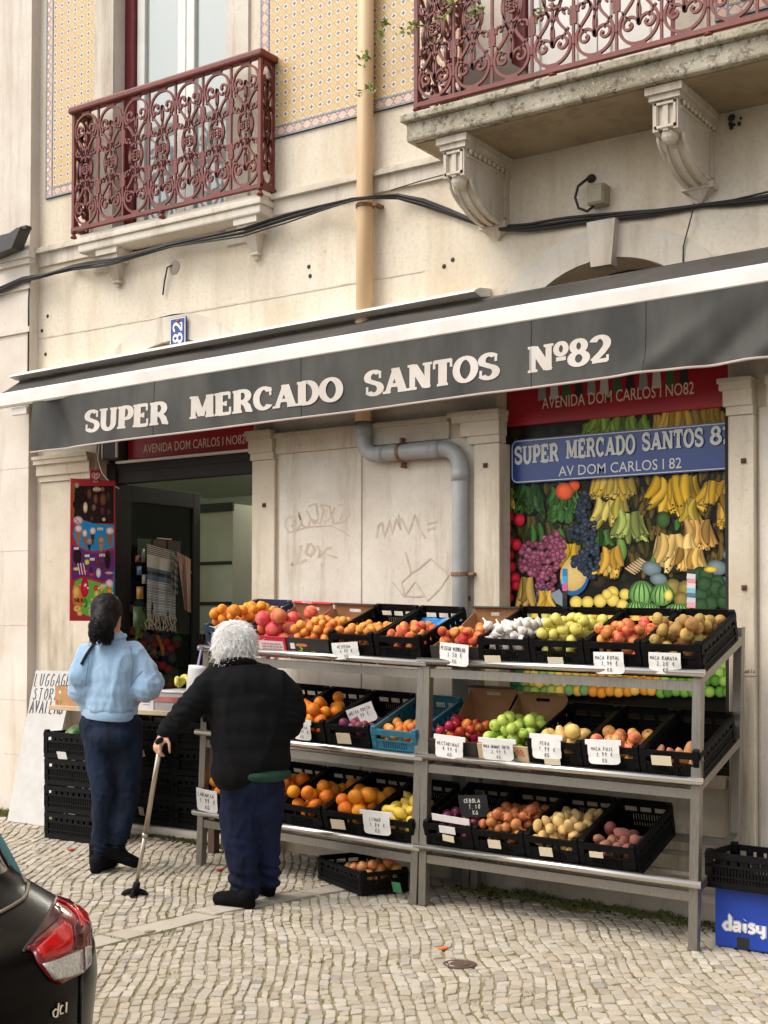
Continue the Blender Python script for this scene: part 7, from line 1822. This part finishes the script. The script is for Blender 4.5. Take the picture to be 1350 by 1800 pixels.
for i in range(900):
    v = Vector((rr.gauss(0,1), rr.gauss(0,1), rr.gauss(0,1))).normalized()
    if v.dot(hd) > .6 or v.z < -.55: continue
    p = hc-hd*.02+UPV*.02+hs*(v.dot(hs)*.088)+hd*(v.dot(hd)*.098)+UPV*v.z*.106; fl_ = (PT-p).normalized()
    hb2.tube([p, p+fl_*.03+v*.004, p+fl_*.06+v*.002], [.002,.002,.001], 3)
hb2.build('hair_curls', HR, wom, True)

# ---- white haired shopper in the black coat
DO = 6.98
def O(x, y, o=0): return PD(x, y, DO+o)
Fo = Vector((-.62, .78, 0)).normalized(); So = Vector((Fo.y, -Fo.x, 0))
old = thing('person', 'white haired shopper in long black coat leaning on a cane', 'person', (-4.5, -1.3, gz(-4.5)))
oc = O(413, 1135, .10); od = (Fo*.85-UPV*.5).normalized(); os_ = So; ou = os_.cross(od)*1
if ou.z < 0: ou = -ou
b = Blob()
b.ell(oc, .072, .092, .102, os_, od); b.ell(oc+od*.045-ou*.055, .05, .05, .055, os_, od); b.ell(oc+od*.1-ou*.02, .012, .02, .02, os_, od); b.ell(oc+od*.088-ou*.06, .022, .01, .007, os_, od)
for s in (-1, 1): b.ell(oc+os_*s*.073-ou*.01, .008, .018, .03, os_, od)
b.cap([oc-ou*.05, O(418, 1160, .06), O(425, 1185, .02)], (.052, .056, .09))
oLS, oRS = O(383, 1195, .03), O(482, 1205, .0); oLE = O(328, 1250, -.06); oLW = O(289, 1292, -.14); oRE = O(512, 1255, .02); oRW = O(490, 1290, .22)
b.ell(O(435, 1225, .03), .165, .12, .17, So, Fo); b.ell(O(440, 1310, .0), .15, .12, .15, So, Fo)
b.cap([oLS, oLE, oLW], (.055, .044, .028)); b.cap([oRS, oRE, oRW], (.055, .044, .028))
gd = (O(281, 1301, -.16)-oLW).normalized(); hand(b, oLW, gd+Vector((0,0,-.25)), (So*.2-UPV*.9+Fo*.3), .155, .75, -1)
hand(b, oRW, Fo, So*-1, .155, .5, 1)
oLH, oRH = O(422, 1385, .0), O(468, 1380, .02); oLK, oRK = O(422, 1480, -.02), O(468, 1470, .06); oLA, oRA = O(430, 1570, -.03), O(470, 1550, .1)
b.cap([oLH, oLK, oLA], (.085, .056, .04)); b.cap([oRH, oRK, oRA], (.085, .056, .04))
b.done('body', SKIN2, old, .0075, 3)
e = MB()
for s in (-1, 1): e.ell(oc+os_*s*.03+od*.086+ou*.006, (.009,.009,.006), 8, 6)
e.build('eyes', EYE, old, True)
COA = M('black_wool_coat', S(13,13,14), S(20,19,19), .95, scale=5, bmp=.4, bscale=220, spec=.15)
b = Blob()
b.ell(O(432, 1212, .03), .215, .16, .15, So, Fo); b.ell(O(425, 1188, .05), .15, .12, .085, So, Fo); b.ell(O(440, 1275, .0), .205, .165, .17, So, Fo); b.ell(O(441, 1330, -.01), .20, .165, .14, So, Fo)
b.ell(O(421, 1356, -.02), .155, .15, .11, So, Fo); b.ell(O(455, 1340, .0), .16, .15, .09, So, Fo)
b.cap([O(398, 1370, -.01), O(470, 1338, .0)], (.07, .08))
b.cap([oLS+UPV*.005, O(352, 1225, -.02), oLE, oLW-(oLW-oLE)*.08], (.085, .085, .076, .050)); b.cap([oRS, O(505, 1225, .02), oRE, O(508, 1275, .08), oRW-(oRW-oRE)*.1], (.09, .085, .078, .07, .05))
b.ell(O(436, 1243, .015), .212, .163, .15, So, Fo); b.ell(O(440, 1303, -.005), .204, .167, .15, So, Fo)
o = b.done('coat', COA, old, .011, 14); folds(o, .011, 5, (1,1,.3), 15); folds(o, .002, 17, (1,1,.5), 5); crumple(o, [(oLE, .14, .007, .04), (oRE, .14, .007, .04), (oLW, .1, .005, .03)])
cl = MB(); nk2 = O(418, 1168, .03); cl.tube([nk2+So*(.085*cos(2*pi*i/20))+Fo*(.075*sin(2*pi*i/20))-UPV*(.02*sin(2*pi*i/20)) for i in range(20)], .022, 8, closed=True); cl.build('collar', COA, old, True)
b = Blob(); b.ell(O(459, 1360, -.005), .162, .162, .048, So, Fo); o = b.done('green_shirt_hem', M('green_knit', S(18,62,42), S(14,50,34), .9, scale=20), old, .010, 3)
JN2 = M('navy_trousers', S(24,33,62), S(13,18,34), .85, scale=5, bmp=.3, bscale=300, stretch=(2,2,.6), spec=.2)
b = Blob(); b.ell(O(445, 1375, .0), .150, .135, .11, So, Fo)
b.cap([oLH, O(418, 1430, -.01), oLK, O(428, 1530, -.03), oLA+UPV*.005], (.105, .098, .088, .078, .072)); b.cap([oRH, O(468, 1430, .03), oRK, O(469, 1515, .09), oRA+UPV*.005], (.10, .092, .078, .070, .062))
o = b.done('trousers', JN2, old, .010, 4); folds(o, .008, 11, (1,1,.6), 2); crumple(o, [(oLA+UPV*.05, .14, .012, .06), (oRA+UPV*.05, .14, .012, .06), (oLK, .12, .005, .05)])
SHO = M('black_felt_shoe', S(9,9,10), S(14,13,13), .9, scale=12, spec=.1)
h1 = PG(447, 1598); t1_ = PG(380, 1588); t1_ = h1+(t1_-h1).normalized()*.25; t1_.z = h1.z = gz(h1.x)+.002
shoe('shoe', h1, t1_, O(432, 1572, -.03), .048, old, SHO)
h2 = PG(480, 1577); t2_ = PG(440, 1566); t2_ = h2+(t2_-h2).normalized()*.24; t2_.z = h2.z = gz(h2.x)+.002
shoe('shoe', h2, t2_, O(470, 1553, .1), .046, old, SHO)
WHH = M('white_hair', S(250,248,244), S(238,234,228), .7, scale=30, spec=.3)
b = Blob(); b.ell(oc-od*.02+ou*.02, .090, .104, .100, os_, od); b.ell(oc-od*.05-ou*.035, .080, .062, .075, os_, od)
o = b.done('hair', WHH, old, .009, 3); folds(o, .008, 26, (1,1,1), 8, .003)
hb2 = MB(); rr = random.Random(33)
for i in range(5200):
    v = Vector((rr.gauss(0,1), rr.gauss(0,1), rr.gauss(0,1))).normalized()
    if v.dot(od) > .55: continue
    p = oc-od*.022+ou*.012+os_*(v.dot(os_)*.092)+od*(v.dot(od)*.106)+ou*(v.dot(ou)*.098)
    if i % 3 == 0: p = oc-od*.05-ou*.035+os_*(v.dot(os_)*.084)+od*(v.dot(od)*.066)+ou*(v.dot(ou)*.079)
    fl_ = (-UPV*.8-od*.15+Vector((rr.gauss(0,.5), rr.gauss(0,.5), rr.gauss(0,.35))))
    fl_ = (fl_-v*fl_.dot(v)*.8).normalized(); L = rr.uniform(.045, .085)
    cw = Vector((rr.uniform(-1,1), rr.uniform(-1,1), rr.uniform(-1,1)))*.007
    hb2.tube([p-v*.004, p+fl_*L*.35+v*.012+cw, p+fl_*L*.75+v*.013-cw*.4, p+fl_*L+v*(.004+.012*rr.random())+cw], [.0015,.0015,.0011,.0004], 3)
hb2.build('hair_tufts', WHH, old, True)

# ---- cane
cf = PG(237, 1574); ct = O(283, 1303, -.17)
ALU = M('anodised_aluminium', S(178,166,150), None, .3, metal=.85); RUB = M('black_rubber', S(14,14,15), None, .75, spec=.2)
cane = thing('cane', 'metal walking cane with four lobed black rubber foot held by the shopper', 'cane', cf)
ax = (ct-cf).normalized(); j = cf+(ct-cf)*.40
part('shaft', ALU, lambda b: (b.tube([cf+ax*.03, j], .0105, 12), b.tube([j, ct], .013, 12), b.tube([j-ax*.012, j+ax*.012], .0155, 12)), cane, True)
gd2 = (O(300, 1306, -.05)-ct); gd2.z = 0; gd2.normalize()
part('grip', RUB, lambda b: b.tube([ct-gd2*.05-ax*.004, ct-gd2*.03+ax*.004, ct+ax*.008, ct+gd2*.05+ax*.002], [.012,.015,.015,.012], 10), cane, True)
def foot(b):
    b.tube([cf+UPV*.01, cf+ax*.075], [.024, .018], 14)
    for k in range(4):
        a = .55+k*pi/2; d = Vector((cos(a), sin(a), 0)); b.cap if False else None
        b.tube([cf+UPV*.024, cf+d*.035+UPV*.020, cf+d*.062+UPV*.010], [.018,.016,.012], 10, flat=.7); b.ell(cf+d*.06+UPV*.008, (.015,.015,.008), 10, 6)
part('rubber_foot', RUB, foot, cane, True)
# ------------------------------------------------------------------ parked car at the kerb
CARX, CARY, ROADZ = -2.18, -5.01, -.085
car = thing('parked_car', 'black hatchback parked at the kerb with red tail light and chrome letters', 'car', (CARX, CARY, ROADZ))
PNT = M('black_car_paint', S(4,3,3), None, .22, spec=.07)
CGL = M('dark_car_glass', S(10,10,11), None, .05, spec=.9, coat=1)
# half widths and ends of the plan outline at each height
PROF = [(.20,.80,-.26,-3.95,3.2),(.30,.84,-.18,-4.03,3.4),(.45,.858,-.13,-4.06,3.6),(.60,.865,-.08,-4.05,3.6),(.75,.865,-.06,-4.0,3.6),(.82,.858,-.07,-3.9,3.6),(.87,.845,-.10,-3.7,3.6),(.91,.80,-.20,-3.5,3.6),(.94,.765,-.30,-3.2,3.8),(.97,.735,-.36,-3.0,4),(1.10,.695,-.45,-2.75,4),(1.25,.64,-.58,-2.45,4),(1.36,.58,-.72,-2.2,4),(1.43,.52,-.86,-2.05,3.6),(1.465,.42,-1.05,-1.9,3.2),(1.475,.30,-1.2,-1.75,3)]
def sect(z):
    for i in range(len(PROF)-1):
        a, c = PROF[i], PROF[i+1]
        if a[0] <= z <= c[0]+1e-9:
            t = (z-a[0])/(c[0]-a[0]); return [a[k]+(c[k]-a[k])*t for k in range(5)]
    return list(PROF[-1])
def cpt(z, th):
    _, a, xr, xf, n = sect(z); L = (xr-xf)/2; cx = (xr+xf)/2; c, s = cos(th), sin(th)
    k = (abs(c)**n+abs(s)**n)**(-1/n); return Vector((CARX+cx+L*c*k, CARY+a*s*k, ROADZ+z))
zs_ = [.20+.02*i for i in range(63)]+[1.465, 1.475]; nth = 160
b = MB(); vs = [cpt(z, 2*pi*(j+.5)/nth) for z in zs_ for j in range(nth)]
o0 = b.add(vs, [])
for i in range(len(zs_)-1):
    for j in range(nth):
        f = [i*nth+j, i*nth+(j+1) % nth, (i+1)*nth+(j+1) % nth, (i+1)*nth+j]; c = sum((b.v[k] for k in f), Vector())/4
        z = c.z-ROADZ; _, a, xr, xf, n = sect(z); xl = c.x-CARX; yl = c.y-CARY; g = 0
        if .985 < z < 1.40:
            if abs(yl) < a*.80 and xl > xr-.25: g = 1
            elif abs(yl) > a*.86 and any(p < xl < q for p, q in ((-.95,-.62),(-1.85,-1.02),(-2.75+max(0,(z-1.0))*.9,-1.92))): g = 1
            elif abs(yl) < a*.86 and xl < xf+.5: g = 1
        b.f.append(f); b.mi.append(g); b.sm.append(True)
b.f.append(list(range((len(zs_)-1)*nth, len(zs_)*nth))); b.mi.append(0); b.sm.append(False)
body = b.build('car_body', [PNT, CGL], car); cb_ = bvh(body)
def conto(px, py, off):
    for k in range(60):
        t = k/60*.8; x = px+(100-px)*t*.4; d = ray(x, py).normalized(); h = cb_.ray_cast(CAM, d)
        if h[0] is not None and h[3] < 20: return h[0]+h[1]*off*(1 if h[1].dot(d) < 0 else -1)
    return None
print('CARTEST', [conto(x, y, 0) for x, y in ((60,1660),(100,1640),(140,1650),(100,1700),(20,1700))])
def cxy(u, v): return (u/4.865, 1430+v/4.865)
def inside(p, poly):
    r = False; n = len(poly)
    for i in range(n):
        (x0, y0), (x1, y1) = poly[i], poly[(i+1) % n]
        if (y0 > p[1]) != (y1 > p[1]) and p[0] < (x1-x0)*(p[1]-y0)/(y1-y0)+x0: r = not r
    return r
def patch(name, m_, poly, off, parent, n=7):
    """a moulded lens that follows the body: rings from the outline to its middle"""
    cx = sum(p[0] for p in poly)/len(poly); cy = sum(p[1] for p in poly)/len(poly); dense = []
    for i in range(len(poly)):
        a, c = poly[i], poly[(i+1) % len(poly)]; k = max(1, int(math.hypot(c[0]-a[0], c[1]-a[1])/30))
        for j in range(k): dense.append((a[0]+(c[0]-a[0])*j/k, a[1]+(c[1]-a[1])*j/k))
    N_ = len(dense); vs = []; 
    for r in range(n+1):
        t = 1-r/n
        for p in dense:
            q = conto(*cxy(cx+(p[0]-cx)*t, cy+(p[1]-cy)*t), (off if r > 0 else -.002)); vs.append(q)
        if r == 0:
            for p in dense: vs.append(conto(*cxy(cx+(p[0]-cx)*.985, cy+(p[1]-cy)*.985), off*.8))
    b = MB(); b.smooth = True
    good = [v for v in vs if v is not None]
    for i_, v in enumerate(vs):
        if v is None: vs[i_] = next((vs[k] for k in range(i_-1, -1, -1) if vs[k] is not None), good[0] if good else Vector((CARX, CARY, 0)))
    b.add(vs, [(r*N_+j, r*N_+(j+1) % N_, (r+1)*N_+(j+1) % N_, (r+1)*N_+j) for r in range(n+1) for j in range(N_)])
    return b.build(name, m_, parent, True, recalc=True)
LRED = M('red_lens', S(120,6,10), S(80,4,8), .12, scale=30, spec=.35, coat=.25); LBR = M('bright_red_lens', S(190,8,10), S(150,4,8), .12, scale=26, spec=.35, coat=.25); LWH = M('clear_lens', S(190,184,172), S(130,122,110), .1, scale=50, spec=.8, coat=1, stretch=(6,6,1)); LDK = M('smoked_red_lens', S(46,6,9), S(76,12,14), .12, scale=20, spec=.3)
tl = patch('tail_light', LRED, [(455,765),(470,715),(560,745),(640,770),(700,800),(742,870),(768,990),(764,1130),(742,1310),(690,1370),(590,1420),(500,1465),(430,1430),(370,1350),(330,1300),(275,1180),(215,1170),(330,1020),(400,920)], .010, car)
patch('clear_lens', LWH, [(340,1300),(480,1255),(600,1205),(684,1168),(684,1358),(580,1402),(440,1428),(390,1370)], .0125, tl); patch('clear_lens', LWH, [(697,1158),(755,1130),(738,1300),(697,1348)], .0125, tl)
patch('bright_lens', LBR, [(295,1180),(420,1060),(540,950),(600,980),(618,1060),(595,1185),(480,1235),(350,1270)], .012, tl); patch('bright_lens', LBR, [(610,800),(690,815),(735,890),(745,960),(700,960),(660,880)], .012, tl)
patch('smoked_lens', LDK, [(440,800),(500,820),(525,880),(480,950),(330,1080),(230,1160),(330,1030)], .0122, tl); patch('smoked_lens', LDK, [(610,1000),(640,920),(670,960),(684,1080),(680,1160),(600,1195),(625,1080)], .0122, tl)
def seam(name, m_, pts, r, off=.002):
    b = MB(); P_ = []
    for i in range(len(pts)-1):
        for t in (0, .25, .5, .75): P_.append((pts[i][0]+(pts[i+1][0]-pts[i][0])*t, pts[i][1]+(pts[i+1][1]-pts[i][1])*t))
    P_.append(pts[-1]); q = [conto(*cxy(*p), off) for p in P_]; q = [x for x in q if x]; b.tube(q, r, 6); return b.build(name, m_, car, True)
seam('boot_seam', BLK, [(690,1385),(686,1560),(680,1790)], .004); seam('boot_seam', BLK, [(455,770),(420,850),(330,1010),(210,1160),(200,1190)], .0035); seam('glass_trim', M('worn_trim', S(120,108,90), None, .4), [(0,855),(110,795),(195,740),(230,690),(240,610),(215,590),(100,400),(0,230)], .005, .003)
seam('lens_rim', LBR, [(468,770),(560,810),(640,890),(680,1000)], .003, .012)
ik = Ink(lambda u, v, d: conto(*cxy(u, -v), .004+d) or Vector((0,0,-5)))
for st in ([(490,-1620),(478,-1735)], [(484,-1680),(462,-1670),(442,-1695),(446,-1730),(466,-1738),(480,-1720)], [(545-18,-1640),(512,-1640),(500,-1680),(504,-1712),(530,-1700)], [(556,-1612),(552,-1698)]):
    q = []
    for i in range(len(st)-1):
        for t in (0, .33, .66): q.append((st[i][0]+(st[i+1][0]-st[i][0])*t, st[i][1]+(st[i+1][1]-st[i][1])*t))
    ik.stroke(q+[st[-1]], 6.5, 5)
ik.mb.build('badge_letters', M('chrome', S(220,216,206), None, .15, metal=1), car)
TEA = M('teal_sky_reflection', S(150,196,190), S(130,180,178), .1, scale=2, spec=.8)  # sky's reflection along the car's rear edge, put into the strip's teal colour
def sky_strip(b):
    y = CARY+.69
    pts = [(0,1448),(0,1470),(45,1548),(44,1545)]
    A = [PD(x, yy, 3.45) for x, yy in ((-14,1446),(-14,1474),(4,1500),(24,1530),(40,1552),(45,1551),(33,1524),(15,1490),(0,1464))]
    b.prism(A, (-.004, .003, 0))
part('sky_reflection_strip', TEA, sky_strip, car)
TYR = M('tyre', S(24,24,24), None, .9); RIM = M('alloy_rim', S(160,160,160), None, .3, metal=.9)
for x in (-.75, -3.2):
    for s in (-1, 1):
        b = MB(); b.xf = Matrix.Translation((CARX+x, CARY+s*.76, ROADZ+.31)) @ Matrix.Rotation(pi/2, 4, 'X'); b.lathe([(.2,-.1),(.28,-.1),(.31,-.08),(.312,0),(.31,.08),(.28,.1),(.2,.1)], 40); wh = b.build('wheel', TYR, car, True)
        b = MB(); b.xf = Matrix.Translation((CARX+x, CARY+s*.85, ROADZ+.31)) @ Matrix.Rotation(pi/2, 4, 'X'); b.lathe([(.2,-.02),(.19,.012),(.06,.012),(.05,.02),(.0,.02)], 24); b.build('rim', RIM, wh, True)
part('bumper', PNT, lambda b: b.bbox((CARX-.3, CARY-.62, ROADZ+.34), (CARX+.0, CARY+.62, ROADZ+.52), .03), car)
part('number_plate', ENW, lambda b: b.bbox((CARX-.01, CARY-.26, ROADZ+.56), (CARX+.006, CARY+.26, ROADZ+.67), .004), car)
for s in (-1, 1): part('mirror', PNT, lambda b: b.ell((CARX-2.55, CARY+s*.93, ROADZ+1.0), (.06,.10,.07), 12, 8), car)
# blue box and crate at the right edge
DB = P(1256, 1575, -.62); DX0 = PG(1257, 1662)
bx = thing('beverage_box', 'blue cardboard box lettered daisy at the right edge', 'box', DX0)
BLB = M('blue_card', S(20,56,150), S(26,64,160), .45, scale=5)
def dbox(b): b.bbox((DX0.x, DX0.y, gz(DX0.x)), (DX0.x+.40, DX0.y+.30, gz(DX0.x)+.275), .004)
part('box_body', BLB, dbox, bx)
part('hand_slot', BLK, lambda b: b.box((DX0.x+.105, DX0.y-.0012, gz(DX0.x)+.005), (DX0.x+.165, DX0.y+.001, gz(DX0.x)+.055)), bx)
zb_ = P(1270, 1633, DX0.y).z; xb_ = P(1270, 1633, DX0.y).x; xe_ = P(1347, 1640, DX0.y).x
LT = {'d': ([[(.66,1.2),(.60,1.15),(.62,.05),(.72,.02)],[(.62,.6),(.3,.55),(.12,.3),(.3,.02),(.62,.1)]], .72), 'a': ([[(.15,.6),(.5,.65),(.58,.5),(.58,.05),(.7,.02)],[(.58,.35),(.25,.35),(.1,.18),(.25,.02),(.58,.12)]], .74), 'i': ([[(.25,.65),(.25,.08),(.38,.03)],[(.24,.92),(.26,.94)]], .42), 's': ([[(.55,.58),(.3,.66),(.15,.5),(.5,.3),(.5,.1),(.3,.0),(.08,.1)]], .62), 'y': ([[(.12,.65),(.15,.2),(.35,.1),(.6,.25)],[(.6,.65),(.6,-.2),(.4,-.3)]], .76)}
for lay, (wx, mm_) in enumerate(((.021, M('pale_blue_outline', S(170,184,214), None, .5)), (.0165, BLB), (.0135, PAP))):
    ik = Ink(lambda u, v, d: Vector((xb_+u, DX0.y-.0008-lay*.0015-d*.5, zb_+v))); x = 0; tot = sum(LT[c][1] for c in 'daisy'); k = (xe_-xb_)/tot
    for c in 'daisy':
        for st in LT[c][0]:
            q = []
            for i in range(len(st)-1):
                for t in (0, .33, .66): q.append((x+(st[i][0]+(st[i+1][0]-st[i][0])*t)*k, (st[i][1]+(st[i+1][1]-st[i][1])*t)*.06))
            ik.stroke(q+[(x+st[-1][0]*k, st[-1][1]*.06)], wx*.62, wx*.5)
        x += LT[c][1]*k
    ik.mb.build('lettering', mm_, bx)
Mx = Matrix.Translation((DX0.x-.03, DX0.y-.04, gz(DX0.x)+.279)) @ Matrix.Rotation(-.10, 4, 'Z') @ Matrix.Translation((0, CW, 0)) @ Matrix.Rotation(-pi/2, 4, 'Z')
crate(Mx, 'black', 'empty black crate set on the blue box at the right edge')
